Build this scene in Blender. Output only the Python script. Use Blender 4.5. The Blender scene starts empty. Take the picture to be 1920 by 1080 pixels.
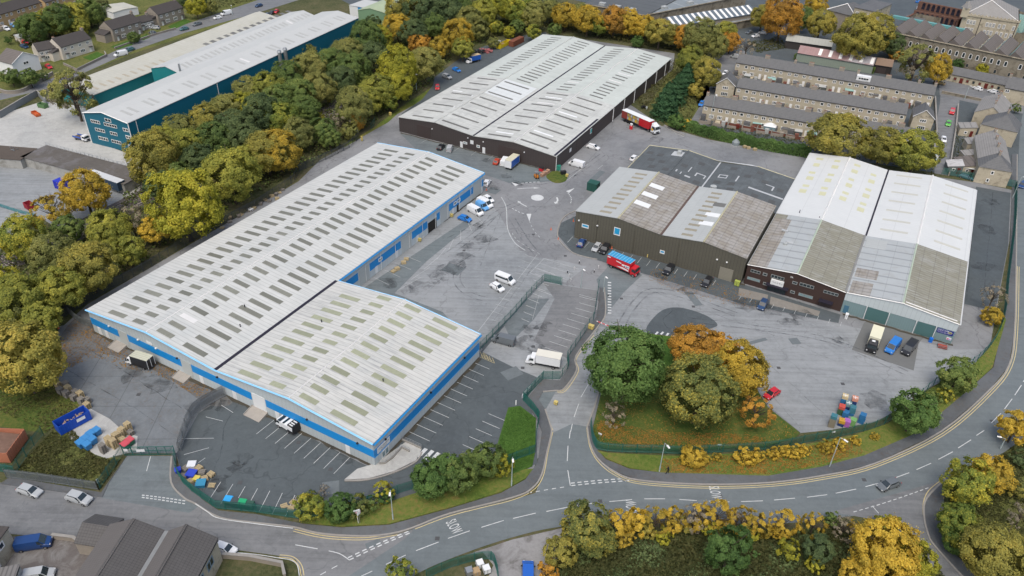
import bpy, bmesh, math, random
import numpy as np
from mathutils import Vector, Matrix

# ---------------------------------------------------------------- camera, sky, sun, exposure
SC = bpy.context.scene
COL = SC.collection
H = 110.0; FPX = 1471.95; PITCH = math.radians(34.664798); ROLL = math.radians(1.858143)
FW = np.array([0, math.cos(PITCH), -math.sin(PITCH)]); RT = np.array([1.0, 0, 0]); UP = np.cross(RT, FW)
_c, _s = math.cos(ROLL), math.sin(ROLL)
cam = bpy.data.cameras.new('camera'); cam.sensor_width = 36; cam.lens = 36 * FPX / 1920; cam.clip_end = 5000; cam.clip_start = 1
camo = bpy.data.objects.new('camera', cam); COL.objects.link(camo); SC.camera = camo
_r = _c * RT + _s * UP; _u = _c * UP - _s * RT
camo.matrix_world = Matrix(((_r[0], _u[0], -FW[0], 0), (_r[1], _u[1], -FW[1], 0), (_r[2], _u[2], -FW[2], H), (0, 0, 0, 1)))

W = bpy.data.worlds.new('World'); SC.world = W; W.use_nodes = True
nt = W.node_tree; nt.nodes.clear()
wo = nt.nodes.new('ShaderNodeOutputWorld'); bg = nt.nodes.new('ShaderNodeBackground'); sky = nt.nodes.new('ShaderNodeTexSky')
sky.sky_type = 'NISHITA'; sky.sun_disc = False; sky.sun_elevation = math.radians(62); sky.sun_rotation = math.radians(195)
sky.air_density = 1.0; sky.dust_density = 5.0; sky.ozone_density = 0.8
bg.inputs[1].default_value = 0.15
nt.links.new(sky.outputs[0], bg.inputs[0]); nt.links.new(bg.outputs[0], wo.inputs[0])
sun = bpy.data.lights.new('sun', 'SUN'); sun.energy = 1.0; sun.angle = math.radians(30); sun.color = (1, 0.985, 0.90)
suno = bpy.data.objects.new('sun', sun); COL.objects.link(suno)
# sun direction: high, from behind the viewer, veiled by cloud
_az = math.radians(195); _el = math.radians(62)
suno.rotation_euler = Vector((math.sin(_az) * math.cos(_el), math.cos(_az) * math.cos(_el), math.sin(_el))).to_track_quat('Z', 'Y').to_euler()
SC.view_settings.view_transform = 'Standard'; SC.view_settings.look = 'None'
SC.view_settings.exposure = 0.42; SC.view_settings.gamma = 1
SC.cycles.max_bounces = 5; SC.cycles.diffuse_bounces = 3; SC.cycles.glossy_bounces = 2

random.seed(7); RNG = np.random.default_rng(7)

# ---------------------------------------------------------------- where things stand on the ground
def ray(px, py):
    a = px - 960; b = py - 540
    return FW + ((_c * a + _s * b) / FPX) * RT + (-(-_s * a + _c * b) / FPX) * UP
def G(px, py, h=0.0):
    d = ray(px, py); t = (H - h) / -d[2]
    return np.array([d[0] * t, d[1] * t])
def depth(px, py, h=0.0):
    return (H - h) / -ray(px, py)[2]
def t(c, r, *xy):
    p = [(480 * c + xy[i] / 4, 270 * r + xy[i + 1] / 4) for i in range(0, len(xy), 2)]
    return p if len(p) > 1 else p[0]
class Fr:
    """a building's own frame: u to the right along its front, v away from the viewer"""
    def __init__(s, x, y, yaw):
        s.o = np.array([x, y]); s.yaw = yaw; s.u = np.array([math.cos(yaw), math.sin(yaw)]); s.v = np.array([-math.sin(yaw), math.cos(yaw)])
    def loc(s, p, h=0):
        q = G(*p, h) - s.o; return float(q @ s.u), float(q @ s.v)
    def fr(s, p, v=0):
        d = ray(*p); k = (v + s.o @ s.v) / (d[:2] @ s.v); q = d * k; return float((q[:2] - s.o) @ s.u), float(H + q[2])
    def sd(s, p, u=0):
        d = ray(*p); k = (u + s.o @ s.u) / (d[:2] @ s.u); q = d * k; return float((q[:2] - s.o) @ s.v), float(H + q[2])
    def w(s, u, v):
        return s.o + s.u * u + s.v * v
def frame(pL, pR, h=0, yaw=None):
    a = G(*pL, h); b = G(*pR, h); d = b - a
    f = Fr(a[0], a[1], math.atan2(d[1], d[0]) if yaw is None else yaw)
    return f, float(d @ f.u)

# ---------------------------------------------------------------- object helpers
def thing(name, label, cat, loc=(0, 0, 0), yaw=0, group=None):
    o = bpy.data.objects.new(name, None); COL.objects.link(o); o.location = loc; o.rotation_euler = (0, 0, yaw)
    o['label'] = label; o['category'] = cat
    if group: o['group'] = group
    return o
def tag(o, label, cat, group=None, kind=None):
    if label: o['label'] = label
    if cat: o['category'] = cat
    if group: o['group'] = group
    if kind: o['kind'] = kind
    return o
def at(fr, name, label, cat, group=None):
    return thing(name, label, cat, (fr.o[0], fr.o[1], 0), fr.yaw, group)
class MB:
    def __init__(s): s.v = []; s.f = []; s.m = []; s.mi = 0
    def add(s, vs, fs):
        n = len(s.v); s.v += [tuple(map(float, q)) for q in vs]; s.f += [tuple(n + i for i in f) for f in fs]; s.m += [s.mi] * len(fs); return s
    def quad(s, a, b, c, d): return s.add([a, b, c, d], [(0, 1, 2, 3)])
    def box(s, x0, x1, y0, y1, z0, z1):
        return s.add([(x0, y0, z0), (x1, y0, z0), (x1, y1, z0), (x0, y1, z0), (x0, y0, z1), (x1, y0, z1), (x1, y1, z1), (x0, y1, z1)],
                     [(3, 2, 1, 0), (4, 5, 6, 7), (0, 1, 5, 4), (1, 2, 6, 5), (2, 3, 7, 6), (3, 0, 4, 7)])
    def hexa(s, p):  # 8 corners, bottom 4 then top 4
        return s.add(p, [(3, 2, 1, 0), (4, 5, 6, 7), (0, 1, 5, 4), (1, 2, 6, 5), (2, 3, 7, 6), (3, 0, 4, 7)])
    def cyl(s, c, r, z0, z1, n=10, axis='z', r2=None):
        r2 = r if r2 is None else r2; vs = []
        for zz, rr in ((z0, r), (z1, r2)):
            for i in range(n):
                a = 2 * math.pi * i / n; x, y = rr * math.cos(a), rr * math.sin(a)
                if axis == 'z': vs.append((c[0] + x, c[1] + y, zz))
                elif axis == 'y': vs.append((c[0] + x, zz, c[1] + y))
                else: vs.append((zz, c[0] + x, c[1] + y))
        fs = [(i, (i + 1) % n, n + (i + 1) % n, n + i) for i in range(n)] + [tuple(range(n))[::-1], tuple(range(n, 2 * n))]
        return s.add(vs, fs)
    def tube(s, a, b, r, n=5, r2=None):
        a = Vector(a); b = Vector(b); r2 = r if r2 is None else r2
        d = (b - a); q = d.to_track_quat('Z', 'Y'); vs = []
        for P, rr in ((a, r), (b, r2)):
            for i in range(n):
                an = 2 * math.pi * i / n; vs.append(P + q @ Vector((rr * math.cos(an), rr * math.sin(an), 0)))
        return s.add(vs, [(i, (i + 1) % n, n + (i + 1) % n, n + i) for i in range(n)] + [tuple(range(n))[::-1], tuple(range(n, 2 * n))])
    def build(s, name, mat, parent=None, loc=None, smooth=False):
        me = bpy.data.meshes.new(name); me.from_pydata(s.v, [], s.f); me.update()
        mats = mat if isinstance(mat, (list, tuple)) else [mat]
        for m_ in mats: me.materials.append(m_)
        if len(mats) > 1: me.polygons.foreach_set('material_index', s.m)
        if smooth: me.polygons.foreach_set('use_smooth', [True] * len(s.f))
        o = bpy.data.objects.new(name, me); COL.objects.link(o)
        if parent: o.parent = parent
        if loc is not None: o.location = loc
        return o
def clone(root, loc=None, yaw=None, label=None, group=None, scale=None, parent=None):
    r = root.copy(); COL.objects.link(r)
    if parent: r.parent = parent
    if loc is not None: r.location = loc
    if yaw is not None: r.rotation_euler = (0, 0, yaw)
    if scale is not None: r.scale = scale
    if label: r['label'] = label
    if group: r['group'] = group
    for c in list(root.children): clone(c, parent=r)
    return r
def recolor(o, mat):
    o.material_slots[0].link = 'OBJECT'; o.material_slots[0].material = mat

# ---------------------------------------------------------------- materials
_M = {}
def new_mat(name):
    m = bpy.data.materials.new(name); m.use_nodes = True; n = m.node_tree; n.nodes.clear()
    o = n.nodes.new('ShaderNodeOutputMaterial'); b = n.nodes.new('ShaderNodeBsdfPrincipled'); n.links.new(b.outputs[0], o.inputs[0])
    return m, n, b
def nd(n, typ, **kw):
    x = n.nodes.new(typ)
    for k, v in kw.items():
        if k.startswith('i_'):
            x.inputs[int(k[2:])].default_value = v
        else: setattr(x, k, v)
    return x
def mth(n, op, a, b=None, c=None, clamp=False):
    x = n.nodes.new('ShaderNodeMath'); x.operation = op; x.use_clamp = clamp
    for i, q in enumerate((a, b, c)):
        if q is None: continue
        if isinstance(q, (int, float)): x.inputs[i].default_value = q
        else: n.links.new(q, x.inputs[i])
    return x.outputs[0]
def mixc(n, f, a, b, mode='MIX'):
    x = n.nodes.new('ShaderNodeMix'); x.data_type = 'RGBA'; x.blend_type = mode
    for i, q in ((0, f), (6, a), (7, b)):
        if isinstance(q, (int, float)): x.inputs[i].default_value = q
        elif isinstance(q, tuple): x.inputs[i].default_value = (*q, 1) if len(q) == 3 else q
        else: n.links.new(q, x.inputs[i])
    return x.outputs[2]
def ramp(n, f, pts, interp='LINEAR'):
    x = n.nodes.new('ShaderNodeValToRGB'); cr = x.color_ramp; cr.interpolation = interp
    while len(cr.elements) < len(pts): cr.elements.new(0.5)
    for e, (p, c) in zip(cr.elements, pts):
        e.position = p; e.color = (*c, 1) if isinstance(c, tuple) else (c, c, c, 1)
    n.links.new(f, x.inputs[0]); return x.outputs[0]
def noise(n, vec, scale, detail=4, rough=.55, dist=0):
    x = n.nodes.new('ShaderNodeTexNoise'); x.inputs['Scale'].default_value = scale; x.inputs['Detail'].default_value = detail
    x.inputs['Roughness'].default_value = rough; x.inputs['Distortion'].default_value = dist
    n.links.new(vec, x.inputs['Vector']); return x.outputs['Fac']
def mul(c, k): return tuple(min(1, x * k) for x in c)
def M(name, col, rough=.75, var=.18, scale=.6, big=.12, metal=0, bump=0, lines=(), spec=.3, stain=None, streak=None, rnd=0):
    """weathered surface: fine and broad noise, optional repeated line grooves ((axis, period, width, factor), ...)"""
    if name in _M: return _M[name]
    m, n, b = new_mat(name)
    tc = nd(n, 'ShaderNodeTexCoord').outputs['Object']
    f = noise(n, tc, scale, 6, .65)
    c = mixc(n, f, mul(col, 1 - var), mul(col, 1 + var))
    g = noise(n, tc, big, 3, .5, .4)
    c = mixc(n, mth(n, 'MULTIPLY', mth(n, 'SUBTRACT', g, .35, clamp=True), 1.3, clamp=True), c, mul(col, 1 - var * .8))
    if stain:
        sc_, lo, colr, amt = stain
        h = noise(n, tc, sc_, 7, .7, .6)
        c = mixc(n, mth(n, 'MULTIPLY', ramp(n, h, [(lo, 0.0), (min(1, lo + .16), 1.0)]), amt), c, colr)
    if streak:
        ms = nd(n, 'ShaderNodeMapping'); ms.inputs['Scale'].default_value = (*streak[0], 1); n.links.new(tc, ms.inputs[0])
        h = noise(n, ms.outputs[0], 1.0, 6, .7, .2); h2 = noise(n, tc, .05, 3, .6)
        c = mixc(n, mth(n, 'MULTIPLY', mth(n, 'MULTIPLY', ramp(n, h, [(.47, 0.0), (.66, 1.0)]), ramp(n, h2, [(.38, .25), (.6, 1.0)])), streak[2]), c, streak[1])
    if rnd:
        oi = nd(n, 'ShaderNodeObjectInfo'); c = mixc(n, mth(n, 'MULTIPLY', oi.outputs['Random'], rnd), c, mul(col, .45))
    if lines:
        sp = nd(n, 'ShaderNodeSeparateXYZ'); n.links.new(tc, sp.inputs[0])
        for ax, per, wd, fac in lines:
            k = mth(n, 'FRACT', mth(n, 'DIVIDE', sp.outputs['xyz'.index(ax)], per))
            msk = mth(n, 'LESS_THAN', k, wd / per)
            c = mixc(n, mth(n, 'MULTIPLY', msk, 1 - fac if fac < 1 else fac - 1), c, (0.02, 0.02, 0.02) if fac < 1 else (1, 1, 1))
    n.links.new(c, b.inputs['Base Color']); b.inputs['Roughness'].default_value = rough; b.inputs['Metallic'].default_value = metal
    b.inputs['Specular IOR Level'].default_value = spec
    if bump:
        bp = nd(n, 'ShaderNodeBump'); bp.inputs['Strength'].default_value = bump; bp.inputs['Distance'].default_value = .05
        n.links.new(f, bp.inputs['Height']); n.links.new(bp.outputs[0], b.inputs['Normal'])
    _M[name] = m; return m
def tarmac(name, col, patch=.25, crack=.5, streak=0, seam=0, light=None, ang=0.0, leafy=0, spot=.5):
    if name in _M: return _M[name]
    m, n, b = new_mat(name)
    tc = nd(n, 'ShaderNodeTexCoord').outputs['Object']
    mp = nd(n, 'ShaderNodeMapping'); mp.inputs['Rotation'].default_value = (0, 0, ang); n.links.new(tc, mp.inputs[0]); rot = mp.outputs[0]
    fine = noise(n, tc, 2.2, 8, .75); mid = noise(n, tc, .22, 6, .6, .5); big = noise(n, tc, .035, 4, .55, .8)
    c = mixc(n, fine, mul(col, .78), mul(col, 1.22))
    c = mixc(n, mth(n, 'MULTIPLY', ramp(n, mid, [(.4, 0.0), (.62, 1.0)]), patch), c, mul(col, .62))
    c = mixc(n, mth(n, 'MULTIPLY', ramp(n, big, [(.42, 0.0), (.6, 1.0)]), patch * 1.2), c, light or mul(col, 1.4))
    mo = noise(n, tc, .7, 7, .8, .8)
    c = mixc(n, mth(n, 'MULTIPLY', ramp(n, mo, [(.5, 0.0), (.62, 1.0)]), patch * 1.1), c, mul(col, 1.35))
    c = mixc(n, mth(n, 'MULTIPLY', ramp(n, mo, [(.36, 1.0), (.46, 0.0)]), patch * 1.1), c, mul(col, .68))
    if streak:
        ms = nd(n, 'ShaderNodeMapping'); ms.inputs['Rotation'].default_value = (0, 0, ang); ms.inputs['Scale'].default_value = (.06, 1.1, 1); n.links.new(tc, ms.inputs[0])
        st = noise(n, ms.outputs[0], 1.0, 5, .6, .3)
        c = mixc(n, mth(n, 'MULTIPLY', ramp(n, st, [(.45, 0.0), (.7, 1.0)]), streak), c, mul(col, 1.45))
        c = mixc(n, mth(n, 'MULTIPLY', ramp(n, st, [(.3, 1.0), (.45, 0.0)]), streak), c, mul(col, .6))
    if crack:
        wv = nd(n, 'ShaderNodeTexNoise'); wv.inputs['Scale'].default_value = .3; n.links.new(tc, wv.inputs['Vector'])
        vv = nd(n, 'ShaderNodeVectorMath', operation='MULTIPLY_ADD'); n.links.new(wv.outputs['Color'], vv.inputs[0]); vv.inputs[1].default_value = (5, 5, 5); n.links.new(tc, vv.inputs[2])
        vo = nd(n, 'ShaderNodeTexVoronoi', feature='DISTANCE_TO_EDGE'); vo.inputs['Scale'].default_value = .07; n.links.new(vv.outputs[0], vo.inputs['Vector'])
        cr = ramp(n, vo.outputs['Distance'], [(0.0, 1.0), (.012, 0.0)])
        cr = mth(n, 'MULTIPLY', cr, mth(n, 'MULTIPLY', ramp(n, big, [(.4, 0.0), (.55, 1.0)]), crack))
        c = mixc(n, cr, c, mul(col, .35))
    if spot:
        h = noise(n, tc, .55, 5, .7, 1.0)
        c = mixc(n, mth(n, 'MULTIPLY', ramp(n, h, [(.66, 0.0), (.72, 1.0)]), spot), c, mul(col, .35))
    if seam:
        sp = nd(n, 'ShaderNodeSeparateXYZ'); n.links.new(rot, sp.inputs[0])
        for ax in (0, 1):
            k = mth(n, 'FRACT', mth(n, 'DIVIDE', sp.outputs[ax], seam))
            c = mixc(n, mth(n, 'MULTIPLY', mth(n, 'LESS_THAN', k, .15 / seam), .55), c, mul(col, .4))
    if leafy:
        h = noise(n, tc, 1.4, 8, .8, .4)
        k = mth(n, 'MULTIPLY', ramp(n, h, [(.5, 0.0), (.6, 1.0)]), ramp(n, mid, [(.42, 0.0), (.58, 1.0)]))
        c = mixc(n, mth(n, 'MULTIPLY', k, leafy), c, (.11, .06, .022))
    n.links.new(c, b.inputs['Base Color'])
    b.inputs['Specular IOR Level'].default_value = .35
    n.links.new(ramp(n, big, [(.35, .55), (.65, .9)]), b.inputs['Roughness'])
    bp = nd(n, 'ShaderNodeBump'); bp.inputs['Strength'].default_value = .3; bp.inputs['Distance'].default_value = .03
    n.links.new(fine, bp.inputs['Height']); n.links.new(bp.outputs[0], b.inputs['Normal'])
    _M[name] = m; return m
def turf(name, cols, sc_=.8):
    if name in _M: return _M[name]
    m, n, b = new_mat(name)
    tc = nd(n, 'ShaderNodeTexCoord').outputs['Object']
    f = noise(n, tc, sc_, 10, .8, .3); g = noise(n, tc, .09, 4, .6, .6)
    k = mth(n, 'ADD', mth(n, 'MULTIPLY', f, .65), mth(n, 'MULTIPLY', g, .35))
    c = ramp(n, k, [(.36 + .28 * i / (len(cols) - 1), q) for i, q in enumerate(cols)])
    n.links.new(c, b.inputs['Base Color']); b.inputs['Roughness'].default_value = .95; b.inputs['Specular IOR Level'].default_value = .1
    bp = nd(n, 'ShaderNodeBump'); bp.inputs['Strength'].default_value = .8; bp.inputs['Distance'].default_value = .25
    n.links.new(f, bp.inputs['Height']); n.links.new(bp.outputs[0], b.inputs['Normal'])
    _M[name] = m; return m
def leafmat(name, cols, rough=.7):
    if name in _M: return _M[name]
    m, n, b = new_mat(name)
    a = nd(n, 'ShaderNodeAttribute', attribute_name='tint')
    oi = nd(n, 'ShaderNodeObjectInfo')
    tt = mth(n, 'ADD', a.outputs['Fac'], mth(n, 'MULTIPLY', mth(n, 'SUBTRACT', oi.outputs['Random'], .5), .3), clamp=True)
    c = ramp(n, tt, [(i / (len(cols) - 1), q) for i, q in enumerate(cols)])
    n.links.new(c, b.inputs['Base Color']); b.inputs['Roughness'].default_value = rough; b.inputs['Specular IOR Level'].default_value = .2
    tr = nd(n, 'ShaderNodeBsdfTranslucent'); n.links.new(c, tr.inputs[0]); mx = nd(n, 'ShaderNodeMixShader', i_0=.4); n.links.new(b.outputs[0], mx.inputs[1]); n.links.new(tr.outputs[0], mx.inputs[2])
    n.links.new(mx.outputs[0], [x for x in n.nodes if x.type == 'OUTPUT_MATERIAL'][0].inputs[0])
    _M[name] = m; return m
def paint(name, col, rough=.35, metal=0.0, coat=.3):
    if name in _M: return _M[name]
    m, n, b = new_mat(name)
    tc = nd(n, 'ShaderNodeTexCoord').outputs['Object']; f = noise(n, tc, 2.5, 5, .6)
    n.links.new(mixc(n, f, mul(col, .88), mul(col, 1.08)), b.inputs['Base Color'])
    b.inputs['Roughness'].default_value = rough; b.inputs['Metallic'].default_value = metal; b.inputs['Coat Weight'].default_value = coat; b.inputs['Coat Roughness'].default_value = .15
    _M[name] = m; return m
def glass(name='glass', col=(.02, .03, .035)):
    if name in _M: return _M[name]
    m, n, b = new_mat(name)
    tc = nd(n, 'ShaderNodeTexCoord').outputs['Object']; f = noise(n, tc, 1.2, 2)
    n.links.new(mixc(n, f, mul(col, .6), mul(col, 1.5)), b.inputs['Base Color']); b.inputs['Roughness'].default_value = .12; b.inputs['Specular IOR Level'].default_value = .8
    _M[name] = m; return m
# ---------------------------------------------------------------- ground, roads, pavements
m_yard = tarmac('yard_tarmac', (.16, .168, .175), patch=.42, crack=.5, light=(.25, .258, .265), spot=.6)
m_yard_old = tarmac('old_concrete_tarmac', (.20, .215, .222), patch=.38, crack=.3, streak=.4, light=(.285, .30, .308), ang=.25, spot=.4)
m_dark = tarmac('dark_tarmac', (.068, .081, .087), patch=.36, crack=.4, light=(.088, .106, .113), spot=.6)
m_mid = tarmac('patch_tarmac', (.12, .138, .144), patch=.38, crack=0, streak=.35, light=(.135, .17, .178), ang=.4)
m_road = tarmac('road_tarmac', (.122, .143, .15), patch=.22, crack=.12, streak=.2, light=(.15, .172, .18), spot=.12)
m_road2 = tarmac('lane_tarmac', (.142, .148, .152), patch=.4, crack=.3, streak=.4, light=(.19, .195, .20), spot=.35)
m_pave = tarmac('footway_tarmac', (.085, .092, .098), patch=.4, crack=.1, light=(.13, .14, .145), spot=.4, leafy=.25)
m_conc = tarmac('concrete_slab', (.36, .365, .35), patch=.35, crack=.3, light=(.45, .45, .43), seam=0, spot=.5)
m_leafy = tarmac('leafy_tarmac', (.10, .105, .105), patch=.45, crack=.6, light=(.15, .15, .15), spot=.8, leafy=.9)
m_slabs = tarmac('slab_yard', (.135, .15, .16), patch=.34, crack=.2, seam=9.0, light=(.175, .19, .20), ang=-.05, spot=.5, leafy=.25)
m_ballast = M('ballast', (.10, .09, .085), .95, .35, 3.0, .3)
m_lawn = turf('lawn_turf', [(.03, .06, .012), (.05, .105, .02), (.075, .15, .03)], 1.5)
m_rough = turf('rough_turf', [(.05, .052, .022), (.085, .10, .03), (.13, .135, .045), (.16, .12, .06)], 1.0)
m_verge = turf('verge_turf', [(.05, .08, .02), (.085, .13, .025), (.14, .15, .04), (.20, .13, .05)], 1.2)
m_leafturf = turf('leaf_strewn_turf', [(.03, .06, .014), (.055, .09, .02), (.10, .115, .03), (.17, .12, .04)], 1.3)
m_scrub = turf('scrub_turf', [(.035, .042, .02), (.06, .07, .03), (.10, .095, .05), (.12, .10, .07)], .9)
m_white = M('marking_paint', (.52, .54, .54), .7, .3, 3.0, .5, spec=.3, stain=(1.2, .52, (.3, .33, .34), .6))
m_faint = M('worn_marking_paint', (.42, .44, .44), .8, .35, 3.0, .5, stain=(.9, .5, (.26, .28, .29), .9))
m_yel = M('yellow_marking_paint', (.50, .42, .22), .8, .3, 2.0, .5)
m_kerb = M('kerb_stone', (.26, .25, .23), .85, .25, 1.5, .3)

def catmull(P, closed, k=6):
    n = len(P); out = []
    rng_ = range(n) if closed else range(n - 1)
    for i in rng_:
        if closed: a, b, c, d = P[(i - 1) % n], P[i], P[(i + 1) % n], P[(i + 2) % n]
        else: a, b, c, d = P[max(i - 1, 0)], P[i], P[i + 1], P[min(i + 2, n - 1)]
        for j in range(k):
            x = j / k
            out.append(.5 * ((2 * b) + (c - a) * x + (2 * a - 5 * b + 4 * c - d) * x * x + (3 * b - a - 3 * c + d) * x ** 3))
    if not closed: out.append(P[-1])
    return out
def wpts(pts, smooth=False, closed=True, k=6, h=0):
    P = [G(*p, h) for p in pts]
    return catmull(P, closed, k) if smooth else P
def sheet(name, pts, z, mat, smooth=False, base=None, k=6):
    P = wpts(pts, smooth, True, k)
    n = len(P); v = [(p[0], p[1], z) for p in P]; f = [tuple(range(n))]
    if base is not None:
        v += [(p[0], p[1], base) for p in P]; f += [(i, (i + 1) % n, n + (i + 1) % n, n + i) for i in range(n)]
    me = bpy.data.meshes.new(name); me.from_pydata(v, [], f); me.update(); me.materials.append(mat)
    o = bpy.data.objects.new(name, me); COL.objects.link(o); o['kind'] = 'structure'; return o
def offs(P, d):
    out = []
    for i in range(len(P)):
        a = P[max(i - 1, 0)]; b = P[min(i + 1, len(P) - 1)]; q = b - a; L = math.hypot(*q) or 1
        out.append(P[i] + np.array([-q[1], q[0]]) / L * d)
    return out
def strip(mb, P, w, z, z0=None, off=0):
    A = offs(P, off + w / 2); B = offs(P, off - w / 2)
    for i in range(len(P) - 1):
        if z0 is None:
            mb.quad((*A[i], z), (*A[i + 1], z), (*B[i + 1], z), (*B[i], z))
        else:
            mb.hexa([(*A[i], z0), (*A[i + 1], z0), (*B[i + 1], z0), (*B[i], z0), (*A[i], z), (*A[i + 1], z), (*B[i + 1], z), (*B[i], z)])
def resample(P, step):
    out = [P[0]]; acc = 0
    for a, b in zip(P[:-1], P[1:]):
        L = math.hypot(*(b - a)); d = 0
        while acc + (L - d) >= step:
            d += step - acc; acc = 0; out.append(a + (b - a) * d / L)
        acc += L - d
    return out
def mline(mb, pts, w=.12, z=.075, smooth=False, off=0):
    strip(mb, wpts(pts, smooth, False), w, z, off=off)
def mdash(mb, pts, on, gap, w=.12, z=.075, smooth=True, off=0):
    P = wpts(pts, smooth, False); P = offs(P, off) if off else P
    Q = resample(P, .25); per = int((on + gap) / .25); k = max(1, int(on / .25))
    for i in range(0, len(Q) - k, per):
        strip(mb, Q[i:i + k + 1], w, z)

ground = MB()
ground.quad((-1500, -400, 0), (1500, -400, 0), (1500, 3000, 0), (-1500, 3000, 0))
tag(ground.build('ground', m_scrub), None, None, kind='structure')

# far town floor at the top of the picture
sheet('tarmac_yard', [(1340, 60), (1440, 40), (1500, -60), (2300, -60), (2300, 420), (1905, 420), (1900, 350), (1760, 325), (1500, 285), (1320, 235), (1300, 170), (1345, 110)], .012, m_dark)
sheet('tarmac_yard', [(600, -20), (1000, -60), (1500, -80), (1440, 38), (1260, 45), (1100, 5), (980, -20), (700, 30)], .012, m_dark)
sheet('grass', [(-900, -90), (620, -90), (470, 30), (250, 100), (150, 140), (95, 165), (0, 190), (-900, 300)], .014, m_rough)
sheet('grass', [(1265, 120), (1300, 100), (1335, 160), (1300, 240), (1250, 235), (1215, 200)], .012, m_rough)
# light concrete yards beside the teal works
sheet('concrete_yard', [(-900, 330), (0, 215), (80, 190), (160, 200), (172, 262), (250, 292), (330, 350), (225, 372), (150, 405), (60, 380), (0, 390), (-900, 600)], .016, m_conc)
sheet('concrete_yard', [(150, 172), (300, 110), (345, 135), (215, 205)], .018, m_conc)
sheet('lower_yard', [(-300, 330), (0, 312), (35, 300), (110, 318), (230, 352), (235, 400), (140, 445), (60, 400), (0, 470), (-300, 500)], .022, m_yard_old)
# the estate
sheet('estate_yard', [(560, 340), (600, 300), (700, 245), (745, 210), (830, 165), (880, 128), (960, 88), (1020, 62), (1265, 100), (1262, 130), (1180, 195), (1240, 236),
    (1330, 262), (1500, 292), (1660, 318), (1835, 343), (1897, 356), (1893, 450), (1872, 560), (1858, 640), (1840, 672), (1790, 705), (1740, 728), (1690, 765), (1640, 792),
    (1560, 806), (1502, 812), (1440, 835), (1250, 840), (1118, 820), (1100, 812), (1040, 812), (1008, 860), (1000, 880), (940, 905), (780, 935), (720, 945),
    (600, 962), (480, 960), (407, 952), (345, 905), (330, 850), (232, 850), (250, 830), (130, 770), (95, 690), (120, 610), (165, 570)], .02, m_yard)
sheet('front_yard', [(100, 740), (60, 700), (110, 612), (172, 600), (420, 740), (372, 772), (342, 845), (262, 852), (225, 815), (165, 765)], .026, m_slabs)
sheet('leafy_yard', [(110, 640), (150, 590), (175, 610), (420, 735), (392, 760), (300, 700), (180, 660), (130, 690)], .03, m_leafy, True)
sheet('concrete_apron', [(120, 790), (165, 764), (205, 785), (235, 812), (258, 818), (256, 845), (200, 860), (178, 852), (130, 822)], .034, m_conc)
sheet('car_park', [(425, 742), (700, 880), (905, 655), (900, 652), (958, 590), (985, 560), (1008, 590), (960, 660), (1010, 700), (990, 745), (1005, 800), (1008, 870), (780, 935), (600, 962),
    (480, 960), (407, 952), (345, 905), (331, 850), (372, 775)], .027, m_dark)
sheet('loading_yard', [(905, 655), (640, 545), (670, 525), (905, 365), (935, 400), (975, 470), (1100, 500), (1060, 530), (1018, 520), (960, 590), (900, 650)], .028, m_yard_old)
sheet('tarmac_patch', [(660, 555), (700, 528), (870, 415), (885, 420), (800, 490), (740, 550), (830, 585), (865, 625), (850, 632), (760, 600)], .033, m_mid)
sheet('tarmac_patch', [(1020, 528), (1053, 533), (1125, 545), (1085, 625), (1060, 690), (1045, 714), (1018, 712), (965, 690), (905, 660), (962, 592)], .032, m_yard_old)
sheet('tarmac_patch', [(1018, 530), (1053, 535), (1122, 545), (1110, 600), (1063, 672), (1000, 640), (1040, 560)], .036, m_road2)
sheet('tarmac_patch', [(945, 610), (990, 560), (1030, 560), (1000, 600), (960, 640)], .04, m_mid)
sheet('rear_yard', [(752, 214), (792, 186), (812, 160), (815, 145), (850, 118), (880, 98), (925, 80), (985, 66), (1025, 60), (1022, 72), (840, 178), (757, 224)], .038, m_dark)
sheet('rear_lane', [(565, 335), (605, 300), (700, 245), (745, 220), (750, 250), (890, 292), (1040, 325), (1080, 318), (1175, 195), (1245, 245), (1215, 270), (1165, 315), (1080, 395), (1050, 430),
    (1100, 495), (990, 480), (940, 400), (905, 320), (800, 285), (712, 268), (600, 330)], .031, m_yard)
sheet('tarmac_patch', [(750, 250), (890, 282), (1040, 322), (1035, 340), (960, 345), (880, 318), (790, 290)], .036, m_mid)
sheet('east_yard', [(1830, 350), (1895, 362), (1890, 460), (1868, 575), (1850, 580), (1808, 570), (1812, 480)], .03, m_dark)
sheet('frontage', [(1080, 445), (1400, 535), (1576, 590), (1572, 606), (1390, 570), (1230, 520), (1075, 475), (1045, 440), (1052, 418), (1080, 405)], .034, m_dark)
sheet('pattern_paving', [(1386, 540), (1440, 553), (1438, 566), (1384, 555)], .042, M('setts', (.2, .19, .17), .9, .3, 1.2))
sheet('pattern_paving', [(1445, 556), (1538, 584), (1534, 593), (1443, 572)], .042, _M['setts'])
sheet('south_yard', [(1160, 560), (1210, 530), (1400, 575), (1576, 608), (1790, 655), (1845, 655), (1840, 672), (1790, 705), (1740, 728), (1690, 765), (1640, 792), (1560, 806), (1502, 812), (1440, 760),
    (1395, 700), (1300, 650), (1225, 640), (1140, 640)], .029, m_yard_old)
sheet('tarmac_patch', [(1212, 615), (1240, 583), (1275, 577), (1320, 590), (1345, 608), (1330, 617), (1280, 630), (1255, 640), (1225, 632)], .044, m_dark, True)
sheet('concrete_pad', [(1620, 605), (1645, 594), (1740, 622), (1722, 645), (1713, 695), (1597, 656)], .038, M('pad_concrete', (.135, .14, .138), .9, .15, 1.0))
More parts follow.
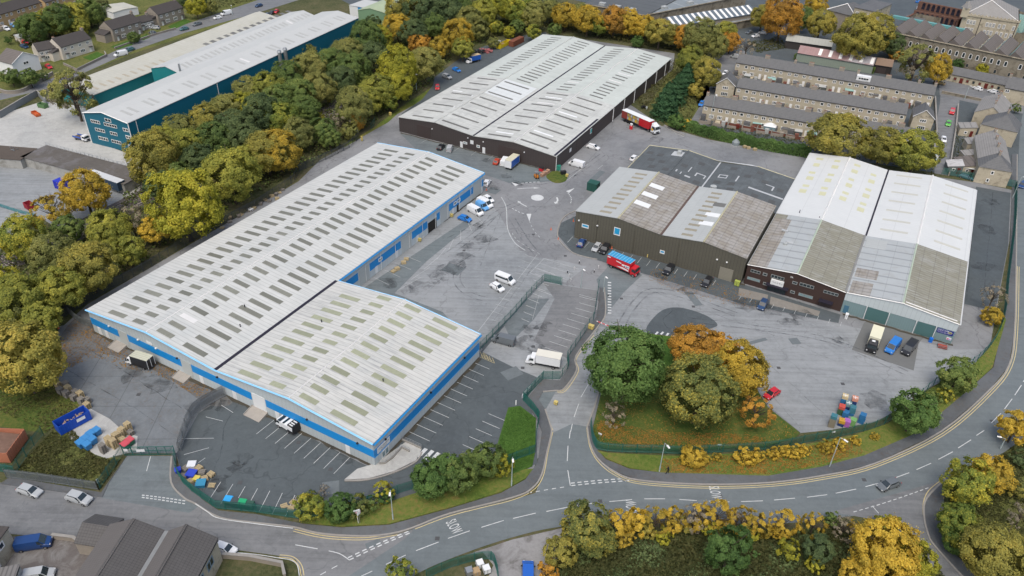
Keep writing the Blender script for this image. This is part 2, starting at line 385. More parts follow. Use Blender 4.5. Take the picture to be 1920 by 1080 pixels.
# estate road from the junction up past the barrier
sheet('estate_road', [(1000, 935), (1018, 890), (1027, 847), (1035, 810), (1032, 795), (1022, 770), (1042, 735), (1060, 730), (1084, 695), (1080, 668), (1100, 640), (1121, 616), (1137, 590), (1130, 560), (1120, 525),
    (1150, 500), (1200, 512), (1260, 540), (1215, 580), (1185, 610), (1150, 640), (1135, 680), (1120, 745), (1100, 802), (1104, 830), (1118, 862), (1150, 887), (1185, 902), (1150, 925)], .045, m_yard_old)
sheet('tarmac_patch', [(1118, 525), (1140, 500), (1205, 515), (1170, 548), (1137, 590), (1132, 560)], .048, m_mid)
sheet('estate_road', [(1002, 935), (1018, 890), (1028, 847), (1036, 812), (1072, 795), (1100, 800), (1104, 830), (1118, 862), (1150, 887), (1190, 902), (1150, 925)], .05, m_road)
sheet('tarmac_patch', [(1018, 712), (1040, 715), (1058, 728), (1042, 735), (1022, 770), (1008, 765), (985, 752)], .047, m_mid)
# main road and the lanes that join it
main_top = [(560, 1110), (640, 1060), (700, 1022), (777, 991), (842, 966), (960, 937), (1060, 912), (1197, 903), (1320, 911), (1440, 908), (1540, 895), (1640, 872), (1765, 812), (1852, 737), (1892, 687), (1903, 620), (1905, 500), (1908, 350), (1912, 250), (1922, 190)]
main_bot = [(2060, 190), (2060, 420), (2060, 640), (1985, 760), (1880, 850), (1772, 902), (1731, 935), (1600, 968), (1400, 985), (1200, 975), (1050, 988), (960, 1008), (870, 1038), (782, 1076), (700, 1130)]
sheet('main_road', catmull([np.array(p, float) for p in main_top], False, 4) + catmull([np.array(p, float) for p in main_bot], False, 4), .054, m_road)
sheet('side_lane', [(-400, 880), (0, 905), (195, 930), (367, 946), (412, 972), (480, 983), (550, 991), (600, 1003), (680, 1009), (740, 1003), (777, 993), (760, 1010), (700, 1050), (640, 1090), (560, 1130), (566, 1075), (555, 1050), (520, 1042), (432, 1030), (100, 1008), (0, 1000), (-400, 1060)], .058, m_road2)
sheet('gate_drive', [(238, 855), (322, 855), (320, 905), (345, 935), (372, 950), (355, 962), (190, 934), (205, 905)], .062, m_mid)
sheet('side_road', [(1560, 960), (1770, 900), (1735, 935), (1731, 965), (1738, 1000), (1755, 1030), (1830, 1100), (1870, 1180), (1760, 1180), (1710, 1020), (1640, 975)], .058, m_road2)
sheet('gravel_yard', [(960, 1012), (1055, 990), (1075, 1010), (1040, 1100), (900, 1120), (925, 1060), (905, 1035), (870, 1042)], .03, M('gravel', (.24, .24, .24), .95, .3, 2.0, .25, stain=(.25, .5, (.08, .075, .065), .7)))
sheet('dirt_yard', [(-100, 1000), (105, 1010), (210, 1000), (150, 1100), (-100, 1120)], .03, M('dirt', (.115, .105, .10), .9, .3, 1.5, .2, stain=(.3, .5, (.2, .2, .195), .8)))
sheet('yard', [(410, 1035), (520, 1045), (545, 1100), (400, 1120)], .03, m_scrub)
# raised grass and footways (kerb height)
sheet('footway', [(20, 895), (190, 924), (235, 860), (238, 856), (205, 905), (192, 933), (0, 908)], .16, m_pave, base=0)
sheet('footway', [(322, 853), (331, 850), (331, 880), (345, 908), (386, 942), (410, 958), (480, 965), (568, 983), (640, 990), (730, 985), (842, 955), (940, 925), (985, 900), (1008, 868), (1016, 810), (1008, 790), (985, 752), (1018, 712),
    (1050, 714), (1066, 690), (1063, 672), (1095, 625), (1118, 595), (1125, 540), (1133, 540), (1135, 590), (1119, 616), (1080, 668), (1081, 695), (1058, 729), (1040, 733), (1018, 735), (1010, 750), (1022, 768), (1031, 795), (1034, 812), (1026, 847), (1016, 890), (997, 917), (960, 934),
    (842, 964), (777, 989), (735, 1001), (680, 1006), (600, 1001), (550, 989), (480, 981), (412, 971), (366, 945), (345, 934), (321, 905)], .16, m_pave, base=0)
sheet('footway', [(1101, 800), (1108, 800), (1114, 835), (1135, 862), (1180, 880), (1240, 887), (1440, 893), (1540, 876), (1620, 855), (1720, 812), (1800, 745), (1862, 690), (1885, 590), (1892, 500), (1897, 360), (1897, 290), (1907, 290), (1905, 500), (1902, 620), (1891, 687), (1851, 736), (1764, 810), (1640, 870), (1540, 893), (1440, 906), (1320, 909), (1197, 901), (1150, 884), (1120, 860), (1106, 832)], .16, m_pave, base=0)
sheet('footway', [(1772, 899), (1790, 905), (1770, 935), (1765, 990), (1790, 1040), (1880, 1120), (1850, 1130), (1757, 1030), (1739, 1000), (1732, 965), (1737, 935)], .16, m_pave, base=0)
sheet('lawn', [(953, 765), (975, 762), (1005, 785), (1003, 850), (998, 875), (960, 890), (925, 860)], .178, m_lawn, base=0)
sheet('grass_island', [(1112, 800), (1125, 745), (1140, 690), (1155, 650), (1200, 625), (1265, 632), (1330, 655), (1400, 700), (1440, 765), (1500, 812), (1490, 822), (1435, 838), (1287, 845), (1240, 845), (1135, 842), (1114, 832)], .165, m_leafturf, base=0)
sheet('lawn', [(1210, 640), (1222, 628), (1268, 634), (1260, 665), (1262, 700), (1225, 700)], .17, m_lawn)
sheet('grass_verge', [(1118, 845), (1140, 850), (1240, 855), (1287, 856), (1435, 848), (1527, 831), (1600, 817), (1665, 795), (1740, 733), (1767, 715), (1825, 685), (1863, 640), (1880, 592), (1886, 600), (1860, 690), (1800, 745), (1720, 812), (1620, 855), (1540, 876), (1440, 893), (1240, 887), (1180, 878), (1140, 862)], .165, m_verge, base=0)
sheet('grass_verge', [(560, 965), (600, 950), (720, 945), (780, 925), (940, 880), (985, 880), (1000, 880), (985, 898), (940, 923), (842, 953), (730, 983), (640, 988), (568, 981)], .165, m_verge, base=0)
sheet('rough_grass', [(20, 892), (60, 850), (105, 800), (125, 790), (180, 858), (228, 858), (188, 918), (115, 910)], .03, m_rough, base=0)
sheet('rough_grass', [(0, 760), (0, 620), (110, 615), (100, 700), (150, 760), (110, 790), (85, 812), (0, 800)], .03, m_leafturf)
sheet('rough_grass', [(1790, 905), (1775, 935), (1768, 990), (1790, 1040), (1880, 1120), (2100, 1120), (2100, 760), (1990, 765), (1880, 855)], .08, m_rough)
sheet('planted_bed', [(1024, 331), (1040, 321), (1062, 328), (1060, 340), (1040, 343)], .17, m_leafturf, True, base=0)
sheet('grass_bank', [(700, 240), (745, 205), (800, 170), (822, 155), (835, 165), (790, 190), (745, 214), (705, 250), (680, 275), (640, 290), (620, 300), (660, 262)], .03, m_verge)
# estate-side road beyond the teal works
sheet('town_road', [(-300, 250), (0, 188), (95, 165), (150, 140), (250, 95), (345, 62), (480, 25), (560, 0), (700, -50), (640, -60), (520, -12), (400, 28), (330, 52), (240, 84), (190, 108), (130, 135), (40, 168), (0, 175), (-300, 215)], .03, m_road2)
sheet('terrace_lane', [(1330, 110), (1400, 95), (1375, 160), (1340, 200), (1318, 235), (1290, 235), (1330, 170)], .03, m_road2)
sheet('terrace_lane', [(1765, 160), (1800, 175), (1795, 240), (1780, 330), (1752, 325), (1752, 250), (1762, 195)], .03, m_road2)
sheet('mill_lane', [(1760, 150), (1890, 170), (1925, 190), (1925, 215), (1800, 188), (1762, 178)], .034, m_road2)
for q in ([(-300, 268), (0, 203), (100, 172)],):
    pass
rail = MB(); sl = MB(); bal = MB()
TR = [(-60, 520), (130, 440), (300, 355), (430, 290), (585, 222), (700, 160), (800, 90), (860, 40), (960, -40)]
P = wpts(TR, True, False)
strip(bal, P, 9, .05)
tag(bal.build('railway_ballast', m_ballast), None, None, kind='structure')
for o_ in (-2.6, -1.15, 1.15, 2.6): strip(rail, P, .09, .28, .1, off=o_)
tag(rail.build('railway_rails', M('rail_steel', (.22, .2, .18), .5, .3, metal=.5)), None, None, kind='structure')
Q = resample(P, .75)
for a, b in zip(Q[:-1], Q[1:]):
    d = (b - a) / math.hypot(*(b - a)); nn = np.array([-d[1], d[0]])
    for o_ in (-1.87, 1.87):
        c = a + nn * o_; strip(sl, [c - nn * 1.25, c + nn * 1.25], .26, .12)
tag(sl.build('railway_sleepers', M('sleeper', (.28, .26, .24), .9, .3)), None, None, kind='structure')

# kerbs
kb = MB()
for pts in ([(322, 857), (321, 905), (345, 934), (366, 945), (412, 971), (480, 981), (550, 989), (600, 1001), (680, 1006), (735, 1001), (777, 989), (842, 964), (960, 934), (997, 917), (1016, 890), (1026, 847), (1034, 812), (1031, 795), (1022, 768)],
            [(1018, 735), (1040, 733), (1058, 729), (1081, 695), (1080, 668), (1119, 616), (1135, 590), (1133, 540)],
            [(1101, 800), (1106, 832), (1120, 860), (1150, 884), (1197, 901), (1320, 909), (1440, 906), (1540, 893), (1640, 870), (1764, 810), (1851, 736), (1891, 687), (1902, 620), (1905, 500), (1907, 290)],
            [(1772, 899), (1737, 935), (1732, 965), (1739, 1000), (1757, 1030), (1850, 1130)],
            [(1101, 800), (1120, 745), (1134, 680)], [(1046, 430), (1052, 415), (1065, 402), (1100, 388)], [(1046, 430), (1048, 450), (1075, 475), (1120, 487)],
            [(646, 902), (690, 900), (740, 886), (780, 866), (791, 848)]):
    strip(kb, wpts(pts, True, False, 4), .3, .19, 0)
tag(kb.build('kerb', m_kerb), None, None, kind='structure')
# corner paving beside the office entrance
sheet('footway', [(646, 900), (670, 880), (704, 870), (760, 830), (791, 842), (780, 864), (740, 884), (690, 898)], .17, m_conc, base=0)
# ---------------------------------------------------------------- painted markings
mk = MB()
for r_, s_ in ((1, [(975, 995, 1123, 925), (1200, 892, 1370, 827), (1440, 800, 1603, 743), (1690, 717, 1858, 665), (790, 1083, 872, 1045), (295, 848, 462, 878)]),
               (2, [(8, 650, 178, 610), (258, 598, 418, 566), (482, 553, 652, 530), (730, 524, 900, 508), (992, 503, 1148, 503), (1255, 508, 1385, 516), (1475, 520, 1630, 526), (1717, 524, 1882, 518)]),
               (3, [(45, 512, 202, 498), (292, 491, 443, 472), (507, 461, 660, 430), (730, 412, 830, 385), (960, 343, 1058, 307), (1113, 284, 1222, 236), (1277, 207, 1385, 150), (1425, 122, 1522, 60), (1562, 28, 1620, -10)])):
    for s in s_: mline(mk, t(r_, 3, *s), .14)
for s in [(1675, 1013, 1745, 942), (1772, 910, 1830, 833), (1850, 805, 1900, 730), (1913, 706, 1940, 665)]: mline(mk, t(3, 2, *s), .14)
mdash(mk, t(1, 3, 690, 945, 940, 830, 1190, 728), .9, .55, .22)
mdash(mk, t(1, 3, 700, 962, 950, 845, 1195, 742), .9, .55, .22)
mdash(mk, t(1, 3, 482, 1074, 580, 1020, 690, 965), 1.2, 1.0, .14)
mline(mk, t(1, 3, 545, 893, 620, 912, 670, 940, 700, 962), .14, smooth=True)
mdash(mk, t(2, 3, 440, 386, 640, 366, 860, 350), .75, .6, .22)
mdash(mk, t(2, 3, 445, 404, 640, 384, 885, 366), .75, .6, .22)
mdash(mk, t(2, 3, 118, 460, 280, 432, 432, 408), .8, .8, .14)
for s in [(437, -8, 430, 50), (420, 105, 414, 220), (418, 288, 437, 405)]: mline(mk, t(2, 3, *s), .14)
for s in [(440, 1080, 452, 1020), (465, 970, 500, 870), (517, 820, 572, 725)]: mline(mk, t(2, 2, *s), .12)
mdash(mk, t(0, 3, 1065, 475, 1230, 495, 1410, 522), .5, .4, .2); mdash(mk, t(0, 3, 1065, 492, 1230, 515, 1400, 543), .5, .4, .2)
mline(mk, t(0, 3, 1130, 185, 1100, 295), .12)
mdash(mk, t(3, 3, 640, 602, 900, 525, 1230, 410), .8, .6, .14)
mline(mk, t(3, 3, 780, 555, 830, 612), .12)
mline(mk, t(0, 3, 1470, 540, 1560, 600, 1650, 650, 1920, 690) + [t(1, 3, 280, 724)], .16, smooth=True, off=-.1, z=.2)
mline(mk, t(0, 3, 1735, 903, 1920, 920) + t(1, 3, 180, 948, 262, 962, 310, 1000, 325, 1080), .14, smooth=True)
def bays(a0, a1, b0, b1, n, w=.09, mb=mk):
    A0, A1, B0, B1 = (G(*p) for p in (a0, a1, b0, b1))
    for i in range(n):
        k = i / (n - 1); p = A0 + (B0 - A0) * k; q = A1 + (B1 - A1) * k; strip(mb, [p, q], w, .075)
bays(*t(1, 2, 1645, 565, 1750, 610), (767.5, 810), (805.7, 827.5), 11)
bays((916, 776), (951, 791), (867.5, 834), (892.5, 845), 5)
bays((481, 814), (514, 788), *t(1, 3, 583, 315, 705, 190), 9)
bays((390, 941), (414, 904), (535, 969), (553, 929), 7)
bays((340, 823), (401, 822), (345, 853), (392, 840), 2); bays((365, 873), (385, 859), (352, 885), (370, 868), 2)
bays((386, 782), (418, 790), (415, 760), (437, 774), 2)
bays(*t(2, 2, 505, 112, 632, 148, 247, 447, 383, 492), 9); mline(mk, t(2, 2, 505, 65, 645, 100, 635, 165), .1)
bays(*t(2, 1, 505, 1130, 632, 1165), *t(2, 2, 190, 15, 298, 55), 2)
bays((1007, 503), (1040, 515), (978, 598), (992, 604), 9, .09)
fm = MB()
bays((985, 478), (1010, 487), (912, 596), (935, 604), 11, .09, fm)
mline(fm, [(1007, 478), (896, 622)], .1); mline(fm, [(1020, 485), (994, 512)], .1)
bays((1020, 485), (1085, 505), (994, 512), (1050, 535), 4, .1, fm)
bays((1064, 455), (1074, 444), (1336, 535), (1342, 526), 17, .1, fm)
bays((1385, 562), (1390, 555), (1575, 612), (1578, 604), 10, .09, fm)
bays((745, 545), (790, 520), (905, 418), (890, 402), 8, .09, fm)
bays((700, 520), (730, 535), (760, 480), (790, 492), 4, .09, fm)
bays((790, 268), (800, 262), (915, 300), (925, 292), 5, .1, fm)
mline(fm, [(940, 370), (948, 385), (950, 400), (952, 430), (965, 455), (985, 470)], .25, smooth=True)
mline(fm, [(1100, 388), (1130, 350), (1145, 330)], .12); mline(fm, [(1038, 343), (1062, 338), (1080, 325), (1102, 308)], .15, smooth=True)
mline(fm, [(1120, 318), (1130, 310)], .12)
mline(fm, [(998, 600), (1011, 553)], .06)
# mini roundabout
rc = G(1007.5, 371); n_ = 24; R_ = 1.9
disc = [(rc[0] + R_ * math.cos(i * math.tau / n_), rc[1] + R_ * math.sin(i * math.tau / n_), .076) for i in range(n_)]
mk.add(disc, [tuple(range(n_))])
def arrow(pts, w):
    P = wpts(pts, True, False); strip(mk, P[:-3], w, .075); a = P[-4]; b = P[-1]; d = (b - a); nn = np.array([-d[1], d[0]]) / math.hypot(*d) * w * 1.6
    mk.add([(*(a + nn), .075), (*b, .075), (*(a - nn), .075)], [(0, 1, 2)])
arrow(t(2, 1, 110, 470, 75, 452, 42, 428), .35); arrow(t(2, 1, 336, 402, 342, 425, 322, 450), .5); arrow(t(2, 1, 40, 338, 110, 332, 210, 331), .25)
for tri in (t(2, 1, 108, 525, 145, 525, 131, 582), t(2, 1, 405, 355, 428, 368, 470, 332), t(2, 1, -5, 288, 25, 318, 50, 305)):
    mk.add([(*G(*p), .075) for p in tri], [(0, 1, 2)])
mdash(mk, t(2, 1, 420, 368, 445, 410, 436, 455), .7, .5, .3); mdash(mk, t(2, 1, 70, 296, 150, 288, 235, 286), .8, .5, .3); mdash(mk, t(2, 1, 0, 484, 60, 515, 105, 525), .8, .5, .25)
mdash(fm, t(2, 1, 131, 582, 170, 660, 230, 720), 1.2, .9, .15); mdash(fm, t(2, 1, 0, 670, 60, 740, 250, 850), 1.2, .9, .15)
# ladder marking beside the estate road, zebra blocks, yellow hatch
for i in range(12):
    a = G(1139.5, 530 + i * 5.2); strip(mk, [a - np.array([.0, 0]), a + np.array([.85, -.05])], .45, .078)
for p in ((1229, 627.5), (1239, 627.5), (1249, 630), (1258, 633), (1270, 637)):
    a = G(*p); strip(mk, [a, a + np.array([.7, 1.0])], .45, .078)
for p in t(1, 3, 1215, 190, 1265, 205, 1310, 222): a = G(*p); strip(mk, [a, a + np.array([1.3, 2.2])], .75, .078)
slw = []
m1 = mk.build('road_markings', m_white); tag(m1, None, None, kind='structure')
m2 = fm.build('road_markings', m_faint); tag(m2, None, None, kind='structure')
ye = MB()
for pts in ([(1102, 802), (1108, 838), (1123, 865), (1152, 889), (1199, 906), (1320, 914), (1440, 911), (1540, 898), (1640, 875), (1768, 815), (1855, 740), (1895, 687), (1906, 620), (1909, 500)],
            t(1, 3, 1190, 722, 1450, 625, 1700, 560, 1920, 505) + t(2, 3, 150, 435, 225, 330, 262, 150, 298, 0),
            t(2, 2, 298, 1070, 245, 925), t(2, 2, 340, 782, 400, 765, 490, 625, 478, 525, 610, 350), t(1, 3, 285, 738, 460, 780, 640, 800, 850, 800, 1060, 765),
            t(1, 3, 175, 932, 270, 945, 330, 1000, 350, 1080), t(3, 3, 1320, 358, 1210, 450, 1172, 560, 1190, 700, 1265, 870, 1490, 1080)):
    for o_ in (-.22, .22): mline(ye, pts, .14, smooth=True, off=o_)
for i in range(5):
    mline(ye, t(1, 2, 1682 + i * 22, 480 + i * 11, 1660 + i * 22 + 40, 525 + i * 9), .08); mline(ye, t(1, 2, 1682 + i * 5, 520 - i * 9, 1790 - i * 17, 566 - i * 17), .08)
tag(ye.build('road_markings', m_yel), None, None, kind='structure')
def ground_text(txt, p, pr, length, width, mat=m_white):
    """letters painted on the road: p first letter, pr reading direction"""
    cu = bpy.data.curves.new('text', 'FONT'); cu.body = txt; cu.align_x = 'CENTER'; cu.align_y = 'CENTER'; cu.size = 1; cu.offset = .004; cu.space_character = 1.15
    o = bpy.data.objects.new('tmp', cu); COL.objects.link(o); bpy.context.view_layer.update()
    me = bpy.data.meshes.new_from_object(o.evaluated_get(bpy.context.evaluated_depsgraph_get())); bpy.data.objects.remove(o)
    co = np.array([v.co[:] for v in me.vertices]); mn, mx = co.min(0), co.max(0)
    a = G(*p); d = G(*pr) - a; L = math.hypot(*d); d /= L; upv = np.array([-d[1], d[0]])
    for v in me.vertices:
        x = (v.co.x - (mn[0] + mx[0]) / 2) / (mx[0] - mn[0]) * width; y = (v.co.y - (mn[1] + mx[1]) / 2) / (mx[1] - mn[1]) * length
        q = (G(*p) + G(*pr)) / 2 + d * x + upv * y; v.co = (q[0], q[1], .08)
    me.materials.clear(); me.materials.append(mat)
    o = bpy.data.objects.new('road_marking_lettering', me); COL.objects.link(o); o['kind'] = 'structure'
ground_text('SLOW', t(1, 3, 1462, 672), t(1, 3, 1512, 750), 1.9, 2.9)
ground_text('SLOW', t(2, 3, 1515, 418), t(2, 3, 1535, 492), 1.9, 2.8)
ground_text('SLOW', t(2, 3, 893, 600), t(2, 3, 893, 530), 1.9, 2.8)

def worn_mark(name, col):
    m, n, b = new_mat(name); tc = nd(n, 'ShaderNodeTexCoord').outputs['Object']; f = noise(n, tc, .35, 6, .75, .5); b.inputs['Base Color'].default_value = (*col, 1); b.inputs['Roughness'].default_value = .8
    n.links.new(mth(n, 'MULTIPLY', ramp(n, f, [(.42, 0.0), (.68, 1.0)]), .55), b.inputs['Alpha']); return m
# dirt gathered along wall feet, tyre marks, patches, drain covers
m_dirt2 = M('wall_foot_dirt', (.06, .055, .042), .95, .4, 1.2, .3)
dm = MB()
for A, B, w in ((F_a, F_b, w_) for F_a, F_b, w_ in (((704, 876), (900, 672), .9), ((176, 622), (704, 876), .9), ((1075, 444), (1400, 535), .8), ((660, 540), (904, 362), .7), ((750, 249), (1041, 323), .6), ((1578, 589), (1786, 648), .7))):
    P = wpts([A, B], False, False); Q = resample(P, 1.1); Q = [q + np.array([random.uniform(-.25, .25), random.uniform(-.25, .25)]) for q in Q]; strip(dm, Q, w, .058)
tag(dm.build('wall_foot_dirt', m_dirt2), None, None, kind='structure')
tm = MB()
def arc(c, r, a0, a1, w=.22):
    q = G(*c); n = 40
    for rr in (r, r + 1.7): strip(tm, [q + rr * np.array([math.cos(a0 + (a1 - a0) * i / n), math.sin(a0 + (a1 - a0) * i / n)]) for i in range(n + 1)], w, .062)
arc((930, 520), 9, 2.6, 4.6, .3)
for pts in ([(840, 450), (900, 420), (940, 395), (975, 380)], [(835, 480), (890, 440), (925, 405)], [(1290, 600), (1420, 615), (1560, 640), (1700, 700)], [(1150, 640), (1190, 570), (1240, 545), (1380, 590)], [(960, 340), (1000, 345), (1070, 330), (1130, 290)], [(1010, 480), (985, 450), (960, 410)]):
    P = wpts(pts, True, False)
    for o_ in (-.85, .85): strip(tm, P, .38, .062, off=o_)
tag(tm.build('tyre_marks', worn_mark('tyre_rubbed_tarmac', (.10, .11, .118))), None, None, kind='structure')
pm = MB()
for p, w, d_, a_ in (((850, 505), 5, 4, -.5), ((905, 345), 3, 3.5, -.5), ((925, 358), 3.5, 3.5, -.5), ((1300, 560), 2, 6, .3), ((1490, 640), 2.2, 2.2, .2), ((1420, 640), 5, 1, .4), ((960, 700), 4, 3, .6), ((620, 915), 3, 3, .2), ((1120, 330), 2, 8, -.5), ((1150, 880), 0.1, .1, 0), ((700, 1020), 2.5, 1.2, .5), ((1500, 925), 3, 1.2, 0)):
    q = G(*p); c, s_ = math.cos(a_), math.sin(a_); pm.add([(q[0] + c * x - s_ * y, q[1] + s_ * x + c * y, .064) for x, y in ((-w / 2, -d_ / 2), (w / 2, -d_ / 2), (w / 2, d_ / 2), (-w / 2, d_ / 2))], [(0, 1, 2, 3)])
tag(pm.build('tarmac_patch', M('repair_tarmac', (.13, .15, .158), .9, .3, 1.2, .3)), None, None, kind='structure')
dc = MB()
for p in ((1165, 560), (1300, 575), (870, 470), (560, 830), (620, 880), (980, 690), (1460, 690), (1580, 720), (1125, 940), (820, 1010), (1350, 930), (1620, 900), (1860, 790), (1000, 650), (1060, 480), (450, 905), (260, 740), (1000, 440)):
    q = G(*p); dc.box(q[0] - .38, q[0] + .38, q[1] - .38, q[1] + .38, .05, .072)
tag(dc.build('drain_covers', M('drain_iron', (.07, .072, .075), .7, .2, 3)), None, None, kind='structure')

cm = MB()
for pts in ([(1395, 690), (1440, 735), (1505, 808)], [(1415, 660), (1500, 735), (1560, 790)], [(1300, 575), (1440, 625), (1620, 700)], [(1640, 700), (1700, 740)], [(1180, 530), (1260, 560), (1380, 590)], [(920, 610), (1000, 500)], [(760, 590), (850, 500), (960, 430)], [(1830, 355), (1812, 570)], [(1862, 360), (1842, 575)], [(1490, 600), (1570, 625), (1600, 660)], [(1000, 400), (1060, 350), (1150, 250)], [(120, 690), (260, 770), (330, 820)], [(160, 650), (300, 740), (350, 770)], [(455, 745), (420, 800), (415, 850), (380, 930)], [(900, 690), (840, 780), (790, 850)], [(940, 400), (900, 500)], [(1270, 640), (1240, 600), (1265, 580)]):
    P = wpts(pts, False, False); Q = resample(P, 1.5); Q = [q + np.array([random.uniform(-.12, .12), random.uniform(-.12, .12)]) for q in Q]; strip(cm, Q, .16, .063)
tag(cm.build('tarmac_joints', worn_mark('joint_line', (.025, .027, .03))), None, None, kind='structure')
# dirty oil and water stains worn into the yards
om = MB()
for i, (x, y, r_) in enumerate([(880, 462, 2.5), (905, 448, 3), (870, 480, 2), (895, 425, 2), (850, 500, 3.5), (820, 520, 3), (1000, 620, 2.5), (990, 640, 3), (1005, 655, 2), (1015, 610, 2), (410, 905, 2), (455, 862, 1.8), (445, 875, 1.5), (930, 350, 2), (975, 345, 2.2), (950, 330, 1.8), (915, 300, 2), (860, 262, 2.5), (1480, 605, 2), (1440, 580, 3), (1400, 572, 3), (1500, 590, 2.5), (1578, 640, 1.5), (1200, 235, 4), (1190, 225, 3), (1230, 262, 3), (300, 720, 3), (250, 700, 3), (380, 760, 2.5), (420, 760, 2), (1240, 520, 2), (1290, 545, 2), (780, 540, 3), (730, 530, 2.5), (1850, 430, 3), (1860, 380, 2.5), (1845, 500, 2.5), (650, 855, 2), (630, 830, 2), (1790, 680, 2), (1640, 750, 3), (870, 190, 2), (905, 150, 2), (940, 120, 2)]):
    q = G(x, y); rr_ = random.Random(i); n_ = 14; a0 = rr_.random() * 3
    om.add([(q[0] + r_ * (1.3 if abs(math.cos(a - a0)) > .5 else .7) * (.7 + .5 * rr_.random()) * math.cos(a), q[1] + r_ * (.7 + .5 * rr_.random()) * math.sin(a), .066 + i * .0002) for a in [k * math.tau / n_ for k in range(n_)]], [tuple(range(n_))])
tag(om.build('yard_stains', worn_mark('oil_stain', (.03, .033, .036))), None, None, kind='structure')
# ---------------------------------------------------------------- buildings
def prof_z(prof, u):
    for (a, za), (b, zb) in zip(prof[:-1], prof[1:]):
        if a - 1e-6 <= u <= b + 1e-6: return za + (zb - za) * (u - a) / (b - a)
    return prof[-1][1] if u > prof[-1][0] else prof[0][1]
def shell(root, prof, v0, v1, wall, name='wall', z0=0):
    n = len(prof); mb = MB()
    F = [(u, v0, z - .06) for u, z in prof] + [(prof[-1][0], v0, z0), (prof[0][0], v0, z0)]
    Bk = [(u, v1, z) for u, _, z in F]; m_ = len(F)
    mb.add(F + Bk, [tuple(range(m_))[::-1], tuple(range(m_, 2 * m_)), (m_ - 1, 0, m_, 2 * m_ - 1), (n - 1, n, m_ + n, m_ + n - 1)])
    return mb.build(name, wall, root)
def roof(root, prof, v0, v1, mat, ov=.25, th=.14, name='roof', ends=None):
    mb = MB(); P = list(prof)
    for (a, za), (b, zb) in zip(P[:-1], P[1:]):
        s = (zb - za) / (b - a); a2 = a - (ov if a == P[0][0] else 0); b2 = b + (ov if b == P[-1][0] else 0)
        za2 = za + s * (a2 - a); zb2 = zb + s * (b2 - b); y0 = v0 - ov; y1 = v1 + ov
        mb.hexa([(a2, y0, za2 - .04), (b2, y0, zb2 - .04), (b2, y1, zb2 - .04), (a2, y1, za2 - .04), (a2, y0, za2 + th), (b2, y0, zb2 + th), (b2, y1, zb2 + th), (a2, y1, za2 + th)])
    return mb.build(name, mat, root)
def onroof(prof, u0, u1, v0, v1, h=.03, th=.14, mb=None):
    mb = mb or MB(); z0 = prof_z(prof, u0) + th; z1 = prof_z(prof, u1) + th
    return mb.hexa([(u0, v0, z0 - .02), (u1, v0, z1 - .02), (u1, v1, z1 - .02), (u0, v1, z0 - .02), (u0, v0, z0 + h), (u1, v0, z1 + h), (u1, v1, z1 + h), (u0, v1, z0 + h)])
def lights(root, prof, specs, mat, name='rooflight', limit=100):
    L = []
    for (u0, u1, vs, w, mt) in specs:
        for v in vs: L.append((v + random.uniform(-.09, .09), u0 + random.uniform(-.12, .12), u1 + random.uniform(-.2, .12), w, mt if random.random() > .012 else m_ridge))
    L.sort(key=lambda q: q[0] - q[1] * .4)
    for (v, u0, u1, w, mt) in L[:limit]: onroof(prof, u0, u1, v, v + w, .035).build(name, mt or mat, root)
    if len(L) > limit:
        mb = MB()
        for (v, u0, u1, w, mt) in L[limit:]: onroof(prof, u0, u1, v, v + w, .035, mb=mb)
        mb.build(name, mat, root)['kind'] = 'stuff'
def panel(root, name, mat, side, at_, a0, a1, z0, z1, proud=.04, th=None):
    """flat piece on a wall: side 'v' = front wall plane v=at_, side 'u' = right wall plane u=at_"""
    mb = MB()
    if side == 'v': mb.box(a0, a1, at_ - proud, at_ - .003 if proud > 0 else at_ - proud, z0, z1)
    else: mb.box(at_ + .003, at_ + proud, a0, a1, z0, z1)
    return mb.build(name, mat, root)
def capstrip(root, name, mat, pts, r):
    mb = MB()
    for a, b in zip(pts[:-1], pts[1:]): mb.tube(a, b, r, 4)
    return mb.build(name, mat, root)
def window(root, mframe, mpane, side, at_, a0, a1, z0, z1, bars=0, name='window'):
    """frame with its pane"""
    f = MB(); w = .18 if a1 - a0 < 2.3 else .12; A = []
    if side == 'v':
        B = lambda x0, x1, y0, y1, o: (x0, x1, at_ - o, at_ + .02, y0, y1)
    else:
        B = lambda x0, x1, y0, y1, o: (at_ - .02, at_ + o, x0, x1, y0, y1)
    f.box(*B(a0, a1, z0, z0 + w, .07)); f.box(*B(a0, a1, z1 - w, z1, .07)); f.box(*B(a0, a0 + w, z0 + w, z1 - w, .07)); f.box(*B(a1 - w, a1, z0 + w, z1 - w, .07))
    for i in range(bars):
        x = a0 + (a1 - a0) * (i + 1) / (bars + 1); f.box(*B(x - w / 2, x + w / 2, z0 + w, z1 - w, .06))
    fo = f.build(name, mframe, root); p = MB(); p.box(*B(a0 + w, a1 - w, z0 + w, z1 - w, .03)); p.build('pane', mpane, fo); return fo
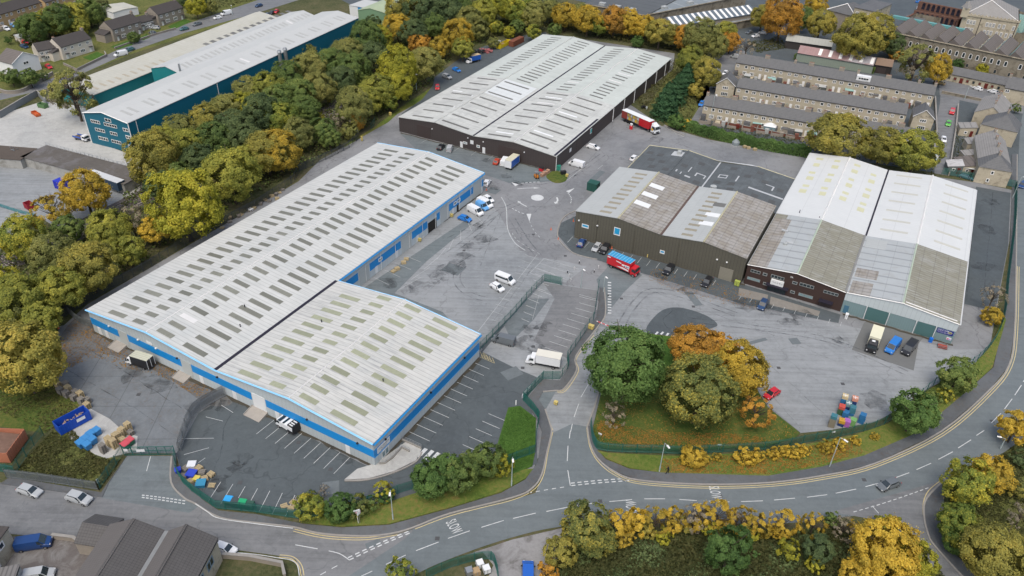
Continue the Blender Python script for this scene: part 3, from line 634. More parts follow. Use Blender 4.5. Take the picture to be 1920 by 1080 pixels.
def lettering(root, txt, mat, side, at_, ac, zc, width, height, flip=False, name='lettering'):
    cu = bpy.data.curves.new('text', 'FONT'); cu.body = txt; cu.align_x = 'CENTER'; cu.align_y = 'CENTER'; cu.size = 1; cu.offset = .012; cu.space_character = 1.12
    o = bpy.data.objects.new('tmp', cu); COL.objects.link(o); bpy.context.view_layer.update()
    me = bpy.data.meshes.new_from_object(o.evaluated_get(bpy.context.evaluated_depsgraph_get())); bpy.data.objects.remove(o)
    co = np.array([v.co[:] for v in me.vertices]); mn, mx = co.min(0), co.max(0)
    for v in me.vertices:
        x = (v.co.x - (mn[0] + mx[0]) / 2) / (mx[0] - mn[0]) * width; y = (v.co.y - (mn[1] + mx[1]) / 2) / (mx[1] - mn[1]) * height
        v.co = (ac + x, at_, zc + y) if side == 'v' else (at_, ac + x, zc + y) if side == 'u' else (at_ and 0 or ac - x, at_, zc + y)
    me.materials.clear(); me.materials.append(mat)
    ob = bpy.data.objects.new(name, me); COL.objects.link(ob); ob.parent = root; return ob

m_clad = M('grey_cladding', (.46, .515, .53), .5, .07, .8, .1, lines=(('x', 1.0, .07, .8), ('y', 1.0, .07, .8)))
m_blue = M('blue_cladding', (.010, .225, .56), .45, .07, 1.0, .1)
m_trim = M('light_blue_trim', (.22, .50, .78), .5, .08, 1.0)
m_roofA = M('weathered_roof_sheet', (.48, .492, .475), .6, .13, .5, .09, lines=(('y', 1.02, .13, .74),), stain=(.09, .52, (.42, .445, .44), .6), streak=((.10, 1.6), (.33, .35, .34), .6))
m_roofB = M('stained_roof_sheet', (.485, .49, .465), .65, .16, .5, .09, lines=(('y', 1.02, .13, .70),), stain=(.16, .5, (.42, .44, .43), .6), streak=((.12, 1.7), (.27, .285, .285), .8))
m_light = M('grimy_rooflight', (.21, .215, .18), .45, .3, 1.5, .3, rnd=.6)
m_light2 = M('yellowed_rooflight', (.33, .35, .245), .45, .3, 1.5, .3, rnd=.6)
m_black = M('black_gutter', (.02, .018, .03), .6, .2, 2.0)
m_ridge = M('ridge_cap', (.58, .58, .57), .6, .12, 1.0)
m_door = M('grey_shutter', (.42, .45, .44), .45, .06, 1.0, lines=(('z', .3, .05, .8),))
m_whited = M('white_panel', (.64, .66, .66), .5, .06, 1.0)
m_glass = glass()
m_glassb = glass('pale_glass', (.16, .24, .26))
m_frame = M('white_frame', (.72, .72, .70), .5, .08, 1.0)
m_blackt = M('black_letter', (.02, .02, .025), .6, .1)
m_ink = M('navy_letter', (.02, .03, .18), .6, .1)

# --- the long blue-banded warehouse
S_ = 1.1
F1 = Fr(-84.19 * S_, 124.27 * S_, math.radians(-28.2614))
b = at(F1, 'warehouse', 'long pale grey warehouse with blue wall band and stepped double pitched roof', 'warehouse')
prof1 = [(0, 6.0), (19.4, 7.75), (38.8, 6.0)]; prof2 = [(38.8, 6.0), (58.3, 7.75), (77.75, 6.0)]
w1 = shell(b, prof1, 0, 103.3, m_clad); w2 = shell(b, prof2, 0, 36.9, m_clad)
roof(b, prof1, 0, 103.3, m_roofA, .2); roof(b, prof2, 0, 36.9, m_roofB, .2)
vs = [1.2 + 3.06 * i for i in range(33)]
lights(b, prof1, [(5.4, 10.5, vs, 1.25, None), (13.3, 16.7, vs, 1.25, None), (20.6, 24.9, vs, 1.25, None), (28.4, 34.5, vs, 1.25, None)], m_light, limit=60)
vw = [1.2 + 3.06 * i for i in range(12)]
lights(b, prof2, [(43.6, 49, vw[:11], 1.25, None), (51.9, 55.5, vw, 1.25, None), (59.4, 63.5, vw, 1.25, None), (67, 72.8, vw, 1.25, None)], m_light2, limit=40)
mb = MB(); mb.box(38.4, 39.2, -.22, 36.9, 6.0, 6.2); mb.build('valley_gutter', m_black, b)
for uc, z, L in ((19.4, 7.9, 103.3), (58.3, 7.9, 36.9)): capstrip(b, 'ridge_cap', m_ridge, [(uc, -.3, z), (uc, L + .3, z)], .16)
capstrip(b, 'verge_trim', m_trim, [(-.2, -.3, 6.05), (19.4, -.3, 7.82), (38.8, -.3, 6.1), (58.3, -.3, 7.82), (78.0, -.3, 6.05)], .21)
capstrip(b, 'verge_trim', m_trim, [(-.2, 103.6, 6.05), (19.4, 103.6, 7.82), (39.0, 103.6, 6.05)], .17)
capstrip(b, 'verge_trim', m_trim, [(39, 37.15, 6.05), (58.3, 37.15, 7.82), (78.0, 37.15, 6.05)], .17)
capstrip(b, 'gutter', m_blue, [(78.1, -.2, 5.85), (78.1, 37.1, 5.85)], .2); capstrip(b, 'gutter', m_blue, [(39.15, 37.2, 5.85), (39.15, 103.5, 5.85)], .2)
for a0, a1 in ((.02, 9.0), (12.0, 28.1), (31.2, 47.7), (51.5, 77.74)): panel(b, 'blue_band', m_blue, 'v', 0, a0, a1, 2.2, 4.1)
panel(b, 'blue_band', m_blue, 'u', 77.75, .0, 36.8, 2.1, 4.0, .04)
for a0, a1 in ((40.0, 44.4), (49.0, 61.9), (66.9, 74.0), (78.6, 80.0), (84.7, 97.5), (102.0, 103.25)): panel(b, 'blue_band', m_blue, 'u', 38.8, a0, a1, 2.0, 4.15, .04)
for a0, a1 in ((9.0, 11.9), (28.2, 31.2), (47.8, 51.4)): panel(b, 'loading_door', m_door if a0 < 40 else m_whited, 'v', 0, a0 + .15, a1 - .1, .05, 4.3, .06)
for a0, a1 in ((44.8, 48.6), (62.3, 66.5), (80.4, 84.3), (97.8, 101.8)): panel(b, 'loading_door', m_door, 'u', 38.8, a0, a1, .05, 4.4, .07)
panel(b, 'loading_door', M('dark_opening', (.02, .018, .016), .8), 'u', 38.8, 74.3, 78.3, .05, 3.2, .05)
for a in (1.6, 4, 33.0, 42.2, 53.6, 71.0): panel(b, 'door', m_whited, 'v', 0, a, a + 1.0, .05, 2.1, .05)
for a in (51.0, 59.5, 68.8, 86.2, 88.6): panel(b, 'door', m_whited if a != 88.6 else m_blackt, 'u', 38.8, a, a + 1.0, .05, 2.1, .05)
for a in (52.5, 87.0, 89.0): window(b, m_frame, m_glassb, 'u', 38.84, a, a + 1.5, 2.7, 3.7)
for a in (6.3, 15.5, 21.0, 27.2, 38.6, 62.0, 74.0):
    mb = MB(); mb.box(a, a + .35, -.35, -.02, 4.1, 4.35); mb.build('wall_lamp', m_blackt if a > 25 else m_whited, b)
for a in (3.2, 18.0, 30.5): mb = MB(); mb.box(77.8, 78.1, a, a + .3, 4.0, 4.3); mb.build('wall_lamp', m_blackt, b)
for uu, vv, pf in ((47.1, 22.1, 0), (69.9, 13.6, 0), (33.3, 12.2, 1), (29.4, 17.5, 1)):
    z = prof_z(prof1 if pf else prof2, uu) + .1; mb = MB(); mb.cyl((uu, vv), .1, z, z + .6, 8); mb.cyl((uu, vv), .16, z + .6, z + .7, 8); mb.build('flue', m_blackt, b)
panel(b, 'wall_trim', m_trim, 'u', 77.75, .0, 36.8, 1.95, 2.08, .06)
for a in np.arange(47.2, 103, 6.1): mb = MB(); mb.cyl((38.95, a), .07, .1, 5.8, 6); mb.build('downpipe', m_whited, b)
# entrance corner: sign, glazed door, steps
s = panel(b, 'sign_board', m_whited, 'u', 77.8, .9, 4.6, 2.45, 3.85, .08); lettering(s, '\u2022I\u2022C\u2022O\u2022N\u2022S', m_blackt, 'u', 77.9, 2.75, 3.3, 3.1, .32); lettering(s, 'ENTRANCE', m_blackt, 'u', 77.9, 2.75, 2.75, 1.8, .2)
window(b, m_whited, m_glassb, 'u', 77.78, 2.0, 4.2, .1, 1.85, 1, 'glazed_door')
s = panel(b, 'sign_board', m_whited, 'v', -.04, 18.3, 20.1, 4.45, 5.1, .06)

# --- entrance ramp walls and rails (things of their own beside the office door)
m_rail = M('galvanised', (.33, .35, .36), .45, .15, 2.0, metal=.6)
def rails(name, label, cat, pts, h, post=1.5, n=2, wall=None, r=.035, mat=None):
    P = wpts(pts, False, False); o = P[0]; root = thing(name, label, cat, (o[0], o[1], .15))
    P = [p - o for p in P]
    if wall:
        mb = MB(); strip(mb, P, .3, wall, 0); mb.build('low_wall', m_kerb, root)
    mb = MB()
    for a, c in zip(P[:-1], P[1:]):
        for k in range(n): z = h * (k + 1) / n; mb.tube((*a, z), (*c, z), r, 5)
    mb.build('rail', mat or m_rail, root); mb = MB()
    for q in resample(P, post) + [P[-1]]: mb.cyl(q, r, 0, h, 5)
    mb.build('post', mat or m_rail, root)
    return root
rails('handrail', 'grey handrail on a pale kerb beside the blue corner entrance', 'handrail', [(754, 826), (773, 834), (790, 842)], 1.1, 1.3, 3, .3)
rails('handrail', 'bent grey handrail around the sunken ramp at the blue corner entrance', 'handrail', [(712, 871), (722, 870), (736, 860), (753, 841), (768, 848)], 1.0, 1.3, 2, .35)

# --- brown warehouse behind
m_brown = M('brown_cladding', (.060, .050, .048), .6, .12, 1.0, .12, lines=(('x', .9, .08, .7), ('y', .9, .08, .7)))
m_bdoor = M('brown_shutter', (.052, .040, .038), .55, .08, 1.0, lines=(('z', .4, .06, .7),))
m_roofC = M('patched_roof_sheet', (.47, .485, .46), .65, .2, .35, .12, lines=(('y', 3.05, .12, .72), ('x', 2.45, .10, .82)), stain=(.2, .48, (.37, .38, .365), .7), streak=((.12, 1.5), (.28, .29, .28), .6))
m_roofD = M('pale_green_roof_sheet', (.46, .495, .465), .6, .14, .3, .08, lines=(('y', 1.5, .1, .86),), stain=(.07, .5, (.40, .43, .40), .5), streak=((.1, 1.4), (.34, .365, .34), .6))
F2 = Fr(-36.59 * S_, 228.34 * S_, math.radians(-27.2477))
b = at(F2, 'warehouse', 'dark brown walled warehouse with two grey pitched roofs and black valley gutter', 'warehouse')
q1 = [(0, 5.2), (14.75, 6.55), (29.5, 5.2), (44.3, 6.55), (59.07, 5.2)]
shell(b, q1, 0, 109.8, m_brown); roof(b, q1, 0, 48.6, m_roofC, .2); roof(b, q1, 49.0, 109.8, m_roofD, .2)
mb = MB(); mb.box(29.2, 29.8, -.2, 110, 5.28, 5.42); mb.build('valley_gutter', m_black, b)
mb = MB(); onroof(q1, 58.3, 59.0, .0, 34, .06, mb=mb); mb.build('edge_gutter', m_black, b)
for uc in (14.75, 44.3): capstrip(b, 'ridge_cap', m_ridge if uc > 20 else m_roofC, [(uc, -.2, 6.72), (uc, 110, 6.72)], .2)
mb = MB(); onroof(q1, 14.9, 27.9, 32.0, 48.5, .012, mb=mb); mb.build('new_sheets', M('newer_sheet', (.535, .565, .56), .55, .05, .5, .1, lines=(('y', 3.05, .12, .8), ('x', 2.45, .1, .85))), b)
m_dl = M('dark_rooflight', (.17, .17, .155), .5, .25, 1.5, rnd=.5)
n1 = [2.4 + 6.15 * i for i in range(8)]; n2 = [51 + 3.05 * i for i in range(19)]
lights(b, q1, [(3.9, 12.2, n1, 1.0, m_dl), (15.6, 26, n1, 1.0, m_dl), (33.2, 41.7, n1, 1.0, m_dl), (45.2, 55.2, n1, 1.0, m_dl), (5.4, 10.6, n2, .9, None), (18, 23.9, n2, .9, None), (34.7, 39.5, n2, .9, None), (48, 53.3, n2, .9, None)], m_dl, limit=100)
lights(b, q1, [(12.6, 16.8, (14.4, 26.8), .9, m_whited), (34.5, 41.2, (5.2, 35.5, 41.6), .9, m_whited), (45.5, 52.5, (30, 11.2), .9, m_whited), (3, 7, (29.5,), .8, m_whited)], m_whited, 'new_rooflight')
for a0, a1 in ((7.3, 12.6), (38.8, 47.0)): panel(b, 'roller_shutter', m_bdoor, 'v', 0, a0, a1, .05, 4.3, .08)
for a in (13.3, 27.2, 33.0, 48.0): mb = MB(); mb.box(a, a + .3, -.3, -.02, 3.9, 4.2); mb.build('wall_lamp', m_whited, b)
window(b, m_frame, m_glassb, 'v', -.01, 30.6, 31.8, 1.5, 2.4); panel(b, 'sign_board', m_whited, 'v', 0, 28.2, 29.4, 2.2, 3.5, .06); window(b, m_frame, m_glassb, 'v', -.01, 25.5, 27.0, 1.6, 2.4)
for a in (24.3, 32.8): panel(b, 'door', m_whited, 'v', 0, a, a + 1, .05, 2.1, .06)
for a, w in ((16, 4.5), (30, 3.0)): panel(b, 'roller_shutter', m_bdoor, 'u', 59.07, a, a + w, .05, 4.2, .08)
panel(b, 'sign_board', m_whited, 'u', 59.07, 10.5, 11.8, 2.4, 3.6, .08); s = panel(b, 'sign_board', m_whited, 'u', 59.07, 27.0, 28.3, 2.6, 4.4, .08); panel(s, 'green_panel', M('teal_sign', (.05, .4, .38), .5), 'u', 59.16, 27.1, 28.2, 2.9, 4.2, .02)
for a in (47, 57.5, 68, 80, 92, 103): mb = MB(); mb.cyl((59.35, a), .14, .1, 5.1, 6); mb.build('downpipe', m_whited, b)
mb = MB(); mb.cyl((59.2, .4), .12, .1, 5.1, 6); mb.build('downpipe', m_whited, b)

# --- olive brown ribbed warehouse
m_olive = M('olive_cladding', (.105, .10, .078), .6, .14, 1.0, .15, lines=(('x', .8, .1, .62), ('y', .8, .1, .7)))
m_bl_r = M('bluish_roof_sheet', (.365, .385, .38), .55, .12, .4, .1, lines=(('y', 1.0, .09, .85), ('x', 3.0, .08, .85)))
m_moss = M('mossy_roof_sheet', (.30, .292, .275), .85, .3, 1.2, .2, lines=(('y', 1.5, .42, .75), ('x', 1.9, .25, .8)), stain=(.35, .42, (.20, .175, .135), .6))
F3 = Fr(15.01 * S_, 168.18 * S_, math.radians(-27.406))
b = at(F3, 'warehouse', 'olive brown ribbed warehouse with part blue-grey and part mossy roof slopes', 'warehouse')
q3 = [(0, 7.8), (12, 9.1), (24, 7.8), (35.0, 9.1), (46, 7.8)]
shell(b, q3, 0, 31, m_olive); roof(b, q3[:2], 0, 31, m_bl_r, .15); roof(b, q3[1:3], 0, 31, m_moss, .15); roof(b, q3[2:4], 0, 31, m_bl_r, .15); roof(b, q3[3:], 0, 31, m_moss, .15)
m_cream = M('lichen_ridge', (.42, .40, .27), .8, .2, 1.5)
for uc in (12, 35.0): capstrip(b, 'ridge_cap', m_cream, [(uc, -.2, 9.28), (uc, 31.2, 9.28)], .22)
mb = MB(); mb.box(23.7, 24.3, -.2, 31, 7.9, 8.05); mb.build('valley_gutter', M('rusty_gutter', (.10, .07, .06), .8), b)
vv = [1.5 + 2.9 * i for i in range(10)]
lights(b, q3, [(6, 9.4, vv, 1.1, None), (28.6, 31.7, vv, 1.1, None)], M('ochre_rooflight', (.27, .25, .19), .6, .3, 1.5))
lights(b, q3, [(12.4, 16.6, (9.8, 15.6, 21.6), 2.3, None), (30.8, 34.6, (8.6, 13.9), 2.2, None)], m_whited, 'new_rooflight')
onroof(q3, 31.2, 34.4, 20.3, 22.6, .04).build('rooflight', m_dl, b)
for a0, a1, z0, z1 in ((2.0, 4.0, 3.5, 4.6), (11.2, 13.0, 4.0, 6.3), (24.3, 25.6, 2.4, 3.4)):
    s = panel(b, 'sign_board', m_whited, 'v', 0, a0, a1, z0, z1, .06); panel(s, 'blue_panel', M('sky_blue_sign', (.02, .30, .55), .5), 'v', -.07, a0 + .2, a1 - .2, z0 + .35, z1 - .2, .02)
panel(b, 'roller_shutter', M('stone_shutter', (.22, .21, .17), .6, .1, 1, lines=(('z', .4, .06, .8),)), 'v', 0, 40.2, 43.6, .05, 3.5, .08)
for a in (.9, 6.3, 38.9, 41.4): mb = MB(); mb.box(a, a + .4, -.35, -.02, 5.2, 5.45); mb.build('wall_lamp', m_whited, b)
for a in (6.4, 17.0, 29.0): mb = MB(); mb.cyl((a, -.12), .06, .1, 7.0, 6); mb.build('downpipe', m_olive, b)

# --- low dark felt roofed block behind it
m_felt = M('dark_felt', (.088, .100, .106), .8, .25, .5, .1, lines=(('x', 2.0, .08, .7), ('y', 6.0, .08, .75)), stain=(.25, .52, (.13, .15, .16), .6))
b = at(F3, 'warehouse', 'low warehouse with dark felt twin roof and white patches behind olive warehouse', 'warehouse')
q4 = [(0.8, 5.4), (13.5, 6.7), (24, 5.4), (35.5, 6.7), (46.9, 5.4)]
shell(b, q4, 31.05, 55.5, m_olive); roof(b, q4, 31.3, 55.5, m_felt, .15)
m_wf = M('white_felt', (.40, .42, .43), .6, .1, 2.0)
def patch(u0, u1, v0, v1, mat=m_wf, nm='felt_patch', pr=None, h=.03): return onroof(pr or q4, u0, u1, v0, v1, h).build(nm, mat, b)
capstrip(b, 'verge_trim', m_cream, [(.7, 55.6, 5.5), (13.5, 55.6, 6.8), (24, 55.6, 5.5), (35.5, 55.6, 6.8), (46.9, 55.6, 5.5)], .16); capstrip(b, 'verge_trim', m_cream, [(.65, 31.3, 5.5), (.65, 55.5, 5.5)], .16); capstrip(b, 'ridge_cap', m_felt, [(13.5, 31.3, 6.85), (13.5, 55.5, 6.85)], .22)
mb = MB(); mb.box(23.8, 24.2, 31.3, 55.5, 5.5, 5.62); mb.build('valley_trim', m_wf, b)
for (u0, u1, v0, v1) in ((9.5, 12.9, 50.2, 53.6), (14.4, 14.8, 39.6, 41), (16, 16.3, 39, 40.5), (17.6, 19.3, 38.6, 39.4), (13.2, 16.3, 33.1, 33.4), (17.6, 17.9, 42, 45.6), (20, 23, 43, 43.4), (20, 20.4, 41, 43), (22.7, 23.0, 41, 43),
        (26.2, 28.8, 46, 46.4), (26.2, 28.8, 44.1, 44.5), (26.2, 26.5, 44.5, 46), (28.5, 28.8, 44.5, 46), (31.6, 32, 43, 47), (28.5, 35.2, 33.9, 34.7), (36.2, 46.3, 40.2, 41), (40, 42.6, 45.8, 46.2), (42.2, 42.6, 43.4, 45.8)): patch(u0, u1, v0, v1)
for i, (u0, v0) in enumerate([(2, 49), (5.5, 48.4), (4, 44), (7.6, 43.5), (6, 39), (10.5, 38.6), (14.6, 44), (18.5, 49), (20.8, 36.6), (26, 39.8), (30.2, 40), (33.2, 46.8), (38.5, 46.3), (36, 51), (28, 51), (38, 36), (43.5, 44.4), (43, 36), (15, 35.6), (30.8, 36.3)]): patch(u0, u0 + 1.9, v0, v0 + 1.9, M('brown_felt', (.075, .08, .082), .8), 'rooflight', h=.05)
mb = MB(); mb.add([(21, 54.9, 5.9), (35.4, 55.3, 6.9), (33.4, 55.7, 6.92), (24, 55.65, 5.75)], [(0, 1, 2, 3)]); mb.build('felt_patch', m_wf, b)
mb = MB(); mb.cyl((27.5, 34.9), .95, 6.1, 7.3, 12); mb.build('extract_fan', m_bl_r, b); mb = MB(); mb.box(11.0, 12.2, 51.4, 52.8, 6.4, 7.6); mb.build('roof_plant', m_bl_r, b)

# --- unit block on the right: white sheeted rear, grey-olive front
m_wr = M('white_roof_sheet', (.53, .55, .545), .5, .08, .3, .1, lines=(('x', 5.9, .1, .82), ('y', 1.0, .1, .93)), streak=((.12, 1.2), (.47, .49, .50), .5))
m_og = M('olive_grey_roof_sheet', (.22, .215, .17), .8, .22, .8, .2, lines=(('y', 1.0, .3, .78), ('x', 2.9, .12, .7)), stain=(.3, .55, (.30, .30, .27), .5), streak=((.3, 1.4), (.40, .42, .42), .5))
m_bg = M('blue_grey_roof_sheet', (.35, .375, .38), .5, .12, .5, .15, lines=(('y', 3.4, .6, .72), ('x', 3.9, .1, .75)), stain=(.4, .5, (.3, .31, .3), .6))
F4 = Fr(52.95 * S_, 149.5 * S_, math.radians(-27.6218))
b = at(F4, 'warehouse', 'white roofed twin gabled warehouse behind the grey-green unit and brown offices', 'warehouse')
q5 = [(0, 5.6), (11.8, 6.95), (23.5, 5.6), (35.7, 6.95), (47.9, 5.6)]
shell(b, q5, 30.3, 76.0, m_clad); roof(b, q5, 30.45, 76.0, m_wr, .12)
for uc in (11.8, 35.7): capstrip(b, 'ridge_cap', m_frame, [(uc, 30.2, 7.13), (uc, 76.2, 7.13)], .24)
mb = MB(); mb.box(23.3, 23.75, 30.3, 76.2, 5.7, 5.85); mb.build('valley_gutter', m_black, b)
m_y = M('cream_rooflight', (.50, .50, .33), .5, .15, 1.5)
sp_ = []
for i, v in enumerate([46.5, 52.0, 57.5, 63.0, 69.5, 73.2][:6]): pass
L_ = []
for (u0, u1) in ((2.7, 4.6), (8, 9.8), (13.8, 15.7), (19.2, 21)):
    for i, v in enumerate([45.6, 50.0, 55.3, 60.0, 65.8, 71.2]): L_.append((u0, u1, (v - (3 if u0 > 18 else 0),), 1.6 + (i % 2 == 0) * .9, None))
lights(b, q5, L_, m_y)
m_gl = M('faint_rooflight', (.45, .45, .40), .5, .15, 1.5)
lights(b, q5, [(26.2, 33.1, [35 + 6.25 * i for i in range(7)], 1.0, None), (39.4, 46, [34.8 + 6.2 * i for i in range(7)], 1.0, None)], m_gl)
for a, v in ((5.6, 32.5), (11, 31.5)): mb = MB(); mb.cyl((a, v), .1, 6.1, 7.3, 6); mb.build('flue', m_black, b)
capstrip(b, 'gutter', m_whited, [(48.15, 30.3, 5.6), (48.15, 76.0, 5.6)], .15)

b = at(F4, 'office_unit', 'dark brown brick two storey office unit with white name board over entrance', 'office')
m_brick = M('dark_brown_brick', (.048, .030, .026), .85, .2, 2.5, .3, lines=(('z', .3, .03, .8),))
q6 = q5[:3]; shell(b, q6, 0, 30.25, m_brick); roof(b, q6[:2], 0, 30.2, m_bg, .12); roof(b, q6[1:], 0, 30.2, m_og, .12)
onroof(q6, .1, 4.6, 0, 27.5, .03).build('mossy_sheets', m_moss, b); onroof(q6, .1, 3.2, 27.5, 30, .03).build('mossy_sheets', m_og, b)
capstrip(b, 'ridge_cap', M('mint_ridge', (.42, .50, .40), .7, .15, 1), [(11.8, -.1, 7.13), (11.8, 30.2, 7.13)], .2)
capstrip(b, 'verge_trim', m_frame, [(-.1, -.14, 5.66), (11.8, -.14, 7.02), (23.4, -.14, 5.66)], .1)
capstrip(b, 'box_gutter', M('grey_gutter', (.24, .24, .23), .7), [(23.3, .1, 5.75), (23.3, 30.2, 5.75)], .3)
for a0, w_, bars, zz, hh in ((1.0, 2.4, 2, 3.9, .8), (4.0, 1.1, 0, 3.9, .8), (6.0, 3.2, 3, 4.0, .9), (11.2, 1.2, 0, 3.9, .8), (12.9, 3.4, 3, 4.0, .9), (18.6, 3.4, 3, 3.9, .8),
        (.6, 3.2, 2, 1.6, .8), (4.6, 1.1, 0, 1.3, .8), (11.3, 1.1, 0, 1.2, .8), (13.3, 3.4, 2, 1.2, .8)):
    window(b, M('grey_frame', (.22, .24, .24), .5), m_glassb if w_ > 3.1 and zz < 2 else m_glass, 'v', -.01, a0, a0 + w_, zz, zz + hh, bars)
s = panel(b, 'sign_board', m_whited, 'v', 0, 6.3, 9.4, 2.35, 3.75, .5); lettering(s, '\u2022 I C O N S', m_blackt, 'v', -.52, 7.85, 3.15, 2.5, .4)
panel(b, 'entrance_canopy', m_black, 'v', 0, 5.4, 10.8, 2.1, 2.32, 1.2); window(b, m_black, m_glass, 'v', -.01, 5.8, 10.3, .1, 2.05, 2, 'glazed_door')
panel(b, 'loading_bay_canopy', m_black, 'v', 0, 18.2, 21.4, 1.9, 2.1, 1.4); panel(b, 'loading_door', m_bdoor, 'v', 0, 18.4, 21.2, .05, 1.9, .05)
lettering(b, '9A', m_whited, 'v', -.03, 10.8, 5.6, .7, .5)
for a, c in ((6.0, 14.5), (3.5, 20), (9, 24)): mb = MB(); mb.box(a, a + 1.6, c, c + .5, 6.35, 6.7); mb.build('roof_plant', m_wf, b)
mb = MB(); mb.cyl((6.0, 13.2), .5, 6.4, 6.9, 10); mb.build('extract_fan', m_bl_r, b)

b = at(F4, 'warehouse', 'grey-green front warehouse unit with shutters, blue name board, olive and blue-grey roof', 'warehouse')
m_gg = M('grey_green_cladding', (.17, .25, .26), .5, .08, 1.0, .12, lines=(('x', .5, .05, .85),))
m_gd = M('green_shutter', (.07, .15, .15), .5, .1, 1.0, lines=(('z', .25, .04, .75),))
q7 = q5[2:]; shell(b, q7, 0, 30.25, m_gg); roof(b, q7[:2], 0, 30.2, m_bg, .12); roof(b, q7[1:], 0, 30.2, m_og, .12)
onroof(q7, 24.0, 29.0, 8, 12.5, .03).build('mossy_sheets', m_moss, b); onroof(q7, 24.0, 29.0, 24, 29, .03).build('rusty_sheets', m_bl_r, b); onroof(q7, 24.0, 28.6, 0, 6, .03).build('mossy_sheets', m_moss, b)
capstrip(b, 'ridge_cap', _M['mint_ridge'], [(35.7, -.1, 7.13), (35.7, 30.2, 7.13)], .2)
F_ = [(23.52, 3.55), (23.52, 5.55), (35.7, 6.9), (47.9, 5.55), (47.9, 3.55)]; mb = MB(); mb.add([(u, -.05, z) for u, z in F_] + [(u, -.01, z) for u, z in F_], [(0, 1, 2, 3, 4), (0, 5, 6, 1), (0, 4, 9, 5), (4, 3, 8, 9)]); mb.build('pale_fascia', m_clad, b)
capstrip(b, 'verge_trim', m_frame, [(23.6, -.16, 5.72), (35.7, -.16, 7.08), (47.95, -.16, 5.72)], .12)
capstrip(b, 'gutter', m_whited, [(48.15, 0, 5.6), (48.15, 30.2, 5.6)], .16)
for a0, a1 in ((29.0, 33.6), (40.0, 43.8)): panel(b, 'roller_shutter', m_gd, 'v', 0, a0, a1, .1, 3.5, .07)
for a in (28.8, 33.8, 39.7, 43.9): mb = MB(); mb.cyl((a, -.2), .09, .05, 3.6, 6); mb.build('downpipe', m_whited, b)
panel(b, 'door', M('slate_blue_door', (.06, .15, .22), .5), 'v', 0, 24.0, 25.1, .1, 2.2, .05)
mb = MB(); onroof(q7, 36.2, 47.4, .7, .95, .1, mb=mb); mb.build('snow_rail', m_frame, b)
s = panel(b, 'name_board', M('navy_sign', (.015, .02, .19), .5, .05), 'v', 0, 44.2, 47.6, 2.15, 3.35, .08)
lettering(s, 'H.B.CLARK', m_whited, 'v', -.09, 45.5, 3.05, 2.3, .42); lettering(s, 'SOFT  DRINKS  BEERS  WINES', m_whited, 'v', -.09, 45.6, 2.5, 2.5, .22)
mb = MB(); mb.add([(46.95 + .42 * math.cos(i * math.tau / 12), -.1, 2.85 + .32 * math.sin(i * math.tau / 12)) for i in range(12)], [tuple(range(12))]); mb.build('emblem', m_cream, s)
mb = MB(); mb.add([(46.95 + .3 * math.cos(i * math.tau / 12), -.11, 2.85 + .17 * math.sin(i * math.tau / 12)) for i in range(12)], [tuple(range(12))]); mb.build('emblem_centre', M('olive_ink', (.2, .17, .05), .6), s)
s = panel(b, 'notice', m_whited, 'v', 0, 46.6, 47.6, .9, 1.6, .05); panel(s, 'notice_print', M('pink_print', (.6, .2, .3), .6), 'v', -.06, 46.7, 47.1, 1.0, 1.4, .02); panel(s, 'notice_print', M('lilac_print', (.4, .3, .7), .6), 'v', -.06, 47.15, 47.5, 1.0, 1.3, .02)
# ---------------------------------------------------------------- town buildings round the estate
m_teal = M('teal_cladding', (.008, .125, .19), .5, .08, 1.0, .1, lines=(('x', 1.0, .06, .85), ('y', 1.0, .06, .85)))
m_tealw = M('teal_green_cladding', (0.014, 0.186, 0.198), .5, .12, 1.0, .1)
m_roofE = M('pale_roof_sheet', (.44, .455, .445), .55, .08, .4, .1, lines=(('y', 1.2, .07, .92),))
m_lite = M('pale_rooflight', (.36, .37, .355), .5, .12, 1.0)
m_lich = M('lichen_roof_sheet', (.42, .42, .37), .75, .15, .5, .1, lines=(('y', 1.5, .12, .85),), stain=(.25, .5, (.36, .35, .28), .5))
m_slate = M('slate_roof', (.115, .118, .12), .7, .25, .9, .3, lines=(('x', .42, .05, .75), ('z', .35, .07, .7)), spec=.4, streak=((.9, .12), (.06, .062, .07), .6))
m_slateb = M('brown_slate_roof', (.135, .12, .11), .75, .22, .9, .3, lines=(('x', .42, .05, .7), ('z', .35, .07, .7)), spec=.3)
m_slateg = M('stone_slate_roof', (.25, .245, .235), .8, .2, .8, .3, lines=(('x', .5, .05, .75), ('z', .35, .06, .7)))
m_tile = M('dark_tile_roof', (.062, .056, .053), .8, .2, 1.5, .3, lines=(('x', .6, .08, .7), ('z', .22, .05, .7)))
m_stone = M('gritstone', (.43, .385, .29), .9, .25, 1.6, .3, lines=(('z', .32, .035, .72),), stain=(.5, .52, (.10, .085, .06), .6))
m_stoned = M('sooty_stone', (.24, .215, .165), .9, .3, 1.2, .25, lines=(('z', .35, .04, .7),), stain=(.35, .48, (.05, .042, .032), .7))
m_stoneb = M('brown_stone', (.27, .24, .20), .9, .22, 1.6, .3, lines=(('z', .3, .035, .75),))
m_ybrick = M('buff_brick', (0.42, 0.294, 0.154), .85, .15, 2.0, .3, lines=(('z', .25, .03, .8),))
m_render = M('white_render', (0.7, 0.712, 0.712), .8, .08, 1.0, .15)
m_pale = M('pale_render', (0.546, 0.501, 0.429), .85, .14, 1.0, .2)
m_reddoor = M('maroon_door', (.12, .02, .015), .5); m_navydoor = M('navy_door', (.01, .015, .06), .4); m_brickr = M('red_brick', (.17, .065, .045), .85, .25, 2, .3)

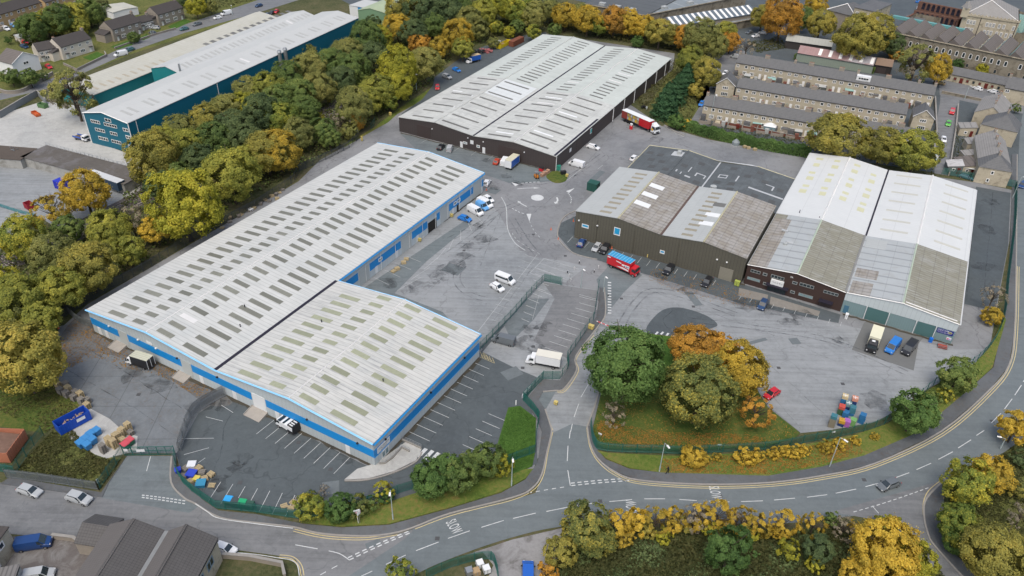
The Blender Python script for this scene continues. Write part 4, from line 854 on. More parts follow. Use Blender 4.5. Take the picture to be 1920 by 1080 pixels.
def gable(name, label, cat, fr, prof, L, wall, roofm, group=None, v0=0, rl=None, ov=.2, rname='roof'):
    r = at(fr, name, label, cat, group); shell(r, prof, v0, v0 + L, wall); roof(r, prof, v0, v0 + L, roofm, ov, name=rname); return r

# teal works
FT, WT = frame((156, 211), (239.5, 231), 10.4)
vT = FT.loc((679, 35), 10.4)[1]; rise = FT.fr((194, 208))[1]
pT = [(0, 10.4), (WT * .45, 12.0), (WT, 10.4)]
b = gable('factory', 'four storey teal factory range with pale pitched roof and white framed gable windows', 'factory', FT, pT, vT, m_teal, m_roofE)
for zz, spec in ((9.2, ((.48, .62, 1),)), (7.6, ((.13, .34, 3), (.43, .72, 4))), (7.3, ((.85, .97, 1),)), (4.9, ((.18, .40, 3), (.52, .68, 2), (.87, .98, 1))), (2.1, ((.2, .42, 3), (.5, .72, 3)))):
    for a0, a1, nb in spec: window(b, m_frame, m_glass, 'v', -.01, WT * a0, WT * a1, zz, zz + 1.1, nb)
window(b, m_frame, m_glass, 'v', -.01, WT * .87, WT * .98, 1.4, 2.8, 1)
sp_ = [(WT * .62, WT * .86, [v, ], 1.1, None) for k in range(int(vT / 9)) for v in (4 + k * 9, 6.6 + k * 9)]
lights(b, pT, sp_, m_lite); capstrip(b, 'verge_trim', m_frame, [(-.2, -.25, 10.4), (WT * .45, -.25, 12.1), (WT + .2, -.25, 10.4)], .16)
for a in (.0, WT): mb = MB(); mb.box(a - .15, a + .15, -.12, -.02, 0, 10.4); mb.build('corner_trim', m_frame, b)
for a in (3, 40): mb = MB(); mb.cyl((WT + .15, a), .09, .2, 10.2, 6); mb.build('downpipe', m_frame, b)
for vv in (74, 77.5): mb = MB(); mb.cyl((WT + .9, vv), .7, 4, 11.5, 10); mb.cyl((WT + .9, vv), .95, 11.5, 12.3, 10, r2=.6); mb.build('exhaust_stack', m_rail, b)
uB = FT.loc((302, 118), 10.8); v2 = FT.loc((337, 137), 9.6)[1]; u2 = FT.loc((272, 130), 9.6)[0]
p2_ = [(u2, 9.2), (u2 * .5, 11.0), (-.35, 9.2)]
b = gable('factory', 'second teal factory range with pale roof and blank teal gable over the inner yard', 'factory', FT, p2_, vT * .97 - v2, m_tealw, m_roofE, v0=v2)
lights(b, p2_, [(u2 * .36, u2 * .16, [v], 1.1, None) for k in range(int((vT - v2) / 5.2) - 1) for v in (v2 + 5 + k * 5.2, v2 + 7.2 + k * 5.2)], m_lite)
mb = MB(); mb.cyl((-1.6, v2 + 1.0), .35, 8, 12.6, 8); mb.build('flue', m_rail, b)
a_ = FT.loc((145, 145), 6.5); c_ = FT.loc((170, 178), 5.0); e_ = FT.loc((462, 30), 6.5)
p3_ = [(a_[0], 5.6), (a_[0] + 3.0, 6.6), (c_[0] + 1.0, 5.0)]
b = gable('factory', 'long low teal shed with lichen stained pale roof beside the main road', 'factory', FT, p3_, e_[1] - c_[1] + 8, m_tealw, m_lich, v0=c_[1])
lights(b, p3_, [(c_[0] - 3.6, c_[0] - .8, [c_[1] + 60 + 4.2 * i for i in range(14)], 2.2, None)], m_dl)
lights(b, p3_, [(c_[0] - 4.2, c_[0] - 1.2, [c_[1] + 4 + 3.6 * i for i in range(10)], 1.1, None)], M('rust_rooflight', (.36, .33, .26), .6))
# green shed and tin shed beyond
FG, WG = frame((671, 19), (727, 29), 7)
b = gable('shed', 'pale green metal shed beyond the end of the teal factory', 'shed', FG, [(0, 7), (WG * .42, 8.8), (WG + 6, 7)], 34, M('green_cladding', (0.168, 0.28, 0.168), .6, .1, 1, lines=(('x', 1, .06, .85),)), M('green_roof_sheet', (0.325, 0.39, 0.26), .7, .12, .6, .1, lines=(('y', 1.1, .08, .88),)))
lights(b, [(0, 7), (WG * .42, 8.8), (WG + 6, 7)], [(WG * .6, WG * .95, (8, 16, 24), 1.0, None)], m_dl)
FB, WB = frame((655, 10), (690, 17), 5)
b = gable('shed', 'white and bright blue metal shed at the top edge behind the green shed', 'shed', FB, [(0, 5), (WB, 5.3)], 12, M('bright_blue_cladding', (.02, .25, .55), .5), m_roofE)
panel(b, 'white_end', m_whited, 'v', 0, 0, WB * .45, .1, 4.9, .05)
# loading ramps and low sheds in the concrete yard
FL, WL = frame((40, 294), (232, 346), 3.0)
b = gable('flat_shed', 'long low shed with mossy dark flat roof and pale concrete wall in works yard', 'shed', FL, [(0, 3.0), (WL, 3.0)], 9, M('streaked_concrete', (.33, .33, .31), .85, .2, 1, .2, stain=(.3, .5, (.13, .12, .1), .6)), M('mossy_felt', (.10, .092, .082), .9, .3, 1.0, .15, stain=(.2, .48, (.15, .145, .15), .7)))
capstrip(b, 'edge_rail', m_rail, [(0, 8.9, 4.1), (WL, 8.9, 4.1)], .06); capstrip(b, 'edge_rail', m_rail, [(0, 8.9, 3.6), (WL, 8.9, 3.6)], .06)
for k in range(26): mb = MB(); mb.cyl((WL * k / 25, 8.9), .05, 3, 4.1, 5); mb.build('rail_post', m_rail, b)
FL2, WL2 = frame((-60, 292), (38, 300), 3.0)
gable('flat_shed', 'brown flat roofed shed at the left edge of the works yard', 'shed', FL2, [(0, 3.0), (WL2, 3.0)], 8, _M['streaked_concrete'], M('brown_felt_roof', (.085, .07, .058), .9, .25, 1.0, .2))
FS, WS = frame((26, 293), (38, 300), 0, None)
b = thing('metal_staircase', 'grey metal staircase between the two flat roofed yard sheds', 'staircase', (*G(30, 300), 0), FL.yaw)
mb = MB()
for k in range(12): mb.box(-.6, .6, k * .35, k * .35 + .3, 3.3 - k * .27, 3.36 - k * .27)
mb.build('treads', m_rail, b)
for sx_ in (-.65, .65):
    mb = MB(); mb.tube((sx_, 0, 4.3), (sx_, 4.2, 1.3), .06); mb.tube((sx_, 0, 3.3), (sx_, 4.2, .2), .1)
    for k in range(5): mb.tube((sx_, k * 1.0, 3.2 - k * .75), (sx_, k * 1.0, 4.2 - k * .75), .05)
    mb.build('stair_rail', m_rail, b)

# --- houses --------------------------------------------------------------
def chimney(parent, u, v, z, w=1.0, d=.9, mat=None):
    mb = MB(); mb.box(u - w / 2, u + w / 2, v - d / 2, v + d / 2, z - .8, z + 1.0)
    c = mb.build('chimney', mat or m_stoneb, parent); mb = MB()
    for k in (-.25, .25): mb.cyl((u + k, v), .12, z + 1.0, z + 1.4, 6)
    mb.build('chimney_pot', M('clay_pot', (.3, .14, .08), .8), c)
def door(root, u0, mat=None, v=0, z0=.05, w=.95, h=2.1):
    d = panel(root, 'door', mat or m_frame, 'v', v, u0, u0 + w, z0, z0 + h, .06); mb = MB(); mb.box(u0 + w - .18, u0 + w - .1, v - .12, v - .06, z0 + .95, z0 + 1.05); mb.build('handle', m_rail, d); return d
def house_parts(r, w, d, e, rise, wall, roofm, var=0, chim=True, u0=0, trim=True):
    shell(r, [(u0, e), (u0 + w, e)], 0, d, wall)
    # ridge runs along u
    mb = MB(); ov = .2; yo = [(-ov, e - rise * ov / (d / 2)), (d / 2, e + rise), (d + ov, e - rise * ov / (d / 2))]
    for (ya, za), (yb, zb) in zip(yo[:-1], yo[1:]):
        mb.hexa([(u0, ya, za - .02), (u0 + w, ya, za - .02), (u0 + w, yb, zb - .02), (u0, yb, zb - .02), (u0, ya, za + .14), (u0 + w, ya, za + .14), (u0 + w, yb, zb + .14), (u0, yb, zb + .14)])
    ro = mb.build('roof', roofm, r)
    mb = MB(); mb.add([(u0 + .01, 0, e), (u0 + .01, d / 2, e + rise), (u0 + .01, d, e), (u0 + w - .01, 0, e), (u0 + w - .01, d / 2, e + rise), (u0 + w - .01, d, e)], [(0, 1, 2), (5, 4, 3)]); mb.build('gable_wall', wall, r)
    if chim: chimney(ro, u0 + (w - .5 if var % 2 else .5), d / 2, e + rise)
    if trim: mb = MB(); mb.tube((u0, -.22, e - .1), (u0 + w, -.22, e - .1), .08, 5); mb.build('gutter', m_blackt, r)
    return ro
def facade(r, w, e, var, u0=0, doorm=None):
    rnd = random.Random(var); f = m_frame
    x = u0 + .5
    ww = 1.5 if var % 3 else 1.1
    window(r, f, m_glass, 'v', -.01, x, x + ww, e - 1.75, e - .55, 1)
    window(r, f, m_glass, 'v', -.01, u0 + w - 2.0, u0 + w - .7, e - 1.75, e - .55, 1 if var % 2 else 0)
    if var % 2:
        window(r, f, m_glass, 'v', -.01, u0 + .5, u0 + 2.2, .8, 2.2, 2); door(r, u0 + w - 1.6, doorm or (m_frame if var % 4 else m_navydoor))
    else:
        door(r, u0 + .6, doorm or (m_frame if var % 3 else m_reddoor)); window(r, f, m_glass, 'v', -.01, u0 + w - 2.4, u0 + w - .8, .8, 2.2, 2)
def terrace(L, R, e, d, n, rise, wall, roofm, label, group, cat='house', name='terraced_house', nvar=4, yard=True, doorm=None, skip=()):
    fr, W_ = frame(L, R, e); w = W_ / n; protos = []
    for k in range(n):
        if k in skip: continue
        p = fr.w(k * w, 0)
        if len(protos) < nvar:
            r = thing(name, label, cat, (p[0], p[1], 0), fr.yaw, group)
            house_parts(r, w, d, e, rise, wall, roofm, k); facade(r, w, e, k, doorm=doorm)
            if yard:
                mb = MB(); mb.box(-.12, .12, -4.6, -.03, 0, 1.5); mb.box(.13, w * .6, -4.6, -4.4, 0, 1.1); mb.build('garden_wall', m_stoneb, r); mb = MB(); mb.box(w * .55, w * .55 + 1.3, -4.2, -3.0, 0, 1.6 + .3 * (k % 2)); mb.build('coal_shed', [m_stoneb, m_lite, m_reddoor, m_brickr][k % 4], r)
                mb = MB(); mb.box(.05, 2.2 if k % 2 else 1.6, -2.0, -.02, 0, .25 if k % 3 else 2.1); mb.build('porch' if k % 3 == 0 else 'front_step', wall if k % 3 else m_slate, r)
            protos.append(r)
        else: clone(protos[(k * 3 + k // 4) % nvar], (p[0], p[1], 0), fr.yaw, label)
    return fr, W_
gT = 'stone terraced houses right of the conifers'
fr1, W1_ = terrace((1380, 117), (1752, 179), 5.2, 7.5, 13, 2.6, m_stone, m_slate, 'stone house of the back terrace below the striped sheds', gT)
fr2, W2_ = terrace((1381, 163), (1700, 215), 5.2, 7.5, 11, 2.6, m_stone, m_slate, 'stone house of the middle terrace', gT)
fr3, W3_ = terrace((1319, 197), (1716, 263), 5.2, 7.5, 14, 2.6, m_stone, m_slate, 'stone house of the front terrace behind the long hedge', gT)
def gablefront(L, R, e, d, rise, wall, roofm, label, name='end_house', cat='house', back=0, bars=2, group=gT, z=None):
    fr, w = frame(L, R, e); r = at(fr, name, label, cat, group)
    shell(r, [(0, e), (w / 2, e + rise), (w, e)], -back, d, wall); roof(r, [(0, e), (w / 2, e + rise), (w, e)], -back, d, roofm, .25)
    window(r, m_frame, m_glass, 'v', -.01 - back, w / 2 - 1.1, w / 2 + 1.1, e - 1.7, e - .5, bars); window(r, m_frame, m_glass, 'v', -.01 - back, w / 2 - 1.3, w / 2 + 1.3, .8, 2.2, bars + 1)
    capstrip(r, 'bargeboard', m_frame, [(-.25, -.27 - back, e), (w / 2, -.27 - back, e + rise + .1), (w + .25, -.27 - back, e)], .1); return r
gablefront((1713, 218), (1752, 224), 5.2, 8, 2.8, m_stone, m_slate, 'gable fronted stone end house at the right end of the middle terrace')
gablefront((1344, 157), (1378, 162), 5.0, 8, 2.8, m_stone, m_slate, 'gable fronted stone end house at the left end of the middle terrace')
gablefront((1689, 270), (1722, 277), 4.6, 6, 2.4, m_stone, m_slate, 'small stone gabled house with slate roof between the olive trees')
# dormer, conservatory, canopy: pieces seen on the rows
for fr_, u_, v_, lab in ((fr1, W1_ * .655, 1.2, 'white box dormer'),):
    r = thing('dormer', 'white box dormer with four dark windows on the back terrace roof', 'dormer', (*fr_.w(u_, 0), 0), fr_.yaw)
    mb = MB(); mb.box(-2.6, 2.6, .8, 3.4, 5.9, 7.6); mb.build('dormer_wall', m_whited, r); window(r, m_frame, m_glass, 'v', .79, -1.9, 1.9, 6.3, 7.2, 3)
c0 = G(1442, 246); r = thing('conservatory', 'white and red glazed conservatory in front of the front terrace', 'conservatory', (*c0, 0), fr3.yaw)
mb = MB(); mb.box(-2, 2, -1.5, 1.5, 0, .9); mb.build('base_wall', m_reddoor, r); mb = MB(); mb.box(-1.95, 1.95, -1.45, 1.45, .9, 2.2); mb.build('glazing', m_glassb, r)
mb = MB(); mb.add([(-2.1, -1.6, 2.2), (2.1, -1.6, 2.2), (2.1, 1.6, 2.2), (-2.1, 1.6, 2.2), (0, 0, 3.3)], [(0, 1, 4), (1, 2, 4), (2, 3, 4), (3, 0, 4)]); mb.build('roof', m_whited, r)
# semi-detached houses top left
gS = 'brown brick semi-detached houses along the main road'
def semi(L, R, e, d, label, wall=m_pale, annex=True, group=gS, rise=2.8, roofm=m_tile, name='semi_detached_house'):
    fr, w = frame(L, R, e); r = at(fr, name, label, 'house', group)
    house_parts(r, w, d, e, rise, wall, roofm, 1, True)
    for a in (.08, .3, .55, .8): window(r, m_frame, m_glass, 'v', -.01, w * a, w * a + 1.3, e - 1.8, e - .6, 1)
    window(r, m_frame, m_glass, 'v', -.01, w * .26, w * .26 + 2.2, .8, 2.2, 2); window(r, m_frame, m_glass, 'v', -.01, w * .56, w * .56 + 2.2, .8, 2.2, 2)
    door(r, w * .1); door(r, w * .86); mb = MB(); mb.box(w * .1 - .2, w * .1 + 1.2, -1, -.05, 2.2, 2.4); mb.build('door_canopy', m_tile, r); mb = MB(); mb.box(w * .86 - .2, w * .86 + 1.2, -1, -.05, 2.2, 2.4); mb.build('door_canopy', m_tile, r)
    if annex:
        mb = MB(); mb.box(-3.2, -.05, 1.5, d - .5, 0, 3.4); mb.build('annex_wall', wall, r); mb = MB(); mb.hexa([(-3.4, 1.3, 3.4), (-.03, 1.3, 3.4), (-.03, d - .3, 3.4), (-3.4, d - .3, 3.4), (-3.4, 1.3, 3.5), (-.03, 1.3, 4.6), (-.03, d - .3, 4.6), (-3.4, d - .3, 3.5)]); mb.build('annex_roof', roofm, r)
    return r
semi((113, 89), (171, 72), 5.2, 8, 'pale rendered semi-detached house beside the white cottage')
semi((210, 56), (263, 40), 5.2, 8, 'brown brick semi-detached house between two green lawns', m_stoneb)
semi((295, 28), (343, 14), 5.2, 8, 'brown brick semi-detached house nearest the yellow roadside tree', m_stoneb)
semi((262, 43), (286, 37), 3.6, 6, 'low slate roofed link house between two brown semi-detached houses', m_stoneb, False, rise=1.8)
semi((70, 96), (112, 88), 4.6, 7, 'low pale side wing joined to the rendered semi-detached house', m_pale, False, rise=2.2)
gablefront((22, 120), (71, 105), 5.2, 9, 3.0, m_render, m_slateb, 'white rendered cottage with brown roof behind a clipped hedge', 'cottage', group=None, bars=1)
terrace((-30, 36), (80, 3), 5.4, 9, 5, 2.8, m_ybrick, m_tile, 'yellow brick terraced house at the top left corner', 'yellow brick terraced houses', nvar=2)
terrace((84, 5), (140, -12), 5.4, 9, 3, 2.8, m_ybrick, m_tile, 'yellow brick terraced house cut by the top edge', 'yellow brick terraced houses', nvar=1)
fg, wg = frame((212, 24), (258, 14), 3.2); b = gable('clubhouse', 'pale flat roofed hall among the trees behind the semi-detached houses', 'hall', fg, [(0, 3.2), (wg * .5, 3.7), (wg, 3.2)], 12, m_render, m_lich)
fg, wg = frame((36, 72), (57, 68), 2.4); gable('garage', 'small garage with pale roof above the red car drive', 'garage', fg, [(0, 2.4), (wg, 2.5)], 6, m_pale, m_lite)
# sheds above the terraces
FQ, WQ = frame((1495, 99), (1638, 123), 3.6)
b = at(FQ, 'shed', 'long shed with blue-grey and rust red roof and six white rooflights', 'shed'); house_parts(b, WQ, 9, 3.6, 2.0, M('green_grey_cladding', (0.208, 0.247, 0.202), .7, .1, 1, lines=(('x', .9, .06, .85),)), M('rust_red_roof', (0.28, 0.182, 0.175), .75, .2, .5, .1, lines=(('x', 1.2, .08, .8),), stain=(.07, .5, (.3, .32, .34), .8)), 0, False)
for k in range(6):
    u_ = WQ * (.27 + .135 * k); mb = MB(); z = lambda y: 3.6 + 2.0 * y / 4.5; mb.hexa([(u_, .5, z(.5) + .14), (u_ + 1.3, .5, z(.5) + .14), (u_ + 1.3, 4.2, z(4.2) + .14), (u_, 4.2, z(4.2) + .14), (u_, .5, z(.5) + .2), (u_ + 1.3, .5, z(.5) + .2), (u_ + 1.3, 4.2, z(4.2) + .2), (u_, 4.2, z(4.2) + .2)]); mb.build('rooflight', m_frame, b)
FQ, WQ = frame((1641, 121), (1673, 126), 3.4); b = at(FQ, 'garage', 'dark garage with brown roof and two cream rooflights beside the striped shed', 'garage'); house_parts(b, WQ, 8, 3.4, 1.8, M('dark_boarding', (.035, .03, .028), .8), M('brown_roof_sheet', (.20, .14, .10), .8, .2, 1), 0, False); panel(b, 'garage_door', m_bdoor, 'v', 0, 1, 4.6, .05, 2.6, .06)
FQ, WQ = frame((1473, 76), (1560, 88), 3.4); b = at(FQ, 'shed', 'grey lichen roofed shed behind the rust red roofed shed', 'shed'); house_parts(b, WQ, 7, 3.4, 1.8, M('dark_boarding2', (.04, .036, .034), .8), M('grey_lichen_roof', (0.312, 0.319, 0.293), .8, .2, .5, .1, lines=(('x', 1.4, .1, .8),)), 0, False)
# vertical terrace on the right
gR = 'stone houses of the right hand terrace'
def rowhouse(L, R, e, d0, d1, rise, wall, roofm, label, n=1, hip=False, front=True):
    fr, w = frame(L, R, e); r = at(fr, 'stone_house', label, 'house', gR)
    prof = [(0, e), (w * .55, e + rise), (w, e)]; shell(r, [(0, e), (w, e)] if hip else prof, d0, d1, wall)
    if hip:
        mb = MB(); hd = d0 + w * .45; mb.add([(-.2, d0 - .2, e), (w + .2, d0 - .2, e), (w * .55, hd, e + rise), (-.2, d1, e), (w + .2, d1, e), (w * .55, d1, e + rise)], [(0, 1, 2), (0, 2, 5, 3), (1, 4, 5, 2), (3, 5, 4)]); ro = mb.build('roof', roofm, r)
    else: ro = roof(r, prof, d0, d1, roofm, .12)
    for k in range(n): chimney(ro, w * .55, d0 + (d1 - d0) * (k + 1) / (n + .3), e + rise, .6, 1.0)
    if front:
        window(r, m_frame, m_glass, 'v', d0 - .01, w * .4, w * .4 + .9, e - 1.9, e - .7); window(r, m_frame, m_glass, 'v', d0 - .01, w * .35, w * .35 + .9, .8, 2.0)
    for k in range(n): window(r, m_frame, m_glass, 'u', w + .01, d0 + (d1 - d0) * (k + .4) / n, d0 + (d1 - d0) * (k + .4) / n + 1.2, e - 1.8, e - .6)
    return r
fa, wa = frame((1836, 312), (1898, 323), 5.4)
rowhouse((1836, 312), (1898, 323), 5.4, 0, 6.5, 3.0, m_stone, m_slate, 'hipped slate end house nearest the green fence', 1, True)
for k, (a, c) in enumerate(((6.5, 13), (13, 19.5), (19.5, 26))): rowhouse((1836, 312), (1898, 323), 5.4, a + .01, c, 3.0, m_stone, m_slateg, ['stone slated house next above the hipped end house', 'stone slated house in the middle of right terrace', 'stone slated house at the step of right terrace'][k], 1, False, False)
rowhouse((1837, 238), (1905, 254), 5.6, 3.2, 13, 3.4, m_stone, m_slate, 'larger dark slate hipped house in the right terrace', 1, True)
for k, (a, c) in enumerate(((0, 6), (6, 12), (12, 18))): rowhouse((1826, 213), (1880, 225), 5.4, a + 2 - .0, c + 2 - .02, 3.0, m_stone, m_slateg, ['stone slated house above the larger hipped house', 'stone slated house second from the red car lane', 'stone slated house nearest the cottages lane'][k], 1, False, k == 0)
def leanto(L, R, e, d, wall, roofm, label, name='outbuilding'):
    fr, w = frame(L, R, e); r = at(fr, name, label, 'outbuilding', 'lean-to outbuildings of the right hand terrace'); shell(r, [(0, e), (w, e + .9)], 0, d, wall); roof(r, [(0, e), (w, e + .9)], 0, d, roofm, .15); window(r, m_frame, m_glass, 'v', -.01, w * .3, w * .3 + 1, .9, 1.9); door(r, w * .65, m_reddoor); return r
leanto((1801, 240), (1832, 244), 2.8, 5, m_stone, m_slateg, 'stone outbuilding with door and window left of the hipped house')
leanto((1815, 270), (1843, 273), 2.8, 5, m_stone, m_slateg, 'stone outbuilding with red blind beside the middle houses')
leanto((1809, 292), (1838, 294), 2.6, 4, m_stone, m_slateg, 'low outbuilding with plain stone slates')
leanto((1803, 313), (1834, 315), 2.6, 7, m_stone, m_slateb, 'outbuilding with three white rooflights behind the white canopy')
r = thing('canopy', 'flat white canopy in front of the lowest outbuilding', 'canopy', (*G(1818, 326), 0), fa.yaw); mb = MB(); mb.box(-4.2, 3.2, -1.6, 1.2, 2.3, 2.4); mb.build('sheet', m_whited, r); mb = MB(); [mb.cyl((x, y), .06, 0, 2.3, 5) for x in (-4, 3) for y in (-1.4, 1)]; mb.build('post', m_rail, r)
leanto((1778, 312), (1806, 316), 2.2, 5, M('grey_boarding', (.13, .15, .15), .8), M('chalky_roof', (.45, .45, .45), .8, .3, 2, stain=(.6, .5, (.2, .2, .19), .8)), 'grey garden shed with chalky patched roof', 'garden_shed')
# cottages and the mill
FC, WC = frame((1775, 137), (1886, 160), 3.0)
b = at(FC, 'cottage_row', 'long single storey stone row with slate roof and maroon doors by the mill', 'cottages'); house_parts(b, WC, 6.5, 3.0, 2.2, m_stone, m_slate, 0, False)
for k in range(9):
    u_ = WC * (.04 + .105 * k)
    if k in (2, 6): door(b, u_, m_reddoor, w=1.3)
    else: window(b, m_stoned, m_reddoor if k % 2 else m_glass, 'v', -.01, u_, u_ + 1.1, .8, 2.1)
FC, WC = frame((1884, 164), (1945, 176), 5.4); b = at(FC, 'stone_house', 'tall stone house with slate roof at the right edge beside the cottage row', 'house'); house_parts(b, WC, 9, 5.4, 3.2, m_stone, m_slate, 0, True); facade(b, WC, 5.4, 2)
FM, WM = frame((1666, 60), (1990, 127), 9.0)
b = at(FM, 'weaving_mill', 'two storey sooty stone mill range with arched windows and sawtooth rooflights', 'mill')
shell(b, [(0, 9), (WM, 9)], 0, 42, m_stoned); capstrip(b, 'parapet', m_stoned, [(-.3, -.1, 9.1), (WM, -.1, 9.1)], .35)
def arched(root, u0, w, z0, h, side_v=0):
    mb = MB(); n = 7; P = [(u0, z0), (u0 + w, z0)] + [(u0 + w / 2 + w / 2 * math.cos(math.pi * i / n), z0 + h - w / 2 + w / 2 * math.sin(math.pi * i / n)) for i in range(n + 1)]
    c = (u0 + w / 2, z0 + h / 2); Q = [(c[0] + (x - c[0]) * .72, c[1] + (z - c[1]) * .82) for x, z in P]
    m_ = len(P); mb.add([(x, side_v - .08, z) for x, z in P] + [(x, side_v - .08, z) for x, z in Q], [(i, (i + 1) % m_, m_ + (i + 1) % m_, m_ + i) for i in range(m_)])
    f = mb.build('window', m_frame, root); mb = MB(); mb.add([(x, side_v - .05, z) for x, z in Q], [tuple(range(m_))]); mb.build('pane', m_glass, f)
k_ = 0; u_ = 1.5
while u_ < WM - 3:
    if (k_ % 13) != 5: arched(b, u_, 1.3, 4.9, 2.3)
    if k_ % 2 == 0: window(b, m_stoneb, m_glass, 'v', -.01, u_, u_ + 1.2, 1.2, 2.9)
    u_ += 2.75; k_ += 1
m_tealg = M('copper_green_panel', (0.224, 0.364, 0.336), .6, .15, 1)
u_ = 1.0; k_ = 0
while u_ < WM - 6:
    mb = MB(); mb.hexa([(u_, .6, 9.0), (u_ + 5.4, .6, 9.0), (u_ + 5.4, 24, 9.0), (u_, 24, 9.0), (u_ + 1.2, .6, 11.2), (u_ + 1.6, .6, 11.2), (u_ + 1.6, 24, 11.2), (u_ + 1.2, 24, 11.2)])
    s = mb.build('sawtooth_roof', m_slateb, b); mb = MB(); mb.hexa([(u_ - .03, .7, 9.1), (u_, .7, 9.1), (u_, 23.9, 9.1), (u_ - .03, 23.9, 9.1), (u_ + 1.13, .7, 11.1), (u_ + 1.2, .7, 11.1), (u_ + 1.2, 23.9, 11.1), (u_ + 1.13, 23.9, 11.1)]); mb.build('glazing', m_tealg, s)
    u_ += 6.0
mb = MB(); mb.box(-6, 27, 24.3, 26.3, 9, 10.2); mb.build('roof_walkway', M('turquoise_sheet', (.12, .30, .30), .5, .1, 1), b)
FM2, WM2 = frame((1807, 27), (1912, 42), 15)
b = at(FM2, 'mill', 'tall square gritstone mill block with slate hipped roof and rows of windows', 'mill')
shell(b, [(0, 15), (WM2, 15)], 0, 26, m_stone); mb = MB(); mb.add([(.4, .4, 15), (WM2 - .4, .4, 15), (WM2 - .4, 26, 15), (.4, 26, 15), (WM2 * .42, 9, 20.5), (WM2 * .42, 19, 20.5)], [(0, 1, 4), (1, 2, 5, 4), (2, 3, 5), (3, 0, 4, 5)]); mb.build('roof', m_slateg, b)
mb = MB(); mb.tube((.4, .4, 15.1), (WM2 * .42, 9, 20.6), .2, 4); mb.tube((WM2 - .4, .4, 15.1), (WM2 * .42, 9, 20.6), .2, 4); mb.build('hip_cap', m_ridge, b)
mb = MB(); mb.box(-.3, WM2 + .3, -.3, .1, 14.7, 15.5); mb.build('parapet', m_stone, b)
for i in range(16): mb = MB(); mb.box(WM2 * i / 15 - .3, WM2 * i / 15 + .3, -.35, .15, 15.5, 16.0); mb.build('merlon', m_stone, b)
mb = MB(); mb.box(-1.2, 1.8, -1.0, 2.0, 14, 18); tu = mb.build('turret', m_stone, b); mb = MB(); mb.cyl((.3, .5), 2.3, 18, 21, 4, r2=.05); mb.build('turret_roof', m_slateg, tu)
for zz in (11.2, 7.8, 4.4, 1.4):
    for k in (0.1, .155, .21, .44, .50, .56, .66, .74, .83, .91):
        if (k, zz) != (.83, 11.2): window(b, m_frame, m_glass, 'v', -.01, WM2 * k, WM2 * k + 1.0, zz, zz + 1.9, 1)
for k in (.33, .97): mb = MB(); mb.cyl((WM2 * k, -.15), .12, 0, 14.6, 6); mb.build('downpipe', m_black, b)
for k in range(5):
    for zz in (11.2, 7.8): window(b, m_frame, m_glass, 'u', WM2 + .01, 3 + k * 4.4, 4.2 + k * 4.4, zz, zz + 1.9, 1)
FM3, WM3 = frame((1700, 24), (1796, 44), 10)
b = at(FM3, 'ruined_mill', 'roofless red-brown mill shell with dark arched window openings', 'mill ruin')
mb = MB(); mb.box(0, WM3, 14, 14.8, 0, 13); mb.box(0, .8, 0, 14, 0, 8); mb.box(WM3 - .8, WM3, 0, 14, 0, 12); mb.box(.8, WM3 - .8, 8, 8.6, 0, 10); mb.build('wall', M('burnt_brick', (0.161, 0.087, 0.063), .9, .35, 1.0, .3, stain=(.5, .5, (.05, .035, .03), .7)), b)
for yv, zz in ((8.0, 6.4), (14.0, 9.6)):
    for k in range(9): u_ = 2 + k * (WM3 - 5) / 8; mb = MB(); mb.box(u_, u_ + 1.4, yv - .06, yv - .01, zz, zz + 2.4); mb.cyl((u_ + .7, zz + 2.4), .7, yv - .06, yv - .01, 10, 'y'); mb.build('window_opening', m_black, b)
FM4, WM4 = frame((1697, 33), (1780, 46), 7)
b = at(FM4, 'engine_house', 'low stone engine house with round arches below the mill ruin', 'engine house'); shell(b, [(0, 7), (WM4, 7)], -2, 5, m_stoneb); roof(b, [(0, 7), (WM4 * .45, 7)], -1.6, 4.6, m_slate, 0.0, .3)
for k in (.45, .72): mb = MB(); mb.cyl((WM4 * k, 5), 1.1, -2.06, -2.01, 12, 'y'); mb.build('window_opening', m_black, b)
FM5, WM5 = frame((1552, 18), (1583, 26), 8)
b = at(FM5, 'lodge', 'stone lodge with hipped slate roof and bright ridge beside the orange trees', 'lodge'); shell(b, [(0, 8), (WM5 + 6, 8)], 0, 16, m_stoneb)
mb = MB(); mb.add([(-.4, -.4, 8), (WM5 + 6.4, -.4, 8), (WM5 + 6.4, 16.4, 8), (-.4, 16.4, 8), (WM5 * .75, 5, 11.5), (WM5 * .75, 11, 11.5)], [(0, 1, 4), (1, 2, 5, 4), (2, 3, 5), (3, 0, 4, 5)]); mb.build('roof', m_slate, b); mb = MB(); mb.tube((-.4, -.4, 8.1), (WM5 * .75, 5, 11.6), .2, 4); mb.tube((WM5 * .75, 5, 11.6), (WM5 + 6.4, -.4, 8.1), .2, 4); mb.build('hip_cap', m_frame, b)
FM6, WM6 = frame((1603, 14), (1640, 22), 14)
b = at(FM6, 'mill', 'tall stone mill gable at the top edge left of the ruin', 'mill'); shell(b, [(0, 14), (WM6, 14)], 0, 20, m_stone); roof(b, [(0, 14), (WM6, 14)], 0, 20, m_slate, .3)
for zz in (10.5, 6.5, 2.5):
    for k in (.1, .4, .7): window(b, m_frame, m_glass, 'v', -.01, WM6 * k, WM6 * k + 1.4, zz, zz + 2.0, 2)
FM7, WM7 = frame((1900, 66), (1990, 40), 8)
b = at(FM7, 'sawtooth_shed', 'green glazed sawtooth shed at the right edge behind the mill range', 'mill shed')
shell(b, [(0, 8), (WM7, 8)], 0, 20, m_stoned)
